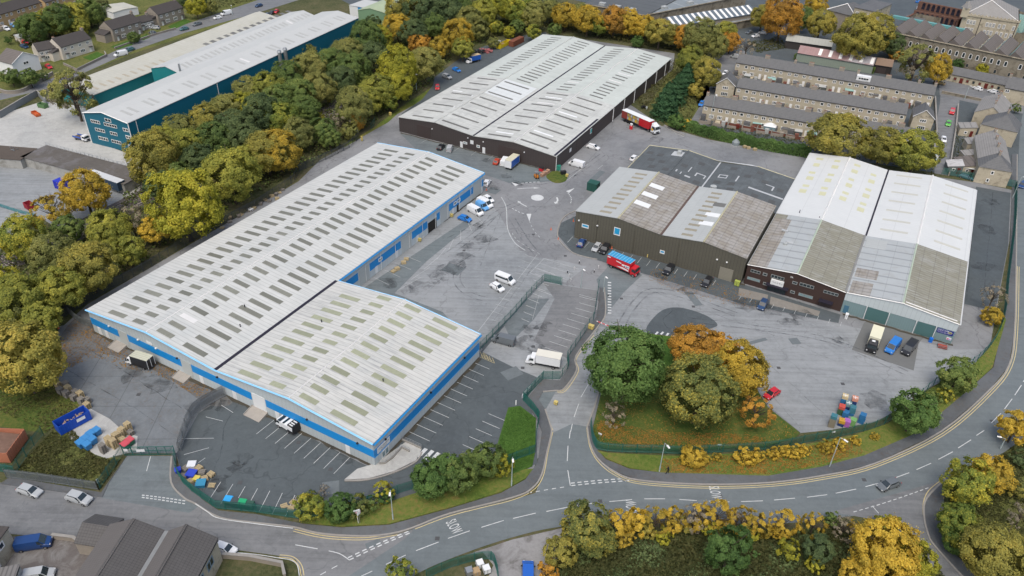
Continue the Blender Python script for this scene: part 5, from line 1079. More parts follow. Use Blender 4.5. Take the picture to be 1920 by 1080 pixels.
for k in range(5): mb = MB(); mb.hexa([(1 + k * 6, 0, 8), (6 + k * 6, 0, 8), (6 + k * 6, 20, 8), (1 + k * 6, 20, 8), (2 + k * 6, 0, 11), (2.5 + k * 6, 0, 11), (2.5 + k * 6, 20, 11), (2 + k * 6, 20, 11)]); mb.build('sawtooth_roof', m_tealg, b)
# flat roofed works at the top, striped solar-like roof
FW1, WW1 = frame((1262, 50), (1420, 25), 5.5)
b = at(FW1, 'striped_roof_works', 'long stone works building with blue-grey roof crossed by white stripes', 'works building'); house_parts(b, WW1, 12, 5.5, 2.6, m_stoneb, M('blue_grey_slate', (.11, .14, .17), .6, .15, .8), 0, False)
for k in range(15): u_ = WW1 * (k + .25) / 15; z = lambda y: 5.5 + 2.6 * y / 6 + .14; mb = MB(); mb.hexa([(u_, .1, z(.1)), (u_ + 1.4, .1, z(.1)), (u_ + 1.4, 5.8, z(5.8)), (u_, 5.8, z(5.8)), (u_, .1, z(.1) + .06), (u_ + 1.4, .1, z(.1) + .06), (u_ + 1.4, 5.8, z(5.8) + .06), (u_, 5.8, z(5.8) + .06)]); mb.build('roof_stripe', m_frame, b)
for k in range(10): window(b, m_frame, m_glass, 'v', -.01, WW1 * (k + .4) / 10, WW1 * (k + .4) / 10 + 1.4, 2.0, 3.6, 1)
m_flat = M('grey_flat_roof', (0.195, 0.225, 0.24), .75, .2, .3, .08, lines=(('x', 9.0, .5, 1.15), ('y', 12.0, .4, .6)))
m_flat2 = M('dark_flat_roof', (0.091, 0.101, 0.107), .8, .2, .3, .08, lines=(('y', 6.0, .5, .7),))
for L, R, d, e, lab, mm in (((1095, 8), (1210, 30), 60, 6.5, 'broad flat roofed works with dark gutters at the top edge', m_flat2), ((1212, 29), (1400, -8), 22, 6, 'grey flat roofed works left of the striped roof', m_flat), ((1330, 52), (1425, 34), 5, 3.5, 'low flat roofed annex in front of the striped roof building', m_flat)):
    f_, w_ = frame(L, R, e); b = at(f_, 'flat_roofed_works', lab, 'works building'); shell(b, [(0, e), (w_, e)], 0, d, m_stoned); roof(b, [(0, e), (w_, e)], 0, d, mm, .2); capstrip(b, 'parapet', m_stoned, [(-.1, -.2, e + .25), (w_ + .1, -.2, e + .25)], .3)
    for k in range(3): mb = MB(); mb.box(w_ * (.2 + .25 * k), w_ * (.2 + .25 * k) + 3, 3, 5, e + .1, e + 1.3); mb.build('roof_plant', m_bl_r, b)
# slate roofed works bottom left
FN, WN = frame((207, 985), (406, 1010), 5.5)
b = at(FN, 'stone_works', 'stone works building with twin dark slate roofs at the bottom left', 'works building')
uv = FN.loc((314, 997), 5.5)[0]; r1 = uv * .47; pN = [(0, 5.5), (r1, 7.6), (uv, 5.5), (uv + (WN - uv) * .45, 7.8), (WN, 5.5)]
shell(b, pN, -40, 0, m_stone); m_tile2 = M('worn_tile_roof', (.085, .082, .08), .75, .25, 1.5, .4, lines=(('y', .42, .07, .6), ('x', .5, .08, .65)), spec=.4)
m_tile3 = M('smooth_tile_roof', (.115, .108, .104), .8, .12, 1.5, .4, lines=(('y', .42, .05, .8), ('x', .5, .05, .8)))
roof(b, pN[:2], -40, 0, m_tile3, .2); roof(b, pN[1:3], -40, 0, m_tile2, .2); roof(b, pN[2:4], -40, 0, m_tile3, .2); roof(b, pN[3:], -40, 0, m_tile2, .2)
mb = MB(); mb.box(uv - .4, uv + .4, -40, .1, 5.55, 5.8); mb.build('lead_valley', M('lead', (.2, .21, .21), .5, .3, 1), b)
for k in range(7): window(b, M('grey_blue_frame', (.2, .27, .33), .6), m_glass, 'u', WN + .01, -4.2 - k * 3.2, -2.2 - k * 3.2, 2.6, 4.4, 1)
mb = MB(); mb.tube((WN + .1, -40, 5.2), (WN + .1, 0, 5.2), .12); mb.build('gutter', m_black, b)
FN2, WN2 = frame((139, 1015), (195, 1024), 3.2); b = at(FN2, 'lean_to', 'low dark slate lean-to on the left of the stone works', 'outbuilding'); house_parts(b, WN2, 5.5, 3.0, 1.4, m_stoneb, m_tile2, 0, False, trim=False)
fx, wx = frame((-40, 985), (14, 990), 5.0); b = at(fx, 'stone_house', 'stone house corner cut by the bottom left edge', 'house'); shell(b, [(0, 5), (wx, 5)], -16, 0, m_stone); roof(b, [(0, 5), (wx, 5)], -16, 0, m_tile, .2); window(b, m_frame, m_glassb, 'u', wx + .01, -6, -4, .8, 2.6, 1); window(b, m_frame, m_glass, 'u', wx + .01, -3, -1.8, 3, 4.3)
fx, wx = frame((-30, 1072), (38, 1062), 3.0); b = at(fx, 'tin_shed', 'ribbed grey tin shed in the bottom left corner', 'shed'); shell(b, [(0, 3), (wx, 3)], -8, 0, m_rail); roof(b, [(0, 3), (wx, 3.4)], -8, 0, M('ribbed_tin', (.16, .155, .15), .6, .15, 1, lines=(('x', .7, .25, .6),)), .1)
# ---------------------------------------------------------------- trees, hedges, ground cover
def leaf_quads(C, N, S, rng, asp=1.0):
    """C centres, N normals, S sizes -> verts, faces of bent leaf clumps"""
    n = len(C); r = rng.normal(size=(n, 3)); T = np.cross(N, r); T /= np.linalg.norm(T, axis=1)[:, None] + 1e-9; B = np.cross(N, T)
    a = S[:, None] * .5; bend = N * a * .35
    V = np.stack([C - T * a * asp - bend, C - B * a * .8 + bend * .3, C + T * a * asp - bend, C + B * a * .8 + bend * .3], 1).reshape(-1, 3)
    F = np.arange(4 * n).reshape(-1, 4); return V, F
def mesh_np(name, V, F, tint, mat):
    me = bpy.data.meshes.new(name); n = len(F)
    me.vertices.add(len(V)); me.vertices.foreach_set('co', V.astype(np.float32).ravel())
    me.loops.add(n * 4); me.loops.foreach_set('vertex_index', F.astype(np.int32).ravel())
    me.polygons.add(n); me.polygons.foreach_set('loop_start', np.arange(0, 4 * n, 4, dtype=np.int32)); me.polygons.foreach_set('loop_total', np.full(n, 4, np.int32))
    me.update(calc_edges=True)
    at_ = me.attributes.new('tint', 'FLOAT', 'FACE'); at_.data.foreach_set('value', tint.astype(np.float32)); me.materials.append(mat); return me
def unit(n, rng):
    d = rng.normal(size=(n, 3)); return d / np.linalg.norm(d, axis=1)[:, None]
def crown(name, seed, n, leaf, nl, kind='round'):
    rng = np.random.default_rng(seed)
    if kind == 'cone':
        h = rng.random(n) ** .75; ang = rng.random(n) * math.tau; tiers = 1 + .16 * np.sin(h * 42 + ang * .0) + .12 * np.sin(ang * 5 + h * 9)
        rr = (1 - h) ** .7 * tiers * (.62 + .42 * rng.random(n)); C = np.stack([rr * np.cos(ang), rr * np.sin(ang), -1.0 + h * 2.5], 1)
        N = np.stack([np.cos(ang), np.sin(ang), np.full(n, .6)], 1) + rng.normal(size=(n, 3)) * .5; tint = .35 + .3 * rng.random(n)
    else:
        L = unit(nl * 3, rng); L = L[L[:, 2] > -.78][:nl]; nl = len(L)
        rad = (.74 + .13 * rng.random(nl)) * (1 + .07 * np.sin(L[:, 0] * 3 + seed) * np.cos(L[:, 1] * 3.3 + seed * 2) + .05 * np.sin(L[:, 2] * 5 + seed)); LC = L * rad[:, None]; LR = .13 + .10 * rng.random(nl); LT = rng.random(nl)
        LC[:, :2] *= 1 + .12 * rng.normal(size=(nl, 1)) * .6
        k = rng.integers(0, nl, n); d = unit(n, rng); d = d + L[k] * 1.0 + np.array([0, 0, .25]); d /= np.linalg.norm(d, axis=1)[:, None]
        sh = 1 - .35 * rng.random(n) ** 2.5
        C = LC[k] + d * (LR[k] * sh)[:, None]; stray = rng.random(n) < .05; C[stray] *= 1.09
        C += np.sin(C[:, [1, 2, 0]] * 9 + seed) * .025
        if kind == 'sparse': keep = rng.random(n) < .9
        N = d * .6 + C / (np.linalg.norm(C, axis=1)[:, None] + 1e-6) * .5 + rng.normal(size=(n, 3)) * .42 + np.array([0, 0, .2])
        cl = .5 + .5 * np.sin(C[:, 0] * 3.1 + seed) * np.sin(C[:, 1] * 2.7 + 1.3 * seed + C[:, 2] * 2)
        tint = .02 + .16 * LT[k] + .36 * cl + .46 * rng.random(n)
        # fully opaque heart so that the sky or ground never shows through a dense crown
        if kind == 'round':
            m_ = n // 8; d2 = unit(m_, rng); C2 = d2 * (.3 + .4 * rng.random(m_))[:, None]; C = np.vstack([C, C2]); N = np.vstack([N, d2]); tint = np.concatenate([tint, .3 + .3 * rng.random(m_)]); n = len(C)
    N = N / np.linalg.norm(N, axis=1)[:, None]; S = leaf * (.6 + .8 * rng.random(len(C)))
    asp = 1.0 if kind != 'sparse' else 1.5
    V, F = leaf_quads(C, N, S, rng, asp); return mesh_np(name, V, F, np.clip(tint, 0, 1), m_leaf['O'])
m_leaf = {k: leafmat('leaves_' + k, [mul((q[0], q[1], q[2] + .002), 2.0 if k in 'GD' else 1.6 if k in 'ME' else 1.85 if k not in 'ARY' else 1.5) for q in c]) for k, c in {
    'G': [(.034, .056, .019), (.060, .092, .025), (.10, .135, .036), (.17, .19, .05)],
    'M': [(.030, .060, .018), (.052, .098, .026), (.085, .145, .038), (.13, .195, .055)],
    'D': [(.030, .048, .022), (.048, .072, .028), (.075, .10, .038), (.11, .135, .05)],
    'O': [(.066, .080, .030), (.115, .126, .038), (.175, .175, .052), (.26, .235, .07)],
    'Y': [(.10, .12, .022), (.20, .205, .026), (.32, .30, .035), (.44, .38, .05)],
    'A': [(.11, .11, .03), (.27, .205, .032), (.42, .30, .04), (.54, .40, .06)],
    'R': [(.12, .09, .03), (.27, .155, .03), (.42, .235, .038), (.52, .32, .055)],
    'B': [(.12, .11, .085), (.17, .15, .11), (.215, .185, .13), (.24, .19, .09)],
    'E': [(.014, .045, .022), (.026, .068, .03), (.042, .09, .036), (.07, .12, .045)],
    'OA': [(.08, .085, .028), (.15, .145, .034), (.24, .21, .045), (.35, .27, .06)],
    'OY': [(.07, .088, .024), (.135, .15, .03), (.22, .215, .04), (.33, .30, .05)],
    'GY': [(.04, .072, .018), (.08, .115, .024), (.18, .19, .032), (.38, .32, .04)],
    'GA': [(.036, .058, .020), (.065, .09, .028), (.12, .13, .036), (.30, .25, .045)]}.items()}
m_leaf['W'] = leafmat('weeds', [(.045, .055, .022), (.075, .085, .03), (.11, .11, .04), (.15, .13, .055)]); m_leaf['L'] = leafmat('litter', [(.16, .09, .03), (.28, .15, .035), (.38, .21, .04), (.46, .29, .06)]); m_leaf['T'] = leafmat('tufts', [(.025, .065, .014), (.045, .11, .02), (.07, .16, .028), (.10, .20, .04)])
m_bark = M('bark', (.075, .06, .045), .95, .3, 3.0, .5)
BIG = [crown('crown', 10 + i, 22000, .054, 150 + 15 * (i % 3)) for i in range(6)]
MID = [crown('crown', 30 + i, 11000, .074, 95 + 8 * i) for i in range(5)]
BARE = [crown('crown', 90 + i, 1300, .055, 26, 'sparse') for i in range(2)]
SML = [crown('crown', 50 + i, 2600, .14, 24 + 4 * i) for i in range(3)]
SPA = [crown('crown', 70 + i, 5200, .06, 45, 'sparse') for i in range(3)]
CON = [crown('crown', 80 + i, 7000, .13, 0, 'cone') for i in range(2)]
def trunk_mesh(seed, dense):
    rng = random.Random(seed); mb = MB(); mb.tube((0, 0, 0), (.03, 0, 1.0), .07, 7, .05)
    for i in range(7 if not dense else 26):
        a = rng.random() * math.tau; z = .75 + rng.random() * .5; L = .55 + .3 * rng.random()
        e = (L * math.cos(a), L * math.sin(a), z + .35 + .5 * rng.random()); mb.tube((.03, 0, z), e, .03 if not dense else .018, 5, .006)
        if dense:
            for j in range(3):
                b_ = a + rng.uniform(-.8, .8); m_ = tuple(.03 + (e[k] - .03) * (.5 + .15 * j) if k < 2 else z + (e[2] - z) * (.5 + .15 * j) for k in range(3)); mb.tube(m_, (m_[0] + .35 * math.cos(b_), m_[1] + .35 * math.sin(b_), m_[2] + .3), .009, 4, .003)
    o = mb.build('trunk', m_bark); me = o.data; bpy.data.objects.remove(o); return me
TRK = [trunk_mesh(i, False) for i in range(3)]; TRKD = [trunk_mesh(10 + i, True) for i in range(2)]
_tn = [0]
_words = {'G': 'green', 'M': 'fresh green', 'D': 'dark green', 'O': 'olive', 'Y': 'yellow', 'A': 'golden', 'R': 'orange', 'B': 'bare brown', 'E': 'dark conifer', 'OA': 'amber-olive', 'OY': 'yellow-olive', 'GY': 'green and yellow', 'GA': 'green and amber'}
def tree(cx, cy, rp, pal, place, asp=.95, kind=None, grp=None, nm=None, hfac=None):
    """crown centre and half-width as seen; the trunk stands on the ground below it"""
    _tn[0] += 1; i = _tn[0]; rnd = random.Random(i * 17); rp = rp * (.92 if 'belt' in place else .95 if 'thicket' in place else 1)
    r = rp * depth(cx, cy, 4) / FPX
    for _ in range(3):
        lift = (1.3 if r > 3 else 1.0) if hfac is None else hfac
        hc = r * asp * lift + .2; r = rp * depth(cx, cy, hc) / FPX
    if kind == 'cone': hc = r * 1.0
    x, y = G(cx, cy, hc); word = _words[pal]
    small = r < 1.9
    nm = nm or ('conifer_tree' if kind == 'cone' else 'shrub' if small else 'autumn_tree' if pal in ('Y', 'A', 'R', 'OA') else 'broadleaf_tree')
    size = 'small' if small else 'large' if r > 6.5 else 'mid-sized'
    o = thing(nm, '%s %s %s %s' % (size, word, 'shrub' if small else 'tree', place), 'shrub' if small else 'tree', (x, y, 0), rnd.random() * 6.28, grp or ('trees and shrubs ' + place))
    me = (CON if kind == 'cone' else BARE if pal == 'B' else SPA if kind == 'sparse' else SML if r < 2.2 else MID if r < 4.6 else BIG); me = me[i % len(me)]
    c = bpy.data.objects.new('crown', me); COL.objects.link(c); c.parent = o; c.location = (0, 0, hc); c.scale = (r * rnd.uniform(1.0, 1.12), r * rnd.uniform(.98, 1.1), r * asp * rnd.uniform(.98, 1.08)); recolor(c, m_leaf[pal])
    tm = (TRKD if (pal == 'B' or kind == 'sparse') else TRK)[i % 2]
    tr = bpy.data.objects.new('trunk', tm); COL.objects.link(tr); tr.parent = o; tr.scale = (r * .9, r * .9, max(hc, .5) / 1.15 if kind != 'cone' else r * .6)
    return o
def trees(place, L, **k):
    for e in L: tree(*e[:4], place, *e[4:], **k)
trees('at the far left of the railway belt', [(40, 672, 74, 'OA'), (30, 565, 55, 'OY'), (112, 542, 48, 'OY'), (165, 500, 52, 'OA'), (205, 432, 42, 'OY'), (100, 480, 45, 'O'), (42, 445, 45, 'GY'), (8, 530, 34, 'Y'), (158, 358, 46, 'A'), (95, 392, 36, 'A', .9, 'sparse'), (10, 600, 40, 'O'), (125, 430, 30, 'G'), (248, 418, 34, 'B'), (292, 430, 30, 'A'), (240, 470, 32, 'OY'), (185, 590, 16, 'G'), (75, 600, 40, 'OY')])
trees('in the belt left of the blue-banded warehouse', [(342, 383, 70, 'Y', .95), (286, 294, 50, 'OA', 1.05), (432, 328, 54, 'OY'), (372, 300, 34, 'D'), (330, 330, 30, 'G'), (500, 285, 42, 'OA'), (522, 283, 42, 'A', .95), (560, 250, 32, 'O'), (603, 243, 26, 'G'), (468, 300, 34, 'OY'), (395, 345, 34, 'B'), (300, 345, 30, 'D'), (596, 222, 14, 'Y'), (617, 258, 20, 'G')])
trees('in the belt between teal factory and railway', [(467, 172, 32, 'O'), (457, 200, 34, 'Y'), (427, 207, 34, 'O'), (388, 230, 37, 'OA'), (338, 247, 33, 'O'), (308, 268, 36, 'OY'), (440, 240, 38, 'D'), (400, 262, 38, 'G'), (352, 275, 38, 'OY'), (505, 170, 36, 'OY'), (540, 148, 35, 'G'), (580, 131, 34, 'O'), (620, 120, 33, 'G'),
    (597, 165, 33, 'O'), (560, 178, 35, 'G'), (520, 192, 36, 'G'), (490, 212, 40, 'D'), (530, 222, 34, 'GY'), (570, 205, 30, 'G'), (460, 262, 34, 'D'), (650, 103, 34, 'O'), (687, 72, 36, 'G'), (710, 72, 26, 'Y'), (665, 130, 34, 'G'), (640, 150, 30, 'D'), (700, 105, 30, 'D'), (572, 100, 22, 'O')])
trees('in the belt beside the light service road', [(663, 200, 36, 'O', 1.1), (690, 190, 28, 'OY'), (745, 128, 36, 'Y', 1.25), (745, 165, 30, 'Y'), (708, 168, 34, 'OY'), (797, 120, 34, 'O'), (825, 88, 22, 'A'), (786, 82, 20, 'R'), (640, 232, 22, 'B'), (668, 226, 18, 'R', 1.2), (655, 245, 18, 'O'), (730, 190, 18, 'GY'), (812, 100, 14, 'O')])
trees('at the top of the railway belt', [(757, 18, 38, 'OA'), (745, 52, 28, 'A'), (792, 25, 38, 'D'), (832, 22, 36, 'D'), (775, 62, 28, 'D'), (812, 48, 26, 'G'), (857, 65, 28, 'A', 1.1), (880, 40, 28, 'O'), (857, 14, 28, 'G'), (905, 24, 28, 'OY'), (930, 15, 26, 'Y'), (957, 15, 25, 'OY'), (868, 90, 22, 'OY'), (900, 55, 20, 'O'), (930, 50, 14, 'GY'), (955, 60, 12, 'Y'), (925, 80, 12, 'O'), (700, 45, 18, 'D')])
trees('behind the brown warehouse', [(978, 20, 28, 'GY'), (1000, 27, 26, 'O'), (1032, 20, 20, 'O'), (1060, 28, 24, 'A'), (1102, 36, 26, 'A'), (1090, 25, 18, 'O'), (1152, 38, 26, 'R'), (1178, 42, 24, 'A'), (1122, 48, 18, 'GY'), (1210, 50, 22, 'A'), (1238, 60, 26, 'OA'), (1260, 66, 20, 'O'), (1284, 70, 22, 'R'), (1315, 68, 33, 'O'), (1360, 60, 20, 'OY'), (1342, 85, 24, 'O'), (1370, 78, 18, 'R'), (1296, 112, 26, 'OY'), (1324, 135, 28, 'OA'), (1195, 78, 11, 'M'), (1000, 60, 14, 'GY'), (1040, 55, 12, 'G'), (970, 50, 14, 'G'), (1430, 32, 22, 'OA'), (1400, 90, 18, 'B')])
trees('by the lane left of the terraces', [(1250, 195, 27, 'E', 1, 'cone'), (1268, 172, 23, 'E', 1, 'cone'), (1286, 152, 22, 'E', 1, 'cone'), (1268, 228, 15, 'M'), (1290, 232, 10, 'A'), (1305, 170, 14, 'OA')])
trees('near the striped roof works and mill', [(1467, 30, 35, 'R', 1.05), (1503, 32, 22, 'G'), (1540, 44, 28, 'OA'), (1530, 8, 20, 'A'), (1610, 70, 42, 'OA'), (1640, 62, 34, 'OA'), (1675, 82, 22, 'D'), (1680, 102, 12, 'R'), (1718, 118, 34, 'O', 1, 'sparse'), (1712, 126, 26, 'B'), (1760, 128, 24, 'A', 1.1), (1797, 120, 10, 'M'), (1842, 130, 11, 'Y'), (1905, 203, 9, 'G'), (1590, 90, 14, 'Y')])
trees('in front of the front stone terrace', [(1572, 256, 50, 'OA', .85), (1655, 273, 34, 'OA'), (1720, 282, 42, 'OY', .85), (1690, 262, 18, 'M')])
trees('on the grass island by the site entrance', [(1177, 684, 71, 'M', 1.0, None), (1304, 650, 45, 'R', .9), (1348, 662, 38, 'R', .9), (1386, 692, 52, 'A', .95), (1312, 732, 66, 'GA', .95), (1152, 778, 26, 'B'), (1418, 772, 30, 'R', .9, 'sparse')])
trees('on the right hand grass verge', [(1797, 702, 33, 'G'), (1715, 770, 42, 'M'), (1772, 740, 14, 'GY'), (1859, 592, 18, 'A'), (1862, 557, 25, 'B'), (1750, 745, 14, 'G')])
trees('on the bank at the lower right', [(1815, 902, 44, 'GY'), (1860, 888, 36, 'A'), (1905, 800, 32, 'A'), (1912, 860, 18, 'D'), (1800, 985, 40, 'GY'), (1868, 1040, 56, 'OA'), (1915, 968, 26, 'B'), (1795, 1010, 28, 'M'), (1780, 965, 14, 'GY'), (1905, 920, 16, 'OA')])
trees('in the thicket at the lower right', [(1660, 1032, 62, 'A'), (1712, 1052, 44, 'Y'), (1605, 1078, 32, 'A'), (1652, 978, 17, 'GY'), (1675, 985, 20, 'Y'), (1470, 982, 28, 'A', 1, 'sparse'), (1458, 996, 16, 'A'), (1525, 985, 26, 'A', 1, 'sparse'), (1478, 1030, 24, 'Y'), (1560, 972, 16, 'G'), (1582, 990, 24, 'B'), (1605, 1010, 20, 'B'), (1535, 1030, 32, 'D'), (1528, 1060, 16, 'Y'), (1600, 985, 12, 'A')])
trees('in the golden row below the main road', [(1100, 985, 42, 'GA', 1.05), (1120, 1010, 34, 'GA'), (1157, 984, 28, 'A', 1.1, 'sparse'), (1175, 990, 17, 'A'), (1192, 978, 24, 'A', 1.15), (1230, 978, 28, 'A', 1, 'sparse'), (1215, 990, 20, 'OA'), (1262, 975, 24, 'A', 1.2), (1285, 985, 18, 'OA'), (1300, 975, 30, 'B'), (1312, 972, 26, 'A', 1.1, 'sparse'), (1345, 968, 28, 'A', 1.2, 'sparse'), (1362, 985, 18, 'A'), (1330, 990, 16, 'Y'), (1380, 980, 24, 'B'), (1392, 978, 26, 'A', 1.1, 'sparse'), (1418, 985, 26, 'A', 1.1, 'sparse'), (1405, 1000, 18, 'Y'), (1367, 1030, 42, 'M', 1.05), (1052, 1035, 30, 'OA', 1.1), (1027, 1068, 20, 'R'), (1245, 1005, 16, 'Y'), (1170, 1008, 18, 'A')])
trees('on the verge below the blue-banded warehouse', [(580, 950, 26, 'GY'), (637, 952, 28, 'M'), (672, 948, 22, 'GA'), (694, 945, 16, 'G'), (607, 920, 12, 'B'), (582, 930, 12, 'D'), (720, 922, 20, 'Y', 1, 'sparse'), (724, 930, 15, 'M'), (808, 895, 36, 'M'), (834, 882, 32, 'M'), (862, 888, 34, 'G'), (885, 872, 28, 'G'), (915, 862, 32, 'G'), (940, 872, 20, 'Y', 1.3)])
trees('at the bottom centre edge', [(752, 1070, 25, 'GY')])
trees('among the houses at top left', [(138, 175, 42, 'O', 1, 'sparse'), (134, 172, 38, 'B'), (62, 52, 26, 'G'), (85, 42, 24, 'OY'), (45, 48, 16, 'GY'), (108, 36, 28, 'G'), (140, 30, 24, 'OY'), (165, 22, 24, 'G'), (180, 30, 16, 'D'), (108, 58, 8, 'A'), (367, 12, 18, 'Y'), (250, 70, 11, 'G'), (20, 143, 16, 'G'), (55, 145, 16, 'G'), (78, 142, 10, 'D'), (15, 75, 8, 'M'), (150, 50, 16, 'OY'), (195, 18, 12, 'D'), (380, 5, 14, 'D'), (395, 12, 12, 'O'), (340, 3, 10, 'D'), (125, 60, 12, 'O')])

def inpoly(x, y, P):
    n = len(P); c = np.zeros(len(x), bool); j = n - 1
    for i in range(n):
        xi, yi = P[i]; xj, yj = P[j]; k = ((yi > y) != (yj > y)) & (x < (xj - xi) * (y - yi) / (yj - yi + 1e-12) + xi); c ^= k; j = i
    return c
def scatter(name, pts, n, size, pal, hmax, label, cat, z0=0, flat=False, clump=True, seed=1):
    rng = np.random.default_rng(seed); P = np.array(wpts(pts)); lo, hi = P.min(0), P.max(0)
    x = lo[0] + rng.random(n * 3) * (hi[0] - lo[0]); y = lo[1] + rng.random(n * 3) * (hi[1] - lo[1])
    k = inpoly(x, y, P); x, y = x[k][:n], y[k][:n]; n = len(x)
    h = (.5 + .5 * np.sin(x * .55 + seed) * np.cos(y * .47 + 2 * seed) + .3 * np.sin(x * 1.7) * np.sin(y * 1.9)).clip(0, 1.3)
    if clump and not flat: z = z0 + hmax * h * rng.random(n) ** .6
    else: z = z0 + (.02 + rng.random(n) * .05 if flat else hmax * rng.random(n))
    if flat:
        kk = rng.random(n) < (.25 + .75 * h); x, y, z, h = x[kk], y[kk], z[kk], h[kk]; n = len(x)
    N = np.stack([np.zeros(n), np.zeros(n), np.ones(n)], 1) + rng.normal(size=(n, 3)) * (.25 if flat else .7); N /= np.linalg.norm(N, axis=1)[:, None]
    V, F = leaf_quads(np.stack([x, y, z], 1), N, size * (.5 + rng.random(n)), rng)
    me = mesh_np(name, V, F, np.clip(.15 + .4 * h * .7 + .4 * rng.random(n), 0, 1), m_leaf[pal]); o = bpy.data.objects.new(name, me); COL.objects.link(o)
    return tag(o, label, cat, None, 'stuff')
belt = [(-60, 560), (100, 600), (160, 560), (380, 420), (560, 320), (655, 262), (735, 205), (800, 165), (850, 108), (900, 82), (1000, 40), (1040, 0), (960, -30), (700, 20), (690, 70), (600, 110), (480, 160), (330, 260), (235, 330), (230, 390), (140, 420), (0, 450)]
scatter('undergrowth', belt, 26000, .75, 'W', 1.6, 'tangled olive undergrowth filling the railway tree belt', 'undergrowth', seed=3)
scatter('undergrowth', belt, 14000, .7, 'G', 1.9, 'darker green brambles in the railway tree belt', 'undergrowth', seed=9)
scatter('undergrowth', [(905, 78), (960, 62), (1020, 50), (1140, 75), (1260, 95), (1320, 120), (1340, 60), (1100, 30), (980, 20), (900, 60)], 12000, .75, 'W', 2.2, 'bramble scrub between brown warehouse and trees', 'undergrowth', seed=5)
scatter('undergrowth', [(1262, 112), (1300, 120), (1330, 150), (1290, 235), (1245, 232), (1190, 192)], 4500, .55, 'W', 1.0, 'brown scrub on slope right of brown warehouse', 'undergrowth', seed=6)
scatter('undergrowth', [(1080, 1010), (1150, 1005), (1400, 1000), (1600, 990), (1690, 1020), (1790, 1100), (1000, 1100), (1040, 1060)], 26000, .42, 'W', 1.1, 'rough brown and green undergrowth below the golden trees', 'undergrowth', seed=7)
scatter('undergrowth', [(1080, 1010), (1150, 1005), (1400, 1000), (1600, 990), (1690, 1020), (1790, 1100), (1000, 1100), (1040, 1060)], 12000, .38, 'D', .8, 'dark low brambles below the golden trees', 'undergrowth', seed=17)
scatter('undergrowth', [(1795, 905), (1778, 935), (1770, 990), (1792, 1040), (1880, 1120), (1990, 1120), (1990, 765), (1885, 850)], 12000, .4, 'W', .7, 'weedy grass bank right of the side road', 'undergrowth', seed=8)
scatter('weeds', [(20, 892), (60, 850), (105, 800), (125, 792), (180, 860), (228, 862), (188, 918), (115, 910)], 9000, .32, 'W', .35, 'rough weedy grass behind the lower left fence', 'weeds', seed=11)
scatter('weeds', [(0, 770), (0, 640), (110, 630), (100, 700), (150, 770), (85, 812)], 5000, .34, 'W', .25, 'leaf strewn grass under the far left tree', 'weeds', seed=12)
scatter('fallen_leaves', [(1112, 800), (1125, 755), (1170, 740), (1260, 700), (1330, 700), (1420, 740), (1440, 775), (1498, 812), (1435, 836), (1287, 843), (1240, 843), (1135, 840), (1116, 830)], 3500, .24, 'L', 0, 'yellow and orange fallen leaves covering the grass island', 'leaves', .17, True, seed=13)
scatter('fallen_leaves', [(1118, 805), (1126, 790), (1250, 812), (1400, 815), (1440, 825), (1430, 835), (1287, 842), (1240, 842), (1135, 838)], 5200, .28, 'L', 0, 'drift of orange leaves along the island fence', 'leaves', .17, True, seed=19)
scatter('grass_tufts', [(955, 768), (974, 764), (1003, 787), (1001, 850), (997, 872), (960, 886), (928, 860)], 4000, .16, 'T', .06, 'bright green turf on the triangular lawn', 'grass', .178, False, False, seed=31)
scatter('fallen_leaves', [(1240, 862), (1300, 858), (1440, 852), (1600, 822), (1620, 850), (1540, 872), (1440, 890), (1240, 886)], 7000, .28, 'L', 0, 'orange fallen leaves on the roadside verge', 'leaves', .17, True, seed=14)
scatter('fallen_leaves', [(110, 640), (150, 595), (175, 612), (330, 690), (420, 735), (392, 755), (300, 705), (230, 690), (180, 670), (130, 690)], 4200, .28, 'L', 0, 'brown leaf litter beside the blue-banded front wall', 'leaves', .03, True, seed=15)
scatter('fallen_leaves', [(1220, 500), (1420, 550), (1415, 580), (1300, 560), (1215, 525)], 1500, .22, 'L', 0, 'rust leaf drifts on the bays by the olive wall', 'leaves', .05, True, seed=16)
def hedge(name, label, pts, w, h, pal, n, smooth=True, cat='hedge', leaf=.4, group=None, z0=0.0):
    rng = np.random.default_rng(len(label)); P = wpts(pts, smooth, False); o0 = P[0]; Q = resample(P, .2); m_ = len(Q); k = rng.integers(0, m_ - 1, n)
    A = np.array(Q); B = np.roll(A, -1, 0); D = (B - A); D[-1] = D[-2]; D /= np.linalg.norm(D, axis=1)[:, None] + 1e-9
    s = rng.random(n) * 2 - 1; top = rng.random(n) < .5; bump = 1 + .12 * np.sin(k * .13) + .08 * np.sin(k * .37)
    zz = np.where(top, h * bump * (.88 + .15 * rng.random(n)), h * bump * rng.random(n)); off_ = np.where(top, s, np.sign(s) * (.88 + .15 * rng.random(n))) * w / 2
    Nn = np.stack([-D[k][:, 1], D[k][:, 0]], 1); C = np.column_stack([A[k] + Nn * off_[:, None] - o0, zz])
    N = np.column_stack([Nn * np.where(top, 0, np.sign(s))[:, None], np.where(top, 1.0, .3)]) + rng.normal(size=(n, 3)) * .5; N /= np.linalg.norm(N, axis=1)[:, None]
    V, F = leaf_quads(C, N, leaf * (.6 + .8 * rng.random(n)), rng); me = mesh_np(name, V, F, np.clip(.3 + .4 * rng.random(n) + .15 * np.sin(k * .09), 0, 1), m_leaf[pal])
    o = bpy.data.objects.new(name, me); COL.objects.link(o); o.location = (o0[0], o0[1], z0); return tag(o, label, cat, group)
hedge('hedge', 'long clipped green hedge in front of the front stone terrace', [(1280, 240), (1330, 256), (1400, 272), (1460, 284), (1520, 294)], 3.2, 3.0, 'M', 14000)
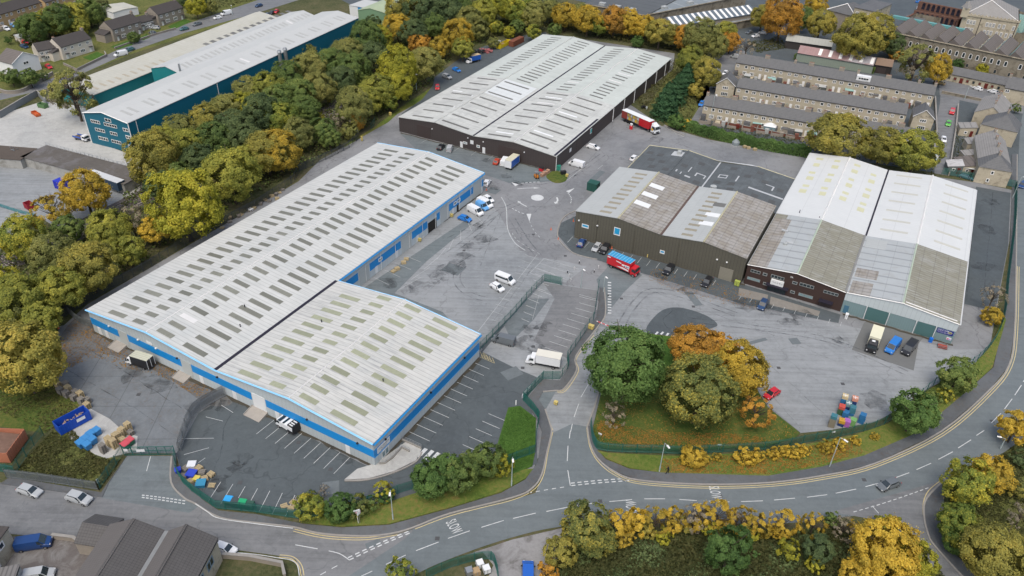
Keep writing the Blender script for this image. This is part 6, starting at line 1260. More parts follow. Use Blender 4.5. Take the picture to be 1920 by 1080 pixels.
hedge('hedge', 'dark green hedge below the striped rust roofed shed', [(1488, 112), (1560, 124), (1640, 138)], 2.0, 2.4, 'G', 5000)
hedge('hedge', 'clipped hedge in front of the white cottage', [(0, 152), (40, 155), (85, 148)], 1.8, 1.8, 'G', 2500)
for i, e in enumerate([(1300, 856), (1318, 858), (1345, 857), (1400, 855), (1420, 853), (1450, 850), (1468, 846), (1490, 846), (1510, 843), (1548, 838), (1575, 832), (1605, 826), (1640, 818)]):
    tree(e[0], e[1], [22, 12, 9, 20, 14, 13, 12, 15, 11, 14, 12, 9, 8][i] * 1.05, 'A', 'along the verge behind the tall lamps', .9, None, 'low golden shrubs along the verge', 'shrub', .7)

scatter('undergrowth', [(20, 70), (60, 30), (200, 0), (215, 20), (180, 50), (100, 75), (40, 90)], 6000, .7, 'W', 1.6, 'dense scrub between the yellow brick and brown houses', 'undergrowth', seed=21)
scatter('undergrowth', [(360, 30), (480, 0), (560, -30), (420, -30), (350, 5)], 2500, .7, 'W', 1.2, 'scrub bank beyond the main road at the top', 'undergrowth', seed=22)
scatter('undergrowth', [(1400, 80), (1460, 70), (1480, 90), (1420, 100)], 1200, .6, 'W', 1.2, 'scrub beside the vehicles near the back terrace', 'undergrowth', seed=23)
scatter('weeds', [(1752, 200), (1760, 250), (1752, 330), (1700, 320), (1600, 300), (1520, 290), (1530, 280), (1650, 292), (1740, 300)], 2500, .45, 'W', .5, 'leafy ground under trees behind the white roof', 'weeds', seed=24)
scatter('weeds', [(1330, 232), (1500, 262), (1545, 275), (1540, 292), (1430, 276), (1320, 250)], 2500, .4, 'W', .7, 'garden plants in front of the front terrace', 'weeds', seed=25)
scatter('weeds', [(1340, 185), (1700, 245), (1705, 255), (1345, 196)], 2600, .4, 'W', .6, 'garden plants between front and middle terraces', 'weeds', seed=26)
scatter('weeds', [(1390, 146), (1745, 205), (1745, 212), (1390, 154)], 2600, .4, 'W', .6, 'garden plants between middle and back terraces', 'weeds', seed=27)
scatter('weeds', [(1790, 235), (1815, 245), (1805, 320), (1780, 320)], 1500, .4, 'W', .6, 'overgrown gardens left of the right terrace', 'weeds', seed=28)
# ---------------------------------------------------------------- vehicles
m_tyre = M('tyre', (.018, .018, .019), .85, .2, 4); m_rim = M('wheel_rim', (.30, .30, .31), .4, .1, 4, metal=.6); m_lampw = M('headlamp_glass', (.55, .57, .58), .2, .1, 4); m_lampr = M('tail_lamp', (.30, .02, .015), .3, .1, 4)
CP = {k: paint('paint_' + k, c) for k, c in dict(white=(.68, .70, .71), silver=(.36, .38, .39), grey=(.115, .13, .14), black=(.012, .013, .016), blue=(.015, .16, .50), navy=(.010, .045, .16), royal=(.015, .10, .42), sky=(.12, .34, .66), red=(.48, .014, .022), orange=(.42, .05, .02), green=(.05, .30, .06),
    teal=(.05, .13, .14), lime=(.09, .42, .05), cream=(.60, .59, .47), palegreen=(.33, .40, .37), dkblue=(.02, .05, .12), yellow=(.45, .34, .05), sand=(.30, .24, .12)).items()}
m_plast = M('black_plastic', (.02, .021, .023), .6, .15, 3)
def section(x, z0, z1, zt, w, tw): return [(x, -w * .46, z0), (x, w * .46, z0), (x, w / 2, z0 + (z1 - z0) * .45), (x, w * .485, z1), (x, tw / 2, zt), (x, -tw / 2, zt), (x, -w * .485, z1), (x, -w / 2, z0 + (z1 - z0) * .45)]
def hull(mb, st):
    S = [section(*s) for s in st]; n0 = len(mb.v); V = [p for s in S for p in s]; F = []
    for i in range(len(S) - 1):
        a, b = i * 8, (i + 1) * 8
        for k in range(8): F.append((a + k, a + (k + 1) % 8, b + (k + 1) % 8, b + k))
    F += [tuple(range(8))[::-1], tuple(range((len(S) - 1) * 8, len(S) * 8))]; mb.add(V, F)
def lerp3(a, b, k): return tuple(a[i] + (b[i] - a[i]) * k for i in range(3))
def inset(q, k, o): # shrink a quad towards its centre and push it outwards
    c = tuple(sum(p[i] for p in q) / 4 for i in range(3)); nrm = (Vector(q[1]) - Vector(q[0])).cross(Vector(q[3]) - Vector(q[0])).normalized()
    if nrm.dot(Vector(c) - Vector((0, 0, .8))) < 0: nrm = -nrm
    return [tuple(Vector(lerp3(c, p, k)) + nrm * o) for p in q]
def wheels(root, xs, w, r=.33, ww=.22):
    for x in xs:
        for s in (-1, 1):
            mb = MB(); y = s * (w / 2 - ww / 2 + .01); mb.cyl((x, r), r, y - ww / 2, y + ww / 2, 14, 'y'); t_ = mb.build('wheel', m_tyre, root)
            mb = MB(); mb.cyl((x, r), r * .6, y + s * ww / 2 - .01, y + s * (ww / 2 + .012), 10, 'y'); mb.build('rim', m_rim, t_)
def make_vehicle(kind, root):
    """x forward, centre at origin"""
    P = dict(hatch=dict(L=4.1, w=1.76, h=1.47, st=[(0, .25, .5, .52, .72, .6), (.12, .22, .66, .70, .93, .8), (.9, .2, .86, .92, 1, .84), (1.65, .2, .9, 1, 1, .72), (3.35, .2, .9, .99, 1, .70), (3.98, .22, .84, .64, .96, .76), (4.1, .28, .6, .62, .86, .76)], ws=2, rf=3, rr=4),
             suv=dict(L=4.6, w=1.86, h=1.68, st=[(0, .3, .6, .62, .76, .66), (.12, .26, .8, .86, .95, .84), (1.05, .25, 1.0, 1.05, 1, .86), (1.75, .25, 1.02, 1, 1, .76), (4.0, .25, 1.02, .98, 1, .74), (4.5, .28, .95, .66, .97, .8), (4.6, .32, .7, .72, .88, .8)], ws=2, rf=3, rr=4),
             estate=dict(L=4.6, w=1.8, h=1.47, st=[(0, .22, .48, .5, .72, .6), (.12, .2, .64, .68, .93, .8), (1.05, .2, .84, .9, 1, .84), (1.85, .2, .88, 1, 1, .72), (3.9, .2, .88, .98, 1, .7), (4.48, .22, .84, .66, .96, .76), (4.6, .26, .6, .62, .86, .76)], ws=2, rf=3, rr=4),
             van=dict(L=5.3, w=1.98, h=2.05, st=[(0, .3, .6, .62, .8, .7), (.12, .27, .85, .9, .95, .84), (.75, .25, 1.05, 1.12, 1, .86), (1.5, .25, 1.25, 1, 1, .84), (1.9, .25, 1.3, 1.0, 1, .86), (5.15, .25, 1.3, 1.0, 1, .86), (5.3, .28, 1.2, .97, .97, .84)], ws=2, rf=3, rr=5),
             svan=dict(L=4.4, w=1.8, h=1.85, st=[(0, .26, .55, .57, .8, .7), (.12, .24, .78, .82, .95, .84), (.9, .22, 1.0, 1.05, 1, .86), (1.6, .22, 1.1, 1, 1, .82), (2.0, .22, 1.15, 1.0, 1, .84), (4.25, .22, 1.15, 1.0, 1, .84), (4.4, .26, 1.1, .97, .97, .82)], ws=2, rf=3, rr=5))
    p = P[kind]; L, w, h = p['L'], p['w'], p['h']; st = []
    for i, (x, z0, z1, zt, wf, tf) in enumerate(p['st']):
        ztop = zt * h if zt > .95 and i >= p['rf'] and i <= p['rr'] + (1 if kind in ('van', 'svan') else 0) else (zt * h if i > p['rr'] and zt > .9 else zt)
        if i == p['rr'] + 1 and kind not in ('van', 'svan'): ztop = z1 + .06
        st.append((L / 2 - x, z0, z1, ztop, w * wf, w * tf))
    mb = MB(); hull(mb, st); body = mb.build('body', CP['white'], root)
    S = [section(*s) for s in st]
    q = [S[p['ws']][5], S[p['ws']][4], S[p['rf']][4], S[p['rf']][5]]; g = MB(); g.add(inset(q, .93, .012), [(0, 1, 2, 3)]); g.build('windscreen', m_glass, root)
    tr = p['rr']
    if kind in ('van', 'svan'):
        for s, (a, b_) in ((1, (3, 4)), (-1, (6, 5))):
            q = [S[2][a], S[p['rf'] + 1][a], S[p['rf'] + 1][b_], S[p['rf']][b_]]; g = MB(); g.add(inset(q, .78, .015), [(0, 1, 2, 3)]); g.build('side_window', m_glass, root)
        for s in (-1, 1):
            g = MB(); y0, y1 = sorted((s * .06, s * w * .36)); x = -L / 2 - .012; g.quad((x + .02, y0, 1.25), (x + .02, y1, 1.25), (x + .03, y1, h * .88), (x + .03, y0, h * .88)); g.build('rear_window', m_glass, root)
    else:
        for a, b_ in ((3, 4), (6, 5)):
            q = [S[p['ws']][a], S[tr + 1][a], S[tr][b_], S[p['rf']][b_]]; g = MB(); g.add(inset(q, .86, .012), [(0, 1, 2, 3)]); g.build('side_window', m_glass, root)
        q = [S[tr][5], S[tr][4], S[tr + 1][4], S[tr + 1][5]]; g = MB(); g.add(inset(q, .86, .012), [(0, 1, 2, 3)]); g.build('rear_window', m_glass, root)
    wheels(root, (L / 2 - .85, -L / 2 + .85), w, .33)
    for s in (-1, 1):
        mb = MB(); y0, y1 = sorted((s * w * .28, s * w * .42)); mb.box(L / 2 - .2, L / 2 - .03, y0, y1, st[1][2] - .12, st[1][2] + .02); mb.build('headlight', m_lampw, root)
        mb = MB(); y0, y1 = sorted((s * w * .32, s * w * .44)); zb = .75 if kind not in ('van', 'svan') else .9; mb.box(-L / 2 - .015, -L / 2 + .1, y0, y1, zb - .08, zb + .1); mb.build('tail_light', m_lampr, root)
        mb = MB(); y0, y1 = sorted((s * w * .5, s * (w * .5 + .18))); mb.box(L / 2 - 1.35, L / 2 - 1.22, y0, y1, st[2][2] - .02, st[2][2] + .14); mb.build('wing_mirror', m_plast, root)
    mb = MB(); mb.box(L / 2 - .06, L / 2 + .012, -w * .26, w * .26, .3, .48); mb.build('grille', m_plast, root)
    return root
_vp = {}
def vehicle(kind, rear, front, colr, label, cat='car', name=None, group=None, hc=.7):
    a = G(*rear, hc); b_ = G(*front, hc); c = (a + b_) / 2; d = b_ - a; yaw = math.atan2(d[1], d[0]); nm = name or ('parked_van' if kind in ('van', 'svan') else 'parked_car')
    if kind not in _vp:
        r = thing(nm, label, cat, (*c, 0), yaw, group); make_vehicle(kind, r); _vp[kind] = r; o = r
    else:
        o = clone(_vp[kind], (c[0], c[1], 0), yaw, label); o.name = nm; o['category'] = cat
    if group: o['group'] = group
    elif 'group' in o: del o['group']
    for ch in o.children:
        if ch.name.startswith('body'): recolor(ch, CP[colr] if isinstance(colr, str) else colr)
    return o
V = vehicle
gk = 'cars parked in the estate'
V('hatch', (1085, 463), (1096, 446), 'navy', 'dark blue car at the left end of the olive wall bays'); V('hatch', (1126, 455), (1112, 471), 'silver', 'silver car between dark blue and black cars at olive wall')
V('suv', (1141, 458), (1127, 475), 'black', 'black car beside the silver car at the olive wall'); V('suv', (1262, 496), (1246, 514), 'black', 'black car on rust leaves by the olive wall right of red lorry')
V('estate', (1334, 518), (1318, 537), 'black', 'black car near the stone coloured shutter of the olive wall'); V('estate', (1437, 559), (1424, 581), 'dkblue', 'dark blue car in front of the brown office entrance')
V('estate', (1684, 901), (1649, 914), 'grey', 'grey car driving along the main road by itself', name='moving_car')
V('hatch', (1457, 731), (1438, 743), 'red', 'red car beside the orange tree on the grass island')
V('estate', (36, 913), (74, 925), 'silver', 'silver car leftmost by the lower left fence'); V('suv', (126, 927), (170, 940), 'silver', 'silver car with black roof by the lower left gate drive')
V('hatch', (925, 533), (940, 542), 'white', 'small white car beside the white minibus in the middle of yard'); V('hatch', (862, 406), (881, 412), 'blue', 'bright blue car at the end of the white vans row', group=None)
V('hatch', (905, 366), (926, 379), 'white', 'white car behind the row of white vans'); V('hatch', (908, 349), (918, 335), 'white', 'white car at the back corner of blue-banded warehouse')
V('estate', (1101, 272), (1124, 278), 'white', 'white car beside the side wall of brown warehouse'); V('hatch', (821, 281), (833, 269), 'black', 'black car left of silver van by brown warehouse'); V('hatch', (924, 311), (940, 293), 'orange', 'orange-red car beside the white van at brown warehouse')
V('hatch', (820, 158), (820, 168), 'red', 'red car alone on the lane left of brown warehouse'); V('suv', (829, 140), (847, 147), 'silver', 'silver estate car behind the red car'); V('hatch', (848, 127), (864, 134), 'blue', 'blue car between silver car and blue sided truck')
V('hatch', (1183, 300), (1196, 291), 'white', 'white and red car beside the dark felt roof')
V('hatch', (1364, 132), (1356, 141), 'white', 'pale car at the top of the lane left of terraces'); V('suv', (1346, 155), (1337, 168), 'grey', 'dark grey car by the gable end of middle terrace'); V('hatch', (1320, 188), (1311, 200), 'blue', 'blue car by the front terrace end'); V('svan', (1386, 108), (1370, 104), 'silver', 'grey van at the left end of the back terrace', 'van')
V('hatch', (1425, 66), (1409, 68), 'white', 'white car among the vehicles below the striped roof works'); V('hatch', (1412, 58), (1398, 62), 'grey', 'grey car among the vehicles below the striped roof works'); V('hatch', (1436, 62), (1424, 60), 'silver', 'silver car among the vehicles below the striped roof works')
V('estate', (1771, 157), (1752, 152), 'sand', 'sandy coloured car under the golden tree by the mill'); V('hatch', (1840, 168), (1826, 163), 'white', 'white car left in front of the stone cottage row'); V('hatch', (1868, 173), (1856, 169), 'white', 'white car right in front of the stone cottage row')
V('suv', (1788, 201), (1783, 217), 'red', 'red car in the lane behind the green car'); V('hatch', (1781, 222), (1776, 240), 'lime', 'lime green car in the lane beside the right terrace'); V('hatch', (1768, 254), (1771, 268), 'white', 'white car half hidden left of the right terrace'); V('suv', (1761, 286), (1753, 305), 'palegreen', 'pale silver-green car by the olive trees near the white roof')
V('estate', (1802, 328), (1823, 334), 'teal', 'dark green car behind the green fence'); V('estate', (1924, 338), (1912, 354), 'navy', 'blue car cut by the right edge')
V('hatch', (1722, 10), (1722, 20), 'white', 'white car in the mill yard at the top'); V('hatch', (1716, 4), (1728, 0), 'blue', 'blue car in the mill yard at the top edge'); V('svan', (1658, 30), (1660, 40), 'white', 'white van beside the low stone walls of the mill', 'van')
gc = 'cars on the housing road at top left'
for e in [('suv', (3, 50), (20, 57), 'white', 'white car at the far left below yellow brick houses'), ('hatch', (20, 44), (30, 50), 'sky', 'light blue car beside the white car at far left'), ('hatch', (38, 84), (53, 89), 'dkblue', 'dark car on the drive above the white cottage'), ('hatch', (40, 77), (52, 81), 'red', 'dull red car under the small garage'),
          ('hatch', (84, 120), (98, 129), 'red', 'red car between white cottage and rendered house'), ('van', (238, 99), (214, 104), 'white', 'white van by the kerb below the brown semi-detached house'), ('estate', (251, 90), (233, 95), 'teal', 'dark green car just ahead of the roadside white van'),
          ('hatch', (300, 52), (282, 51), 'silver', 'silver car on the drive between the brown houses'), ('hatch', (293, 63), (279, 59), 'grey', 'dark car on the drive between the brown houses'), ('hatch', (352, 52), (338, 55), 'teal', 'dark teal car by the kerb right of the lawns'), ('estate', (378, 42), (361, 47), 'grey', 'grey car by the kerb right of the lawns'),
          ('hatch', (416, 31), (400, 34), 'white', 'white car on the main road near the top'), ('van', (434, 23), (414, 27), 'white', 'white van on the main road near the top'), ('hatch', (484, 31), (470, 35), 'white', 'white car where the road meets the teal works roof'), ('hatch', (131, 12), (139, 15), 'white', 'pale car among the trees at the top left'), ('hatch', (492, 8), (478, 12), 'dkblue', 'dark car at the top edge of the housing road')]:
    V(*e, 'van' if e[0] == 'van' else 'car', None, gc)
for i, (x, y, c_) in enumerate([(484, 36, 'silver'), (492, 32, 'navy'), (500, 28, 'dkblue'), (509, 24, 'black'), (518, 21, 'red')]): V('hatch', (x + 4, y - 3), (x - 4, y + 3), c_, '%s car nose-in in the short row behind the teal works' % {'dkblue': 'dark blue'}.get(c_, c_), 'car', None, 'cars nose-in behind the teal works')
# vans
V('van', (932, 516), (963, 528), 'white', 'white minibus with dark windows in the middle of the yard', 'minibus', 'minibus', hc=1)
mb = MB(); _vm = [o for o in bpy.data.objects if o.name.startswith('minibus')][0]
for s in (-1, 1):
    g = MB(); g.quad((-2.3, s * 1.0, 1.32), (.9, s * 1.0, 1.32), (.8, s * .93, 1.8), (-2.3, s * .93, 1.8)); g.build('side_glazing', m_glass, _vm)
V('van', (960, 640), (929, 632), 'grey', 'dark grey van beside the green fence in the car park', 'van', hc=1)
V('van', (1688, 632), (1661, 664), 'blue', 'bright blue van between the cream lorry and black van', 'van', hc=1); V('van', (1720, 634), (1690, 670), 'black', 'black long pickup-bodied van rightmost of the three by the shutters', 'van', hc=.9)
V('van', (30, 1022), (95, 1012), 'navy', 'dark blue van in the yard at the bottom left', 'van', hc=1); V('svan', (840, 285), (847, 270), 'silver', 'silver van right of the black car by brown warehouse', 'van', hc=.9)
V('van', (941, 310), (952, 293), 'white', 'white van squeezed against the white and blue box truck', 'van', hc=1); V('van', (1095, 310), (1067, 302), 'white', 'white minibus with red mark beside brown warehouse corner', 'minibus', hc=1)
V('van', (897, 374), (922, 386), 'white', 'white van in the row by the blue-banded wall', 'van', hc=1); V('svan', (895, 380), (914, 391), 'sky', 'light blue van between two white vans', 'van', hc=.9); V('van', (880, 388), (903, 400), 'white', 'white van next to the bright blue car', 'van', hc=1)
V('hatch', (413, 1025), (430, 1031), 'white', 'white car half behind the stone works'); V('svan', (62, 1078), (85, 1074), 'silver', 'pale van with ladder frame at the bottom left edge', 'van', hc=.9); V('van', (990, 1092), (990, 1060), 'royal', 'blue van cut by the bottom edge on gravel', 'van', hc=1)
# trucks
def cab(root, x0, x1, w, z0, z1, mat, slope=.35, name='cab', fair=0):
    mb = MB(); mb.hexa([(x0, -w / 2, z0), (x1, -w / 2, z0), (x1, w / 2, z0), (x0, w / 2, z0), (x0, -w * .47, z1), (x1 - slope, -w * .44, z1), (x1 - slope, w * .44, z1), (x0, w * .47, z1)]); c = mb.build(name, mat, root)
    zm = z0 + (z1 - z0) * .48; k0 = .5; q = [(x1 - slope * .5, -w * .44, zm), (x1 - slope * .5, w * .44, zm), (x1 - slope * .93, w * .41, z1 - .15), (x1 - slope * .93, -w * .41, z1 - .15)]
    g = MB(); g.add([(p[0] + .03, p[1], p[2]) for p in q], [(0, 1, 2, 3)]); g.build('windscreen', m_glass, root)
    for s in (-1, 1):
        g = MB(); g.quad((x0 + .35, s * w * .492, zm), (x1 - slope * .6, s * w * .485, zm), (x1 - slope - .05, s * w * .468, z1 - .2), (x0 + .35, s * w * .48, z1 - .2)); g.build('side_window', m_glass, root)
        mb = MB(); y0, y1 = sorted((s * w * .3, s * w * .44)); mb.box(x1 - .02, x1 + .03, y0, y1, z0 + .15, z0 + .38); mb.build('headlight', m_lampw, root)
        mb = MB(); y0, y1 = sorted((s * (w * .5), s * (w * .5 + .25))); mb.box(x1 - slope * .5 - .1, x1 - slope * .5, y0, y1, zm, zm + .6); mb.build('wing_mirror', m_plast, root)
    mb = MB(); mb.box(x1 - .01, x1 + .05, -w * .28, w * .28, z0 + .1, z0 + .5); mb.build('grille', m_plast, root)
    if fair: mb = MB(); mb.hexa([(x0, -w * .42, z1), (x1 - slope - .1, -w * .38, z1), (x1 - slope - .1, w * .38, z1), (x0, w * .42, z1), (x0, -w * .4, z1 + fair), (x0 + .4, -w * .3, z1 + fair), (x0 + .4, w * .3, z1 + fair), (x0, w * .4, z1 + fair)]); mb.build('wind_deflector', mat, root)
    return c
def truck(rear, front, L, w, label, boxcol, cabcol, hb=3.4, wheel=.45, roofm=None, name='box_lorry', cat='lorry', hc=1.8, cl=1.7, zc=2.4, fair=0, bonnet=0, zb=1.0):
    a = G(*rear, hc); b_ = G(*front, hc); c = (a + b_) / 2; d = b_ - a; r = thing(name, label, cat, (*c, 0), math.atan2(d[1], d[0]))
    mb = MB(); mb.box(-L / 2, L / 2 - cl - .15 - bonnet * .0, -w / 2, w / 2, zb, hb); bx = mb.build('cargo_box', boxcol, r)
    rf = MB(); rf.box(-L / 2 - .03, L / 2 - cl - .12, -w / 2 - .03, w / 2 + .03, hb, hb + .06); rf.build('box_roof', roofm or boxcol, r)
    mb = MB(); mb.box(-L / 2 + .2, L / 2 - .3, -w * .4, w * .4, .5, .95 if zb > .9 else zb - .01); mb.build('chassis', m_plast, r)
    cab(r, L / 2 - cl, L / 2, w * .96, .55, zc, cabcol, .45, fair=fair)
    if bonnet: mb = MB(); mb.hexa([(L / 2 - .1, -w * .44, .4), (L / 2 + bonnet, -w * .4, .4), (L / 2 + bonnet, w * .4, .4), (L / 2 - .1, w * .44, .4), (L / 2 - .2, -w * .42, 1.35), (L / 2 + bonnet - .1, -w * .36, 1.0), (L / 2 + bonnet - .1, w * .36, 1.0), (L / 2 - .2, w * .42, 1.35)]); mb.build('bonnet', cabcol, r)
    wheels(r, (L / 2 - .75, -L / 2 + 1.4), w, wheel, .3)
    mb = MB(); mb.box(-L / 2 - .03, -L / 2, -.02, .02, zb + .05, hb - .1); mb.build('door_seam', m_plast, r)
    return r
r = truck((1141, 484), (1199, 508), 8.6, 2.5, 'red rigid lorry with bright blue roof beside the olive wall bays', CP['red'], CP['red'], 3.6, roofm=M('blue_translucent_roof', (.03, .27, .50), .4, .3, .8, .4, lines=(('x', .8, .1, 1.35),)))
mb = MB(); mb.hexa([(-1.6, -1.27, 2.75), (-.1, -1.27, 2.55), (-.1, -1.255, 2.55), (-1.6, -1.255, 2.75), (-1.6, -1.27, 2.95), (-.1, -1.27, 2.8), (-.1, -1.255, 2.8), (-1.6, -1.255, 2.95)]); mb.hexa([(.1, -1.27, 2.2), (2.3, -1.27, 1.8), (2.3, -1.255, 1.8), (.1, -1.255, 2.2), (.1, -1.27, 2.6), (2.3, -1.27, 2.7), (2.3, -1.255, 2.7), (.1, -1.255, 2.6)]); mb.build('white_logo_panel', m_whited, r)
mb = MB(); [mb.box(x, x + .3, -1.28, -1.271, 2.1, 2.4) for x in (.8, 1.35, 1.8)]; mb.build('logo_marks', m_ink, r)
mb = MB(); mb.add([(-1.5, -1.265, 1.4), (2.2, -1.265, 1.1), (2.2, -1.265, 1.5), (.4, -1.265, 1.75)], [(0, 1, 2, 3)]); mb.build('white_swoosh', m_whited, r)
mb = MB(); mb.box(-4.2, -3.3, -1.27, -1.255, 3.0, 3.3); mb.build('white_mark', m_whited, r)
r = truck((1054, 679), (990, 667), 7.0, 2.25, 'white box van by the green fence in the car park', CP['white'], CP['white'], 3.1, .36, M('cream_box_roof', (.60, .59, .52), .5, .08, .5), 'box_van', 'van', 1.6, 1.5, 2.1, bonnet=.6)
r = truck((1648, 612), (1630, 665), 7.2, 2.35, 'cream box lorry with black cab by the grey-green shutters', CP['cream'], CP['black'], 3.2, .42, M('cream_roof', (.62, .61, .46), .6, .08, .6), fair=.5, hc=1.5, cl=2.0, zc=2.3)
mb = MB(); mb.box(2.0, 2.6, -.4, .3, 2.75, 2.85); mb.build('roof_sign', m_whited, r)
r = truck((288, 683), (237, 667), 5.9, 2.1, 'black sided white luton van on leaf litter by the front wall', CP['black'], CP['white'], 2.9, .35, M('dirty_cream_roof', (.46, .47, .38), .7, .25, 1.5, lines=(('y', .5, .1, .75),)), 'luton_van', 'van', 1.5, 1.3, 2.0, bonnet=.5, zb=.7)
for z_ in (.72, 2.8): mb = MB(); mb.box(-2.98, 1.6, -1.08, -1.05, z_, z_ + .12); mb.build('white_edge', m_whited, r)
for y_ in (-1.05, -.03, .95): mb = MB(); mb.box(-3.0, -2.96, y_, y_ + .1, .7, 2.9); mb.build('white_edge', m_whited, r)
mb = MB(); mb.box(-1.9, -.2, -1.075, -1.06, 1.9, 2.1); mb.box(-.0, .9, -1.075, -1.06, 1.7, 1.85); mb.build('side_lettering_band', m_whited, r)
r = truck((556, 806), (523, 786), 4.8, 2.0, 'small white tipper truck with black rear bins against the front wall', CP['white'], CP['white'], 2.0, .35, None, 'small_truck', 'truck', 1.0, 1.5, 2.0, zb=.8)
mb = MB(); mb.hexa([(-2.6, -1.05, .6), (-1.0, -1.05, .6), (-1.0, 1.05, .6), (-2.6, 1.05, .6), (-2.5, -.9, 2.3), (-1.1, -.9, 2.35), (-1.1, .9, 2.35), (-2.5, .9, 2.3)]); mb.build('machinery', m_plast, r)
for y_ in (-.6, 0, .5): mb = MB(); mb.box(-2.3, -1.4, y_, y_ + .22, 2.32, 2.45); mb.build('white_hose', m_whited, r)
mb = MB(); mb.box(.9, 1.6, -.95, .95, 2.02, 2.08); mb.box(-.2, .3, -.95, .95, 2.07, 2.1); mb.build('black_hatch', m_glass, r)
c_ = G(960, 313, 0); r = thing('box_truck', 'white and blue high box truck body in front of brown warehouse shutter', 'truck', (*c_, 0), math.radians(-117)); mb = MB(); mb.box(-2.9, 2.9, -1.15, 1.15, .9, 3.3); mb.build('cargo_box', CP['white'], r)
mb = MB(); mb.box(-2.7, 2.6, 1.16, 1.19, 1.0, 3.2); mb.build('blue_side', CP['royal'], r); mb = MB(); mb.box(-2.9, 2.9, -1.15, 1.15, 3.3, 3.36); mb.build('box_roof', M('cream_roof2', (.5, .48, .36), .6, .2, 1), r); wheels(r, (1.9, -1.9), 2.2, .4, .28)
r = truck((899, 107), (877, 112), 6.0, 2.1, 'white cab truck with bright blue box on the lane left of brown warehouse', CP['royal'], CP['white'], 3.0, .36, M('cream_roof3', (.45, .36, .22), .7), 'box_truck', 'truck', 1.6, 1.4, 2.1, bonnet=.5)
# pickup flatbed by the teal gable
a = G(137, 258); b_ = G(172, 267); d = b_ - a; r = thing('flatbed_truck', 'white cabbed flatbed truck with blue sides below the teal gable', 'truck', (*((a + b_) / 2), 0), math.atan2(d[1], d[0]))
cab(r, .9, 2.9, 1.9, .5, 2.0, CP['white'], .6); mb = MB(); mb.box(-2.9, .8, -1, 1, .8, .95); mb.build('bed', M('brown_bed', (.12, .08, .06), .8), r)
for y_ in (-1.0, .94): mb = MB(); mb.box(-2.9, .8, y_, y_ + .06, .95, 1.4); mb.build('drop_side', CP['royal'], r)
wheels(r, (2.0, -1.8), 1.9, .36)
# articulated trailer with red curtain sides
a = G(1163, 222); b_ = G(1226, 250); d = b_ - a; yaw_ = math.atan2(d[1], d[0]); c_ = (a + b_) / 2
r = thing('curtain_side_trailer', 'long trailer with half opened red curtain and white roof at brown warehouse', 'trailer', (*c_, 0), yaw_); Lh = 6.6
mb = MB(); mb.box(-Lh, Lh, -1.25, 1.25, 1.15, 1.35); mb.build('deck', m_plast, r); mb = MB(); mb.box(-Lh - .05, Lh + .05, -1.28, 1.28, 3.95, 4.05); mb.build('trailer_roof', m_whited, r)
mb = MB(); mb.box(Lh - .1, Lh, -1.25, 1.25, 1.35, 3.95); mb.build('headboard', CP['red'], r); mb = MB(); mb.box(-Lh, Lh, 1.18, 1.25, 1.35, 3.95); mb.build('curtain', CP['red'], r)
mb = MB()
for k in range(16): x = 1.9 + k * .29; mb.box(x, x + .22, -1.32 + (k % 2) * .06, -1.2, 1.2, 3.95)
mb.build('curtain', CP['red'], r); mb = MB(); mb.box(-Lh, -Lh + 2.6, -1.22, -1.18, 1.35, 3.9); mb.build('rear_curtain', M('faded_red', (.22, .04, .035), .7), r)
for k in range(3): mb = MB(); mb.cyl((-Lh + 1.6 + k * 1.3, .5), .5, -1.2, -.9, 12, 'y'); mb.cyl((-Lh + 1.6 + k * 1.3, .5), .5, .9, 1.2, 12, 'y'); mb.build('axle_wheels', m_tyre, r)
for x in (-1.5, -3.8): mb = MB(); mb.box(x, x + .12, -1.24, -1.14, 1.35, 3.95); mb.build('pillar', m_rail, r)
m_card = M('cardboard', (.34, .24, .13), .85, .2, 2); m_wrap = M('stretch_wrap', (.42, .45, .45), .4, .2, 2)
for k in range(6):
    for z_ in (1.36, 2.55):
        x = -3.9 + k * 1.0; q = c_ + np.array([math.cos(yaw_), math.sin(yaw_)]) * x + np.array([math.sin(yaw_), -math.cos(yaw_)]) * .5
        g = thing('wrapped_goods', 'wrapped stack of goods inside the open red curtained trailer', 'goods', (*q, z_), yaw_, 'wrapped goods in the trailer'); mb = MB(); mb.box(-.45, .45, -.55, .45, .12, 1.05); mb.build('load', [m_card, m_wrap, M('yellow_load', (.5, .36, .05), .7)][(k + int(z_)) % 3], g); mb = MB(); mb.box(-.48, .48, -.58, .48, 0, .11); mb.build('pallet', M('pallet_wood', (.30, .22, .13), .9, .25, 2), g)
r = thing('lorry_cab', 'white lorry tractor cab coupled to the red curtained trailer', 'lorry', (*(c_ + np.array([math.cos(yaw_), math.sin(yaw_)]) * 8.6), 0), yaw_ - .12); cab(r, -1.0, 1.2, 2.4, .7, 3.0, CP['white'], .35, fair=.8)
mb = MB(); mb.box(-3.2, 1.0, -.5, .5, .6, .95); mb.build('chassis', m_plast, r); wheels(r, (.5, -2.2), 2.4, .5, .3); mb = MB(); mb.box(-.8, .1, -1.23, -1.2, 1.3, 2.1); mb.build('yellow_emblem', M('amber_print', (.6, .35, .03), .6), r)
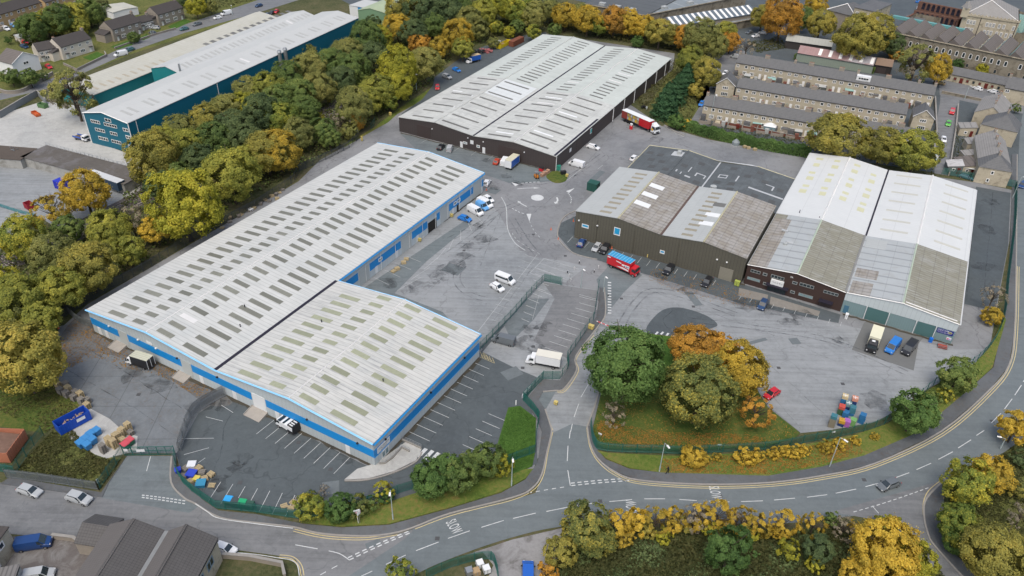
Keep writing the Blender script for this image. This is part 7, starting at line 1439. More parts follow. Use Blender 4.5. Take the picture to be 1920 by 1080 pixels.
# trailer and container in the lower yard on the left
a = G(176, 342); b_ = G(232, 362); d = b_ - a; c_ = (a + b_) / 2; r = thing('box_trailer', 'silver roofed dark blue box trailer at the edge of works yard', 'trailer', (*c_, 0), math.atan2(d[1], d[0])); mb = MB(); mb.box(-6.5, 6.5, -1.25, 1.25, 1.1, 3.7); mb.build('box', M('slate_blue_side', (.025, .05, .085), .5, .2, .6), r); mb = MB(); mb.box(-6.5, 6.5, -1.25, 1.25, 3.7, 3.78); mb.build('trailer_roof', M('silver_roof', (.5, .52, .53), .5), r); wheels(r, (-4, -5.2), 2.4, .5)
def container(name, label, p0, p1, w, h, mat, cat='container', open_top=False, hc=0):
    a = G(*p0, hc); b_ = G(*p1, hc); d = b_ - a; L = math.hypot(*d); r = thing(name, label, cat, (*((a + b_) / 2), 0), math.atan2(d[1], d[0])); t_ = .08
    mb = MB(); mb.box(-L / 2, L / 2, -w / 2, -w / 2 + t_, .15, h); mb.box(-L / 2, L / 2, w / 2 - t_, w / 2, .15, h); mb.box(-L / 2, -L / 2 + t_, -w / 2 + t_, w / 2 - t_, .15, h); mb.box(L / 2 - t_, L / 2, -w / 2 + t_, w / 2 - t_, .15, h); mb.box(-L / 2 + t_, L / 2 - t_, -w / 2 + t_, w / 2 - t_, .15, .25); mb.build('shell', mat, r)
    mb = MB(); n = int(L / .6)
    for k in range(n): x = -L / 2 + (k + .5) * L / n; mb.box(x - .06, x + .06, -w / 2 - .06, -w / 2 + .001, .2, h - .05); mb.box(x - .06, x + .06, w / 2 - .001, w / 2 + .06, .2, h - .05)
    mb.build('ribs', mat, r)
    if not open_top: mb = MB(); mb.box(-L / 2, L / 2, -w / 2, w / 2, h, h + .05); mb.build('container_roof', mat, r)
    mb = MB(); [mb.box(sx * (L / 2) - (.3 if sx > 0 else 0), sx * (L / 2) + (0 if sx > 0 else .3), sy * w / 2 - .15, sy * w / 2 + .15, 0, .15) for sx in (-1, 1) for sy in (-.8, .8)]; mb.build('skid', m_plast, r)
    return r, L
container('container', 'bright blue container behind the orange tree in works yard', (110, 350), (128, 357), 2.4, 2.5, M('container_blue', (.02, .035, .40), .5))
container('container', 'small green skip container in the works yard near the leaning tree', (75, 200), (88, 203), 1.8, 1.5, M('skip_green', (.10, .19, .08), .6, .2, 1), open_top=True)
container('container', 'orange red scrap bin on the pale works yard', (63, 212), (73, 219), 1.6, .9, M('skip_orange', (.45, .10, .03), .6, .2, 1), open_top=True)
container('container', 'dark red skip beside the teal edge of left yard', (52, 388), (60, 393), 1.8, 1.8, M('skip_red', (.30, .025, .04), .6, .2, 1), open_top=True)
r, L_ = container('skip', 'long blue open roll-on skip holding scrap timber', (110, 812), (168, 781), 2.4, 2.3, M('skip_blue', (.012, .07, .40), .5, .15, 1.5), 'skip', True)
panel(r, 'label_plate', m_whited, 'v', -1.28, .3, 1.9, 1.2, 1.9, .03)
rn = random.Random(4)
o = thing('scrap_timber', 'heap of scrap timber and boards inside the long blue skip', 'scrap wood', (*G(140, 792), .3)); mb = MB()
for k in range(40): x = rn.uniform(-2.0, 1.6); y = rn.uniform(-.6, .6); L = rn.uniform(.6, 1.6); a_ = rn.uniform(0, 3.1); z_ = rn.uniform(0, .9); e = (x + L * math.cos(a_) * .5, y * .5 + L * math.sin(a_) * .3, z_ + rn.uniform(-.2, .3)); mb.tube((x, y * .8, z_), e, .07, 4)
mb.build('boards', M('pale_timber', (.42, .31, .18), .85, .3, 2), o); o.rotation_euler = (0, 0, r.rotation_euler[2])
r, L_ = container('skip', 'yellow skip heaped with rubbish on the lane behind brown warehouse', (934, 92), (955, 81), 2.2, 1.7, M('skip_yellow', (.50, .40, .02), .55, .15, 1), 'skip', True)
container('container', 'blue covered brown container behind the yellow skip', (958, 88), (978, 78), 2.4, 2.4, M('container_rust', (.17, .06, .035), .7, .2, 1)); container('container', 'large orange open container at the far left behind the green fence', (-6, 868), (28, 822), 5.2, 2.6, M('container_orange', (.40, .155, .09), .7, .25, .8), open_top=True)
o = thing('rubble_fill', 'brown rubble filling the large orange open container', 'rubble', (*G(11, 845), .3), 0); mb = MB(); a = G(-6, 868); b_ = G(28, 822); d = (b_ - a); o.rotation_euler = (0, 0, math.atan2(d[1], d[0])); L_ = math.hypot(*d) / 2 - .2; mb.hexa([(-L_, -2.4, 0), (L_, -2.4, 0), (L_, 2.4, 0), (-L_, 2.4, 0), (-L_, -2.4, 1.5), (L_, -2.4, 1.1), (L_, 2.4, 1.6), (-L_, 2.4, 1.3)]); mb.build('rubble', M('rubble_brown', (.16, .10, .075), .95, .5, 1.5, .4), o)
# ---------------------------------------------------------------- fences, gates, lamps, small things
m_fg = paint('green_fence_paint', (.010, .105, .085), .5, 0, .1); m_fd = M('dark_fence_steel', (.050, .060, .068), .6, .15, 2, metal=.2); m_fr = M('grey_fence_steel', (.15, .17, .175), .6, .15, 2, metal=.3)
def fence(label, pts, h=2.4, mat=None, smooth=False, pale=.17, pw=.095, group=None, name='palisade_fence', cat='fence', postm=None, z=.1):
    mat = mat or m_fg; P = wpts(pts, smooth, False, 5); o = P[0]; root = thing(name, label, cat, (o[0], o[1], z), 0, group); P = [p - o for p in P]
    mb = MB(); Q = resample(P, pale)
    for a, b in zip(Q[:-1], Q[1:]):
        d = (b - a) / pale; q = a + d * pw; nn = np.array([-d[1], d[0]]) * .012
        mb.add([(*(a - nn), .08), (*(q + nn), .08), (*(q + nn), h - .1), (*((a + q) / 2), h), (*(a - nn), h - .1)], [(0, 1, 2, 3, 4)])
    mb.build('pales', mat, root); mb = MB()
    for zz in (.35, h - .45):
        for a, b in zip(P[:-1], P[1:]): mb.tube((*a, zz), (*b, zz), .035, 4)
    mb.build('rails', mat, root)
    for q in (resample(P, 2.75) + [P[-1]])[:100]: mb = MB(); mb.box(q[0] - .05, q[0] + .05, q[1] - .05, q[1] + .05, 0, h); mb.build('post', postm or mat, root)
    return root
fence('green palisade fence through the middle of the car park', [(900, 657), (962, 592), (1000, 548), (1020, 528), (1053, 535)])
fence('green palisade fence beside the estate road and side gate', [(1122, 540), (1113, 600), (1095, 627), (1063, 673), (1066, 690), (1050, 712), (1018, 712)])
fence('tall green fence along the footway left of the entrance', [(981, 752), (1000, 772), (1011, 788), (1006, 812), (1003, 850), (960, 866)])
fence('green palisade fence behind the round bushes by the main road', [(960, 866), (900, 890), (850, 905), (777, 917), (745, 927), (700, 945), (640, 962), (568, 973)])
fence('green palisade fence curving round the lower left car park', [(568, 975), (480, 962), (407, 955), (386, 941), (360, 922), (342, 905), (331, 886), (329, 853)])
fence('green fence between the gate and the lower left verge', [(232, 851), (222, 868), (205, 893), (186, 920)])
fence('grey and green fence behind the two silver cars', [(186, 920), (150, 915), (118, 910), (70, 903), (14, 897)], mat=m_fr, postm=m_fr)
fence('green mesh fence beside the large orange container', [(82, 817), (58, 845), (30, 890), (-10, 884)])
fence('green palisade fence along the grass island and southern yard', [(1107, 800), (1113, 833), (1135, 847), (1240, 851), (1287, 852), (1435, 844), (1527, 828), (1600, 814), (1665, 792), (1740, 731), (1767, 712), (1825, 682), (1865, 637), (1881, 588), (1886, 535), (1900, 420), (1902, 352)], smooth=True)
fence('dark green fence behind the east yard below the right terrace', [(1902, 352), (1840, 340), (1765, 327)])
fence('long dark steel fence behind the blue-banded warehouse', [(100, 608), (200, 548), (275, 507), (375, 445), (480, 390), (550, 343), (562, 322), (620, 296), (655, 278), (672, 262)], 2.6, m_fd)
fence('short grey fence closing the strip at the back corner', [(128, 588), (150, 606), (174, 616)], 2.2, m_fr)
fence('galvanised fence dividing the front yard from the car park', [(424, 743), (398, 757), (374, 773), (360, 790), (350, 815), (340, 846)], 2.4, m_rail, smooth=True, pale=.12, pw=.1)
fence('second galvanised fence line beside the first dividing the front yard', [(420, 738), (394, 752), (369, 768), (354, 788), (345, 813), (335, 845)], 2.2, m_rail, smooth=True, pale=.12, pw=.1)
fence('green fence at the bottom edge round the crate yard', [(800, 1086), (850, 1064), (915, 1050), (930, 1068), (935, 1100)], smooth=True)
fence('grey mesh fence on the wall of the lower works yard', [(-10, 385), (30, 398), (68, 408)], 1.2, M('teal_rail', (.06, .2, .22), .6))
fence('short teal hoarding beside the light service road', [(696, 242), (703, 232)], 2.2, m_fg)
# site gates
def gate(label, p0, p1, h=2.2, mat=None, name='gate', swing=0):
    a = G(*p0); b_ = G(*p1); d = b_ - a; L = math.hypot(*d); r = thing(name, label, 'gate', (*a, .08), math.atan2(d[1], d[0])); mt = mat or m_fg
    mb = MB(); n = max(2, int(L / 1.4))
    for zz in (.15, h * .55, h): mb.box(0, L, -.04, .04, zz - .04, zz + .04)
    for k in range(n + 1): mb.box(L * k / n - .05, L * k / n + .05, -.045, .045, .15, h)
    for k in range(n): mb.tube((L * k / n, 0, .15), (L * (k + 1) / n, 0, h), .02, 4)
    mb.build('gate_frame', mt, r); mb = MB()
    for k in range(int(L / .2)): mb.box(k * .2, k * .2 + .04, -.02, .02, .15, h)
    mb.build('gate_bars', mt, r); return r
g_ = gate('wide green double gate at the lower left drive', (234, 855), (329, 853)); mb = MB(); mb.box(2.4, 3.9, -.08, -.05, 1.0, 1.6); mb.build('notice', m_whited, g_); mb = MB(); mb.box(.2, .9, -.08, -.05, 1.2, 1.8); mb.build('notice', m_whited, g_)
gate('open green gate beside the side entrance near white box van', (1017, 713), (981, 751), mat=m_fg); gate('slim white gate rail lying along the open green gate', (1014, 709), (979, 748), 1.1, m_whited)
# barrier across the estate road
a = G(1118, 609); b_ = G(1153, 623); d = b_ - a; r = thing('road_barrier', 'red and white boom barrier across the estate road', 'barrier', (*a, .05), math.atan2(d[1], d[0])); Lb = math.hypot(*d)
mb = MB(); mb.box(0, Lb * .72, -.05, .05, .95, 1.1); mb.build('boom', M('barrier_red', (.62, .06, .06), .5, .05, 1, lines=(('x', 1.1, .35, 1.8),)), r); mb = MB(); mb.box(Lb * .72, Lb + .3, -.06, .06, .93, 1.12); mb.build('boom_base', m_fg, r); mb = MB(); mb.box(Lb, Lb + .5, -.25, .25, 0, 1.15); mb.build('housing', m_whited, r); mb = MB(); mb.cyl((.1, 0), .06, 0, .95, 6); mb.build('rest_post', m_rail, r)
# boxes, cabinets
def cabinet(label, p, w, d, h, mat, yaw=-.5, name='cabinet', cat='cabinet', z=.16):
    q = G(*p); r = thing(name, label, cat, (*q, z), yaw); mb = MB(); mb.box(-w / 2, w / 2, -d / 2, d / 2, .08, h); mb.build('body', mat, r); mb = MB(); mb.box(-w / 2 - .04, w / 2 + .04, -d / 2 - .04, d / 2 + .04, h, h + .07); mb.build('lid', mat, r); mb = MB(); mb.box(-w / 2 + .05, w / 2 - .05, -d / 2 + .05, d / 2 - .05, 0, .08); mb.build('plinth', m_plast, r); mb = MB(); mb.box(-.02, .02, -d / 2 - .02, -d / 2, .15, h - .1); mb.build('door_seam', m_plast, r); return r
m_sand = M('salt_yellow', (.52, .42, .14), .6, .1, 1)
cabinet('yellow grit bin beside the barrier', (1108, 617), 1.2, .8, .95, m_sand, name='grit_bin', cat='grit bin'); cabinet('small yellow grit bin at the side entrance kerb', (1042, 759), .7, .6, .7, m_sand, name='grit_bin', cat='grit bin')
cabinet('yellow grit bin at the corner of planted bed', (1063, 332), .7, .6, .8, m_sand, name='grit_bin', cat='grit bin'); cabinet('yellow-green bin at the olive wall right end', (1381, 536), 1.2, .8, 1.3, M('bin_lime', (.32, .38, .08), .6), name='wheelie_bin', cat='bin')
cabinet('yellow salt bin near the white vans wall', (847, 407), .8, .6, .8, m_sand, name='grit_bin', cat='grit bin'); cabinet('yellow salt bin by the middle loading door', (787, 453), .8, .6, .8, m_sand, name='grit_bin', cat='grit bin'); cabinet('yellow marker post box on the belt side grass', (679, 265), .5, .4, 1.6, m_sand); cabinet('yellow box on the grass bank beside lane', (732, 217), .9, .6, 1.0, m_sand)
cabinet('green cabinet by the corner of brown warehouse', (1046, 319), 1.6, 1.2, 1.4, M('cab_green', (.03, .22, .16), .6), 0); cabinet('black cabinet beside the green one', (1056, 327), 1.6, 1.0, 1.0, m_plast, .4)
r = cabinet('dark green plant cabin with orange base at olive warehouse back', (1112, 356), 3.2, 2.6, 2.6, M('plant_green', (.02, .08, .065), .6), -.48, 'plant_cabin', 'cabin', 0)
# crates in the south yard
def crate(label, p, z, col, s=1.15, h=.72, yaw=None, holes=True, pal=False):
    q = G(*p, 0) if z == 0 else G(*p, 0); yaw = (rn.uniform(-.15, .15) - .45) if yaw is None else yaw
    r = thing('plastic_crate', label, 'crate', (q[0], q[1], .03 + z), yaw, 'coloured plastic crates stacked in the south yard'); w = s / 2; t_ = .07
    m_ = M('crate_' + col, dict(blue=(.03, .14, .30), teal=(.05, .17, .21), red=(.45, .08, .06), cream=(.48, .40, .24), orange=(.48, .28, .04), pink=(.34, .12, .40), green=(.16, .34, .12), dgreen=(.04, .10, .05), dblue=(.02, .045, .14), slate=(.16, .25, .26), coral=(.50, .24, .17), tan=(.21, .19, .14))[col], .5, .1, 2)
    mb = MB(); mb.box(-w, w, -w, -w + t_, .0, h); mb.box(-w, w, w - t_, w, .0, h); mb.box(-w, -w + t_, -w + t_, w - t_, .0, h); mb.box(w - t_, w, -w + t_, w - t_, .0, h); mb.build('walls', m_, r)
    mb = MB(); mb.box(-w + t_, w - t_, -w + t_, w - t_, h - .12 if not pal else h * .5, h - .06 if not pal else h * .55); mb.build('lid_panel', m_, r)
    mb = MB(); mb.box(-w + t_, w - t_, -.05, .05, h - .06, h); mb.box(-.05, .05, -w + t_, -.05, h - .06, h); mb.box(-.05, .05, .05, w - t_, h - .06, h); mb.build('lid_ribs', m_whited if z > 1 and col in ('coral', 'cream', 'slate') else m_, r)
    return r
T_ = lambda x, y: (1520 + x / 9.82, 700 + y / 9.82)
for p, cols, where in ((T_(575, 600), ('dblue', 'blue', 'blue', 'cream'), 'back left stack'), (T_(755, 640), ('dblue', 'blue', 'dblue', 'coral'), 'back right stack'), (T_(655, 690), ('dblue', 'dblue', 'slate'), 'centre stack'), (T_(535, 740), ('dgreen', 'dgreen', 'red'), 'front left stack'), (T_(735, 760), ('blue', 'teal', 'teal'), 'front right stack'), (T_(625, 800), ('blue', 'blue'), 'frontmost centre stack'),
        (T_(370, 970), ('tan', 'tan', 'tan', 'teal'), 'leftmost fence stack'), (T_(550, 950), ('dblue', 'orange'), 'orange topped fence stack'), (T_(650, 960), ('pink', 'pink'), 'pink fence stack'), (T_(760, 940), ('green', 'green'), 'light green fence stack'), (T_(920, 900), ('blue', 'blue', 'blue'), 'rightmost fence stack')):
    for i, c_ in enumerate(cols): crate('%s plastic crate, %s of the %s' % ({'dblue': 'dark blue', 'dgreen': 'dark green'}.get(c_, c_), ['bottom', 'second', 'third', 'top'][i] if i < len(cols) - 1 else 'top', where), p, i * .74, c_)
# pallets
m_pw = M('pallet_pale', (.42, .34, .20), .9, .25, 2); m_pg = M('pallet_grey', (.22, .205, .18), .9, .3, 2)
def pallet_stack(label, p, n, mat, yaw=0, group=None, z=.05, nm='pallet_stack', tilt=0):
    q = G(*p); r = thing(nm, label, 'pallets' if n > 1 else 'pallet', (*q, z), yaw, group)
    for k in range(min(n, 14)):
        mb = MB(); z0 = k * .145
        for i in range(6): x = -.58 + i * .2; mb.box(x, x + .13, -.5, .5, z0 + .115, z0 + .14)
        for y in (-.48, -.05, .38): mb.box(-.6, .6, y, y + .1, z0, z0 + .113)
        mb.build('pallet', mat, r)
    return r
Z_ = lambda x, y: (90 + x / 9, 750 + y / 9)
gp = 'pallet stacks on the lower left apron'
for i, (x, y, n, m_) in enumerate([(1370, 510, 13, m_pw), (1270, 600, 13, m_pw), (1170, 700, 14, m_pw), (1240, 640, 12, m_pw), (1050, 760, 14, m_pw), (1130, 800, 14, m_pw), (950, 880, 14, m_pg), (1400, 580, 6, m_pg), (1270, 720, 8, m_pw)]): pallet_stack('stack of %s pallets on the concrete apron by the blue bins' % ('grey' if m_ is m_pg else 'pale'), Z_(x, y), n, m_, -.55, gp)
Z2 = lambda x, y: (0 + x / 4, 540 + y / 4)
for i, (x, y) in enumerate([(440, 740), (500, 740), (460, 790), (520, 780), (570, 800), (560, 840), (610, 820), (620, 870), (660, 860), (660, 900), (505, 815)]): pallet_stack('stack of weathered pallets at the edge of the front yard', Z2(x, y), 8 + i % 4, m_pg if i % 3 else m_pw, -.5, 'weathered pallets beside the front yard')
Z3 = lambda x, y: (320 + x / 6.857, 850 + y / 6.857)
for i, (x, y, n, m_, w_) in enumerate([(200, 210, 4, m_pg, 'grey'), (175, 310, 4, m_pg, 'grey'), (250, 370, 3, m_pw, 'pale'), (370, 210, 5, m_pw, 'pale'), (410, 260, 4, m_pg, 'grey'), (440, 340, 4, m_pw, 'pale'), (525, 285, 4, m_pw, 'pale'), (530, 415, 1, m_pw, 'pale'), (1460, 680, 1, m_pw, 'pale'), (1580, 640, 2, m_pw, 'pale'), (1550, 715, 2, m_pw, 'pale'), (1650, 590, 2, m_pg, 'grey')]):
    pallet_stack('low stack of %s pallets by the curved green fence' % w_, Z3(x, y), n, m_, -.5 + .5 * (i % 3), 'pallets by the curved green fence')
def tub(label, p, col, w=1.0, h=.7, nm='plastic_tub'):
    q = G(*p); r = thing(nm, label, 'tub', (*q, .04), rn.uniform(-.6, .6)); m_ = M('tub_' + col, dict(blue=(.03, .06, .42), white=(.6, .62, .64), yellow=(.55, .46, .10), sky=(.04, .22, .36), black=(.02, .02, .022))[col], .5); mb = MB(); mb.hexa([(-w * .45, -w * .45, 0), (w * .45, -w * .45, 0), (w * .45, w * .45, 0), (-w * .45, w * .45, 0), (-w / 2, -w / 2, h), (w / 2, -w / 2, h), (w / 2, w / 2, h), (-w / 2, w / 2, h)]); mb.build('body', m_, r); mb = MB(); mb.box(-w / 2 - .05, w / 2 + .05, -w / 2 - .05, w / 2 + .05, h, h + .06); mb.build('rim', m_, r); return r
tub('bright blue tub against the inside of the curved fence', Z3(100, 240), 'blue'); tub('flat blue tub in the middle of pallet heap', Z3(275, 290), 'blue', 1.6, .8); tub('white tray with dark marks on the pallet heap', Z3(280, 180), 'white', 1.4, .9); tub('yellow sack tub among the pallets', Z3(340, 345), 'yellow', 1.0, .6); tub('blue striped tub at the front of the pallet heap', Z3(395, 410), 'sky', 1.6, .7); tub('white tray beside the pallet heap behind the belt', (470, 395), 'white', 1.2, .5)
gb = 'pallet rubbish behind the blue-banded warehouse'
for i, (x, y) in enumerate([(417, 428), (431, 417), (433, 410), (448, 407), (452, 403), (468, 396), (476, 392), (489, 384), (498, 376), (505, 378), (510, 369), (518, 366), (524, 362), (530, 357), (520, 374)]): pallet_stack('low stack of weathered pallets behind the long warehouse', (x, y), 2 + i % 4, m_pg if i % 2 else m_pw, i * .7, gb)
for i, (x, y) in enumerate([(762, 487), (757, 494), (745, 506), (738, 510)]): pallet_stack('pallet pile in front of the inner loading doors', (x, y), 3 + i % 3, m_pw, .3 * i, 'pallet piles before the inner doors')
for i, (x, y) in enumerate([(1403, 279), (1415, 282), (1396, 277)]): pallet_stack('pale pallet pile by the long clipped hedge', (x, y), 5, m_pw, .3 * i, 'pale pallets by the hedge')
# bins
def bin4(label, p, lid, body, s=1.0, yaw=0, group=None, h=1.15):
    q = G(*p); r = thing('wheelie_bin', label, 'bin', (*q, .05), yaw, group); w = .62 * s; d_ = .5 * s; B_ = dict(blue=(.04, .19, .42), green=(.02, .13, .07), grey=(.05, .065, .07), dgreen=(.03, .08, .06), red=(.45, .07, .09), skyl=(.03, .30, .62), lgreen=(.02, .30, .13))
    mb = MB(); mb.hexa([(-w * .85, -d_ * .8, .12), (w * .85, -d_ * .8, .12), (w * .85, d_ * .8, .12), (-w * .85, d_ * .8, .12), (-w, -d_, h), (w, -d_, h), (w, d_, h), (-w, d_, h)]); mb.build('body', M('bin_' + body, B_[body], .5), r)
    mb = MB(); mb.hexa([(-w - .04, -d_ - .06, h), (w + .04, -d_ - .06, h), (w + .04, d_ + .04, h), (-w - .04, d_ + .04, h), (-w, -d_, h + .06), (w, -d_, h + .06), (w * .9, d_, h + .2), (-w * .9, d_, h + .2)]); mb.build('lid', M('bin_' + lid, B_[lid], .45), r)
    for sx_ in (-1, 1):
        for sy in (-1, 1): mb = MB(); mb.cyl((sx_ * w * .7, .1), .1, sy * d_ * .6 - .03, sy * d_ * .6 + .03, 8, 'y'); mb.build('wheel', m_tyre, r)
    return r
for i, (x, y) in enumerate([(830, 560), (730, 620), (640, 700), (560, 770), (760, 710), (670, 800)]): bin4('blue lidded bin in the cluster below the long blue skip', Z_(x + 10, y + 20), 'blue', 'blue', 1.2, -.55, 'blue bins below the skip', 1.3)
bin4('green bin with red lid nearest the lower left gate', Z_(1320, 810), 'red', 'green', 1.2, -.55); bin4('green bin with pinkish red lid behind its neighbour', Z_(1400, 740), 'red', 'green', 1.2, -.55)
for x, y, l, b_, w_ in ((755, 650, 'skyl', 'dgreen', 'bright blue'), (840, 680, 'grey', 'grey', 'dark grey'), (935, 690, 'lgreen', 'green', 'bright green'), (1030, 715, 'dgreen', 'dgreen', 'dull green')): bin4('%s lidded bin in the row of four inside the fence' % w_, Z3(x, y), l, b_, 1.15, -.1, 'four bins inside the fence', 1.3)
q = G(1744, 641); r = thing('drum', 'bright blue drum by the name board wall', 'drum', (*q, 0)); mb = MB(); mb.cyl((0, 0), .42, 0, 1.1, 14); mb.build('barrel', M('drum_blue', (.01, .14, .55), .4), r); mb = MB(); mb.cyl((0, 0), .36, 1.1, 1.14, 14); mb.build('lid', M('drum_blue', (.01, .14, .55)), r)
q = G(1766, 652); r = thing('planter_cage', 'low red and white caged stillage beside the blue drum', 'stillage', (*q, 0), -.4); mb = MB(); [mb.box(x - .04, x + .04, y - .04, y + .04, 0, .9) for x in (-1, 1) for y in (-.6, .6)]; [mb.box(-1, 1, y - .03, y + .03, z, z + .06) for y in (-.6, .6) for z in (.1, .5, .85)]; mb.build('frame', m_rail, r); mb = MB(); mb.box(-.95, .95, -.5, .5, .12, .6); mb.build('red_boxes', M('dull_red', (.3, .05, .03), .7), r)
cabinet('small white upright box with black mark by the grey-green wall corner', (1586, 597), .6, .9, 1.3, m_whited, -.5, z=0)
# clutter by the brown warehouse
q = G(1006, 334); r = thing('forklift', 'blue-grey and orange forklift beside the brown warehouse corner', 'forklift', (*q, 0), -1.2); mb = MB(); mb.box(-1.0, .7, -.55, .55, .35, 1.0); mb.build('body', M('fork_orange', (.55, .2, .03), .5), r); mb = MB(); [mb.tube((x, y, 1.0), (x * .8, y, 2.1), .05) for x in (-.7, .5) for y in (-.5, .5)]; mb.box(-.7, .5, -.52, .52, 2.08, 2.14); mb.build('guard', m_rail, r); mb = MB(); mb.box(.75, .85, -.4, -.3, .1, 2.3); mb.box(.75, .85, .3, .4, .1, 2.3); mb.box(.85, 1.8, -.35, -.25, .12, .17); mb.box(.85, 1.8, .25, .35, .12, .17); mb.build('mast', m_plast, r); wheels(r, (.5, -.7), 1.2, .28, .2)
q = G(1022, 328); r = thing('timber_crates', 'pale timber crates leaning by the brown warehouse corner', 'crates', (*q, 0), .9)
for k in range(4): mb = MB(); mb.box(-2 + k * 1.0, -1.1 + k * 1.0, -.5, .5, 0, 1.0 + .3 * (k % 2)); mb.build('crate', M('pale_crate', (.36, .22, .15), .85, .3, 2), r)
q = G(1015, 321); r = thing('red_bin', 'red and black waste bin beside the pale timber crates', 'bin', (*q, 0), -.5); mb = MB(); mb.box(-.7, .7, -.5, .5, .1, 1.1); mb.build('body', CP['red'], r); mb = MB(); mb.box(-.72, .72, -.52, .52, 1.1, 1.25); mb.build('lid', m_plast, r)
q = G(1183, 242); r = thing('red_drum_trolley', 'red machine standing beside the open curtain trailer', 'machine', (*q, 0)); mb = MB(); mb.cyl((0, 0), .6, 0, 1.2, 12); mb.build('base', CP['red'], r); mb = MB(); mb.cyl((0, 0), .3, 1.2, 1.7, 10); mb.cyl((0, 0), .5, 1.7, 2.0, 10); mb.build('head', m_whited, r)
for lab, p, mt, w in (('heap of dark rubbish and panels left of red car heap on the rear lane', (895, 100), m_plast, 2.2), ('heap of pink and pale rubbish on the rear lane', (912, 98), M('pink_rubbish', (.35, .12, .12), .7, .4, 1.5), 2.4), ('heap of brown rubbish beside the yellow skip', (940, 86), m_card, 2.0)):
    q = G(*p); r = thing('rubbish_heap', lab, 'rubbish', (*q, 0)); mb = MB()
    for k in range(26): x, y = rn.gauss(0, w * .5), rn.gauss(0, w * .3); s_ = rn.uniform(.2, .55); z = rn.uniform(0, 1.0); mb.hexa([(x - s_, y - s_, z), (x + s_, y - s_ * .7, z), (x + s_ * .9, y + s_, z), (x - s_, y + s_, z + .1), (x - s_ * .8, y - s_, z + s_), (x + s_, y - s_ * .6, z + s_ * .8), (x + s_ * .7, y + s_, z + s_), (x - s_, y + s_ * .9, z + s_ * .7)])
    mb.build('debris', mt, r)
for p in ((926, 90), (932, 86)): q = G(*p); r = thing('white_hopper', 'white upright hopper beside the yellow skip', 'hopper', (*q, 0), .6, 'white hoppers'); mb = MB(); mb.box(-1.6, 1.6, -.5, .5, .2, 2.2); mb.build('body', m_whited, r); mb = MB(); mb.box(-1.5, 1.5, -.45, .45, 0, .2); mb.build('base', m_plast, r)
q = G(1379, 272); r = thing('satellite_tank', 'grey domed tank by the clipped hedge', 'tank', (*q, 0)); mb = MB(); mb.cyl((0, 0), 1.3, 0, 1.2, 14); mb.cyl((0, 0), 1.3, 1.2, 2.2, 14, r2=.3); mb.build('dome', M('dome_grey', (.2, .23, .24), .5), r); mb = MB(); mb.cyl((0, 0), 1.4, 0, .12, 14); mb.build('base', m_conc, r)
q = G(1207, 203); r = thing('tyre_pile', 'pile of dark tyres with a pale drum on the scrub by the trailer', 'tyres', (*q, 0)); [MB().cyl((rn.uniform(-1, 1), rn.uniform(-1, 1)), .4, z * .25, z * .25 + .22, 10).build('tyre', m_tyre, r) for z in range(5) for _ in (0, 1)]; MB().cyl((.9, -.8), .35, 0, .9, 10).build('pale_drum', M('pale_drum', (.5, .55, .53), .5), r)
# concrete ramps at loading doors
for p, w, d_ in ((G(224, 650), 3.4, 3.2), (G(345, 706), 3.4, 3.2), (G(483, 776), 4.0, 3.4)):
    r = thing('loading_ramp', 'sloping concrete ramp below a front wall loading door', 'ramp', (*p, 0), F1.yaw, 'ramps at the front loading doors'); mb = MB(); mb.hexa([(-w / 2, -d_ / 2, .01), (w / 2, -d_ / 2, .01), (w / 2, d_ / 2, .01), (-w / 2, d_ / 2, .01), (-w / 2, -d_ / 2, .15), (w / 2, -d_ / 2, .15), (w / 2, d_ / 2, .9), (-w / 2, d_ / 2, .9)]); mb.build('slab', M('ramp_concrete', (.30, .28, .25), .9, .25, 1.5), r)
    mb = MB(); mb.hexa([(-w / 2 - .15, -d_ / 2, .01), (-w / 2, -d_ / 2, .01), (-w / 2, d_ / 2, .01), (-w / 2 - .15, d_ / 2, .01), (-w / 2 - .15, -d_ / 2, .3), (-w / 2, -d_ / 2, .3), (-w / 2, d_ / 2, 1.05), (-w / 2 - .15, d_ / 2, 1.05)]); mb.build('kerb_wall', m_kerb, r)
# lamps, signs, poles
def lamp(label, p, ptop, arm, group='tall street lamps', h=None, col=None):
    q = G(*p); hs = h or 8.0; r = thing('street_lamp', label, 'street lamp', (*q, .15), 0, group); mt = col or M('lamp_grey', (.34, .40, .40), .5, .1, 2)
    mb = MB(); mb.tube((0, 0, 0), (0, 0, 1.4), .12, 8); mb.tube((0, 0, 1.4), (0, 0, hs), .085, 8, .06); mb.build('column', mt, r); ex = np.array(arm) * 1.0; mb = MB(); mb.tube((0, 0, hs), (ex[0] * .5, ex[1] * .5, hs + .2), .05, 6); mb.build('arm', mt, r)
    mb = MB(); e = ex / (np.linalg.norm(ex) + 1e-9); n_ = np.array([-e[1], e[0]]) * .16; a = ex * .5; b_ = ex * .5 + e * .8
    mb.hexa([(*(a - n_), hs + .12), (*(b_ - n_), hs + .15), (*(b_ + n_), hs + .15), (*(a + n_), hs + .12), (*(a - n_), hs + .26), (*(b_ - n_), hs + .24), (*(b_ + n_), hs + .24), (*(a + n_), hs + .26)]); mb.build('lantern', m_frame, r); return r
def lh(base, top):  # height of a column from its foot and its top as seen
    q = G(*base); lo, hi = 1, 20
    for _ in range(30):
        m_ = (lo + hi) / 2; d = np.array([q[0], q[1], m_ - H]); z = d @ FW; yv = -FPX * (d @ UP) / z; xv = FPX * (d @ RT) / z; py = 540 + _s * xv + _c * yv
        if py > top[1]: lo = m_
        else: hi = m_
    return lo
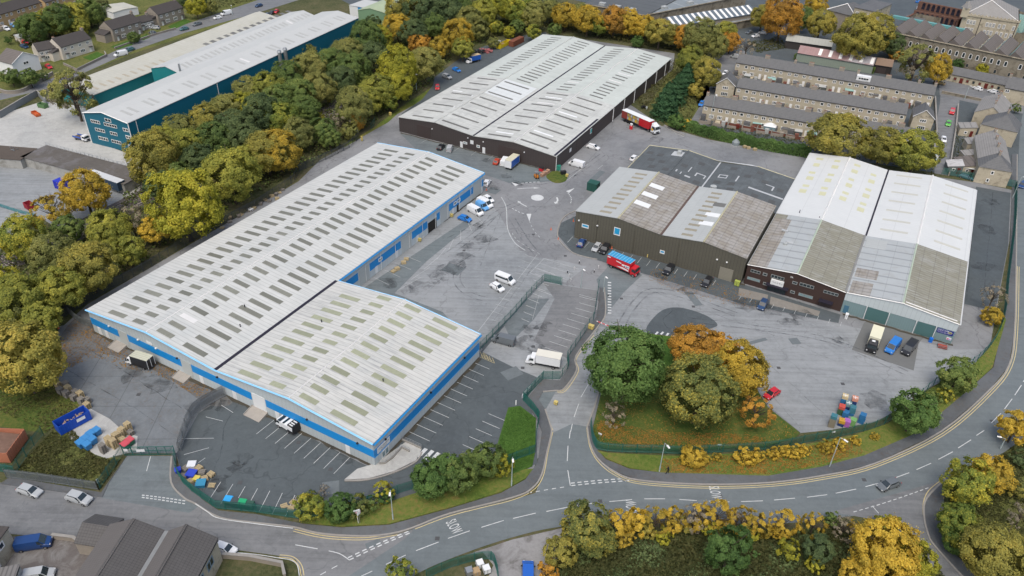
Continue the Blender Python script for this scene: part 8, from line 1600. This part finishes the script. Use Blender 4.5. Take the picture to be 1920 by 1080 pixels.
for lab, b_, tp, arm in (('street lamp on the verge near the walking person', (1236, 885), (1245, 832), (.6, -1.4)), ('street lamp on the verge below the coloured crates', (1555, 876), (1575, 822), (.9, -1.2)), ('street lamp on the verge above the first SLOW marking', (737, 975), (731, 920), (.1, -1.3)), ('street lamp at the corner of the triangular lawn', (959, 912), (958, 858), (.1, -1.3)), ('street lamp in the bushes at the right bank', (1875, 842), (1880, 824), (-1.4, .4)), ('street lamp beside the east fence', (1898, 372), (1918, 333), (.8, -.3))):
    lamp(lab, b_, tp, arm, h=lh(b_, tp))
for lab, b_, tp in (('thin lamp post by the housing road near the white cottage', (63, 164), (54, 136)), ('lamp post on the verge of the top left road', (436, 28), (430, 11)), ('tall pole by the railway verge', (300, 216), (297, 200)), ('lamp post near the roadside lawns', (284, 66), (281, 50)), ('slim lamp post at the terrace lane', (1333, 222), (1331, 180)), ('slim grey pole by the estate road above the barrier', (1089, 540), (1089, 506)), ('slim post by the ladder markings', (1131, 548), (1128, 520)), ('wooden pole on the bank right of the tall yellow tree', (781, 170), (783, 140)), ('pole in the railway belt behind yellow trees', (701, 132), (700, 110)), ('pole beside the conifers', (1332, 226), (1330, 178)), ('lamp post in the mill cottage lane', (1808, 187), (1812, 162)), ('lamp post by the olive trees near white roof', (1610, 297), (1613, 272))):
    lamp(lab, b_, tp, (.3, -.5), 'slim distant posts', h=lh(b_, tp))
def sign(label, p, h, w, hh, mat, yaw, z0=None, txt=None):
    q = G(*p); r = thing('road_sign', label, 'sign', (*q, .15), yaw); mb = MB(); [mb.cyl((x, 0), .04, 0, h, 6) for x in ((-w * .4, w * .4) if w > .8 else (0,))]; mb.build('post', m_rail, r); mb = MB(); mb.box(-w / 2, w / 2, -.08, -.045, h - hh, h); mb.build('plate', mat, r); return r
sign('white direction sign on its post near the bushes by the main road', (675, 982), 3.2, .7, .9, m_whited, 1.0); sign('small white sign on the island fence corner', (1124, 826), 1.9, .7, .4, m_whited, -.5); sign('small white notice on the green fence above golden shrubs', (1346, 846), 1.8, .7, .4, m_whited, 0); sign('white notice on the fence end by the gate drive', (187, 913), 1.9, .4, 1.0, m_whited, 1.0)
sign('white post sign at the side of triangular lawn', (967, 762), 1.6, .25, 1.3, m_whited, .2); sign('white notice on the yard fence near the crates', (1558, 822), 1.9, .7, .4, m_whited, .1); sign('blue and white board on stack near dark belt fence', (667, 252), 1.5, 2.2, .8, m_frame, .6)
r = thing('direction_arm', 'white finger arm above the main road sign post', 'sign', (*G(672, 982), .15), .4); MB().cyl((0, 0), .05, 0, 3.4, 6).build('post', m_frame, r); MB().box(-.6, .5, -.04, .04, 3.1, 3.4).build('arm', m_whited, r); MB().box(-.3, .6, -.04, .04, 2.65, 2.9).build('arm', M('pinkish_sign', (.5, .3, .32), .5), r)
m_bol = M('bollard_white', (.5, .5, .5), .6)
for i, p in enumerate([(1067, 519), (1064, 512), (1077, 506), (1114, 511), (1122, 503), (1086, 494), (1070, 528), (1140, 556)]): q = G(*p); r = thing('bollard', 'small white topped post near the red lorry bays', 'bollard', (*q, .03), 0, 'white posts near the red lorry'); MB().cyl((0, 0), .12, 0, .7, 8).build('shaft', m_plast if i % 2 else m_bol, r); MB().cyl((0, 0), .16, .7, .9, 8, r2=.08).build('cap', m_bol, r)
m_con = M('cone_orange', (.6, .12, .04), .6)
for p, l in (((1033, 431), 'left one on the kerb of olive warehouse corner'), ((1047, 449), 'lower one on the kerb of olive warehouse corner'), ((1147, 466), 'beside the red lorry and black car'), ((1075, 415), 'beside the olive wall end'), ((912, 357), 'beside the back corner of blue-banded warehouse'), ((110, 616), 'by the leafy strip at far left')): q = G(*p); r = thing('traffic_cone', 'orange traffic cone ' + l, 'cone', (*q, .03)); MB().box(-.2, .2, -.2, .2, 0, .05).build('base', m_con, r); MB().cyl((0, 0), .16, .05, .8, 8, r2=.03).build('cone', m_con, r)
for i, p in enumerate([(1214, 482), (1381, 507), (1403, 528), (1381, 520)][:1]): q = G(*p); r = thing('gas_bottle', 'yellow bollard against the middle of olive wall', 'bollard', (*q, 0)); MB().cyl((0, 0), .25, 0, 1.0, 10).build('shaft', m_sand, r); MB().cyl((0, 0), .2, 1.0, 1.2, 10, r2=.1).build('cap', m_sand, r)
cabinet('white barrel at the olive wall right end', (1384, 527), .7, .7, 1.2, m_whited, 0, z=0)
# low walls of stone
def wall(label, pts, w, h, mat, z=0, smooth=False, cat='wall', name='stone_wall'):
    P = wpts(pts, smooth, False); o = P[0]; P = [p - o for p in P]; r = thing(name, label, cat, (*o, z)); mb = MB(); strip(mb, P, w, h, 0); mb.build('courses', mat, r); mb = MB(); strip(mb, P, w + .12, h + .09, h + .003); mb.build('coping', m_kerb if mat is not m_stoned else m_stoneb, r); return r
wall('grey concrete wall between main road and pale works yard', [(0, 222), (40, 198), (72, 180), (88, 196)], .4, 2.2, M('concrete_wall', (.2, .215, .22), .85, .2, 1)); wall('low stone wall on the corner below the white cottage', [(-10, 168), (15, 176), (45, 172), (75, 155), (100, 140)], .4, 1.2, m_stoneb, smooth=True)
wall('garden wall round the rendered house lawn', [(120, 122), (145, 133), (200, 106), (197, 100)], .3, .9, m_stoneb); wall('garden wall below the lawns of the brown houses', [(215, 92), (290, 66), (330, 55)], .3, .7, m_stoneb); wall('stone edging wall of the bottom left yard', [(100, 1009), (140, 1014), (150, 1022)], .4, 1.0, m_stoneb)
wall('ruined stone wall by the small side yard', [(410, 1045), (470, 1050), (530, 1062), (535, 1085)], .4, 1.1, m_stoneb); wall('brick garden walls in front of the front terrace', [(1350, 232), (1400, 242), (1450, 252), (1500, 262), (1550, 268)], .25, 1.1, m_brickr); wall('stone wall along the lane at the terrace ends', [(1752, 186), (1755, 250), (1748, 300)], .35, 1.2, m_stoneb)
wall('pale kerb wall beside the lorry cab and hedge', [(1245, 237), (1262, 247), (1282, 256)], .5, .5, m_conc); wall('stone garden walls of the right terrace lane side', [(1795, 200), (1790, 250), (1782, 300), (1778, 330)], .3, 1.2, m_stoneb); wall('low mill boundary wall by the cottage lane', [(1765, 175), (1800, 182), (1850, 192)], .4, 1.0, m_stoned)
for i, (x, y) in enumerate([(1368, 228), (1392, 234), (1418, 240), (1470, 250), (1495, 255), (1520, 260), (1400, 188), (1440, 196), (1480, 203), (1520, 209), (1560, 215), (1600, 222), (1640, 229), (1400, 150), (1445, 157), (1490, 164), (1540, 171), (1590, 178), (1640, 186), (1690, 193)]):
    q = G(x, y); r = thing('garden_shed', 'small garden shed in the yards between stone terraces', 'shed', (*q, 0), fr1.yaw + .1 * (i % 3), 'small sheds in terrace yards'); s_ = .9 + .3 * (i % 3); MB().box(-s_, s_, -.9, .9, 0, 1.9).build('shed_wall', [m_stoneb, M('felt_shed', (.10, .11, .10), .8), m_brickr][i % 3], r); MB().hexa([(-s_ - .1, -1, 1.9), (s_ + .1, -1, 1.9), (s_ + .1, 1, 1.9), (-s_ - .1, 1, 1.9), (-s_ - .1, -1, 1.97), (s_ + .1, -1, 1.97), (s_ + .1, 1, 2.4), (-s_ - .1, 1, 2.4)]).build('shed_roof', [m_slate, m_lite, m_tealg][i % 3], r)
# lawns by the houses
for p in ([(155, 108), (182, 97), (198, 103), (170, 114)], [(207, 88), (240, 76), (250, 84), (222, 93)], [(262, 70), (275, 64), (282, 70), (268, 76)], [(315, 50), (345, 36), (360, 40), (325, 56)]): sheet('lawn', p, .05, m_lawn)
# person walking on the footway
def person(p, yaw):
    q = G(*p); r = thing('person', 'person in dark hooded clothes walking on the footway by the lamp', 'person', (*q, .16), yaw)
    J = {'pel': (0, 0, .95, .15, .12), 'wst': (0, 0, 1.08, .14, .11), 'chs': (.03, 0, 1.32, .17, .13), 'nek': (.05, 0, 1.5, .06, .06), 'hd1': (.07, 0, 1.6, .085, .09), 'hd2': (.08, 0, 1.72, .08, .09)}
    E_ = [('pel', 'wst'), ('wst', 'chs'), ('chs', 'nek'), ('nek', 'hd1'), ('hd1', 'hd2')]
    for s, sw in ((1, .28), (-1, -.3)):
        n = 'L' if s > 0 else 'R'
        J.update({n + 'hip': (0, s * .1, .9, .1, .1), n + 'kne': (sw * .55 + .06, s * .1, .52, .07, .07), n + 'ank': (sw, s * .1, .1, .045, .05), n + 'toe': (sw + .18, s * .11, .04, .04, .03), n + 'sho': (.03, s * .19, 1.42, .065, .065), n + 'elb': (-sw * .5, s * .25, 1.15, .05, .05), n + 'wri': (-sw * .8 + .1, s * .24, .93, .03, .03), n + 'plm': (-sw * .85 + .12, s * .24, .86, .035, .022)})
        E_ += [('pel', n + 'hip'), (n + 'hip', n + 'kne'), (n + 'kne', n + 'ank'), (n + 'ank', n + 'toe'), ('chs', n + 'sho'), (n + 'sho', n + 'elb'), (n + 'elb', n + 'wri'), (n + 'wri', n + 'plm')]
        for f in range(5):
            k = n + 'f%d' % f; b0 = J[n + 'plm']; J[k] = (b0[0] + (f - 2) * .02, b0[1] - s * .012 * (f == 0) * 3, b0[2] - (.07 if f else .03), .009, .009); J[k + 'b'] = (J[k][0] + .012, J[k][1] - s * .01, J[k][2] - .03, .008, .008); E_ += [(n + 'plm', k), (k, k + 'b')]
    ks = list(J); me = bpy.data.meshes.new('body'); me.from_pydata([J[k][:3] for k in ks], [(ks.index(a), ks.index(b_)) for a, b_ in E_], []); me.materials.append(M('black_clothes', (.012, .013, .018), .9, .2, 5))
    o = bpy.data.objects.new('body', me); COL.objects.link(o); o.parent = r; o.modifiers.new('skin', 'SKIN'); o.modifiers.new('sub', 'SUBSURF').levels = 1
    for i, k in enumerate(ks): me.skin_vertices[0].data[i].radius = J[k][3:]
    me.skin_vertices[0].data[0].use_root = True
    mb = MB(); mb.cyl((.06, 0), .125, 1.56, 1.74, 12, r2=.115); mb.cyl((.05, 0), .115, 1.74, 1.83, 12, r2=.04); mb.build('hood', M('black_clothes', (0, 0, 0)), r); mb = MB(); mb.add([(.165, -.05, 1.6), (.165, .05, 1.6), (.172, .05, 1.72), (.172, -.05, 1.72), (.2, 0, 1.66)], [(0, 1, 4), (1, 2, 4), (2, 3, 4), (3, 0, 4)]); mb.build('face', M('skin', (.42, .26, .19), .6), r)
    MB().box(-.16, -.06, -.13, .13, 1.1, 1.46).build('backpack', M('black_bag', (.015, .015, .016), .8), r)
person((1251, 889), math.radians(185))
# ibc tanks and junk in the crate yard at the bottom
for x, y, c_ in ((900, 1062, 'pale'), (912, 1072, 'pale'), (880, 1076, 'grey'), (893, 1077, 'brown')):
    q = G(x, y); r = thing('bulk_container', '%s caged bulk container in the bottom edge crate yard' % c_, 'container', (*q, .05), .4); MB().box(-.55, .55, -.55, .55, .15, 1.15).build('tank', {'pale': m_whited, 'grey': m_rail, 'brown': m_card}[c_], r); mb = MB(); [mb.box(x_ - .03, x_ + .03, y_ - .03, y_ + .03, 0, 1.2) for x_ in (-.58, 0, .58) for y_ in (-.58, .58)]; mb.build('cage', m_rail, r); MB().box(-.6, .6, -.6, .6, 0, .12).build('pallet', m_plast, r)
# ---------------------------------------------------------------- every label singles out one thing
_ord = ['leftmost', 'second from left', 'third from left', 'fourth from left', 'fifth from left', 'sixth from left', 'seventh from left', 'eighth from left', 'ninth from left', 'tenth from left',
        '11th from left', '12th from left', '13th from left', '14th from left', '15th from left', '16th from left', '17th from left', '18th from left', '19th from left'] + ['%dth from left' % i for i in range(20, 90)]
bpy.context.view_layer.update()
byl = {}
for o in bpy.data.objects:
    if o.parent is None and o.get('label'): byl.setdefault(o['label'], []).append(o)
def sx(o):
    p = np.array(o.matrix_world.translation)
    if o.type == 'MESH' and p[0] == 0 and p[1] == 0: p = np.array(o.data.vertices[0].co)
    d = p - np.array([0, 0, H]); z = d @ FW; return (_c * (d @ RT) + _s * (d @ UP)) / z
for l, os_ in byl.items():
    if len(os_) > 1:
        os_.sort(key=sx)
        for i, o in enumerate(os_):
            o['label'] = l + ', ' + ('rightmost' if i == len(os_) - 1 and i > 0 else _ord[i])
print('objects', len(bpy.data.objects), 'top', len([o for o in bpy.data.objects if o.parent is None]))
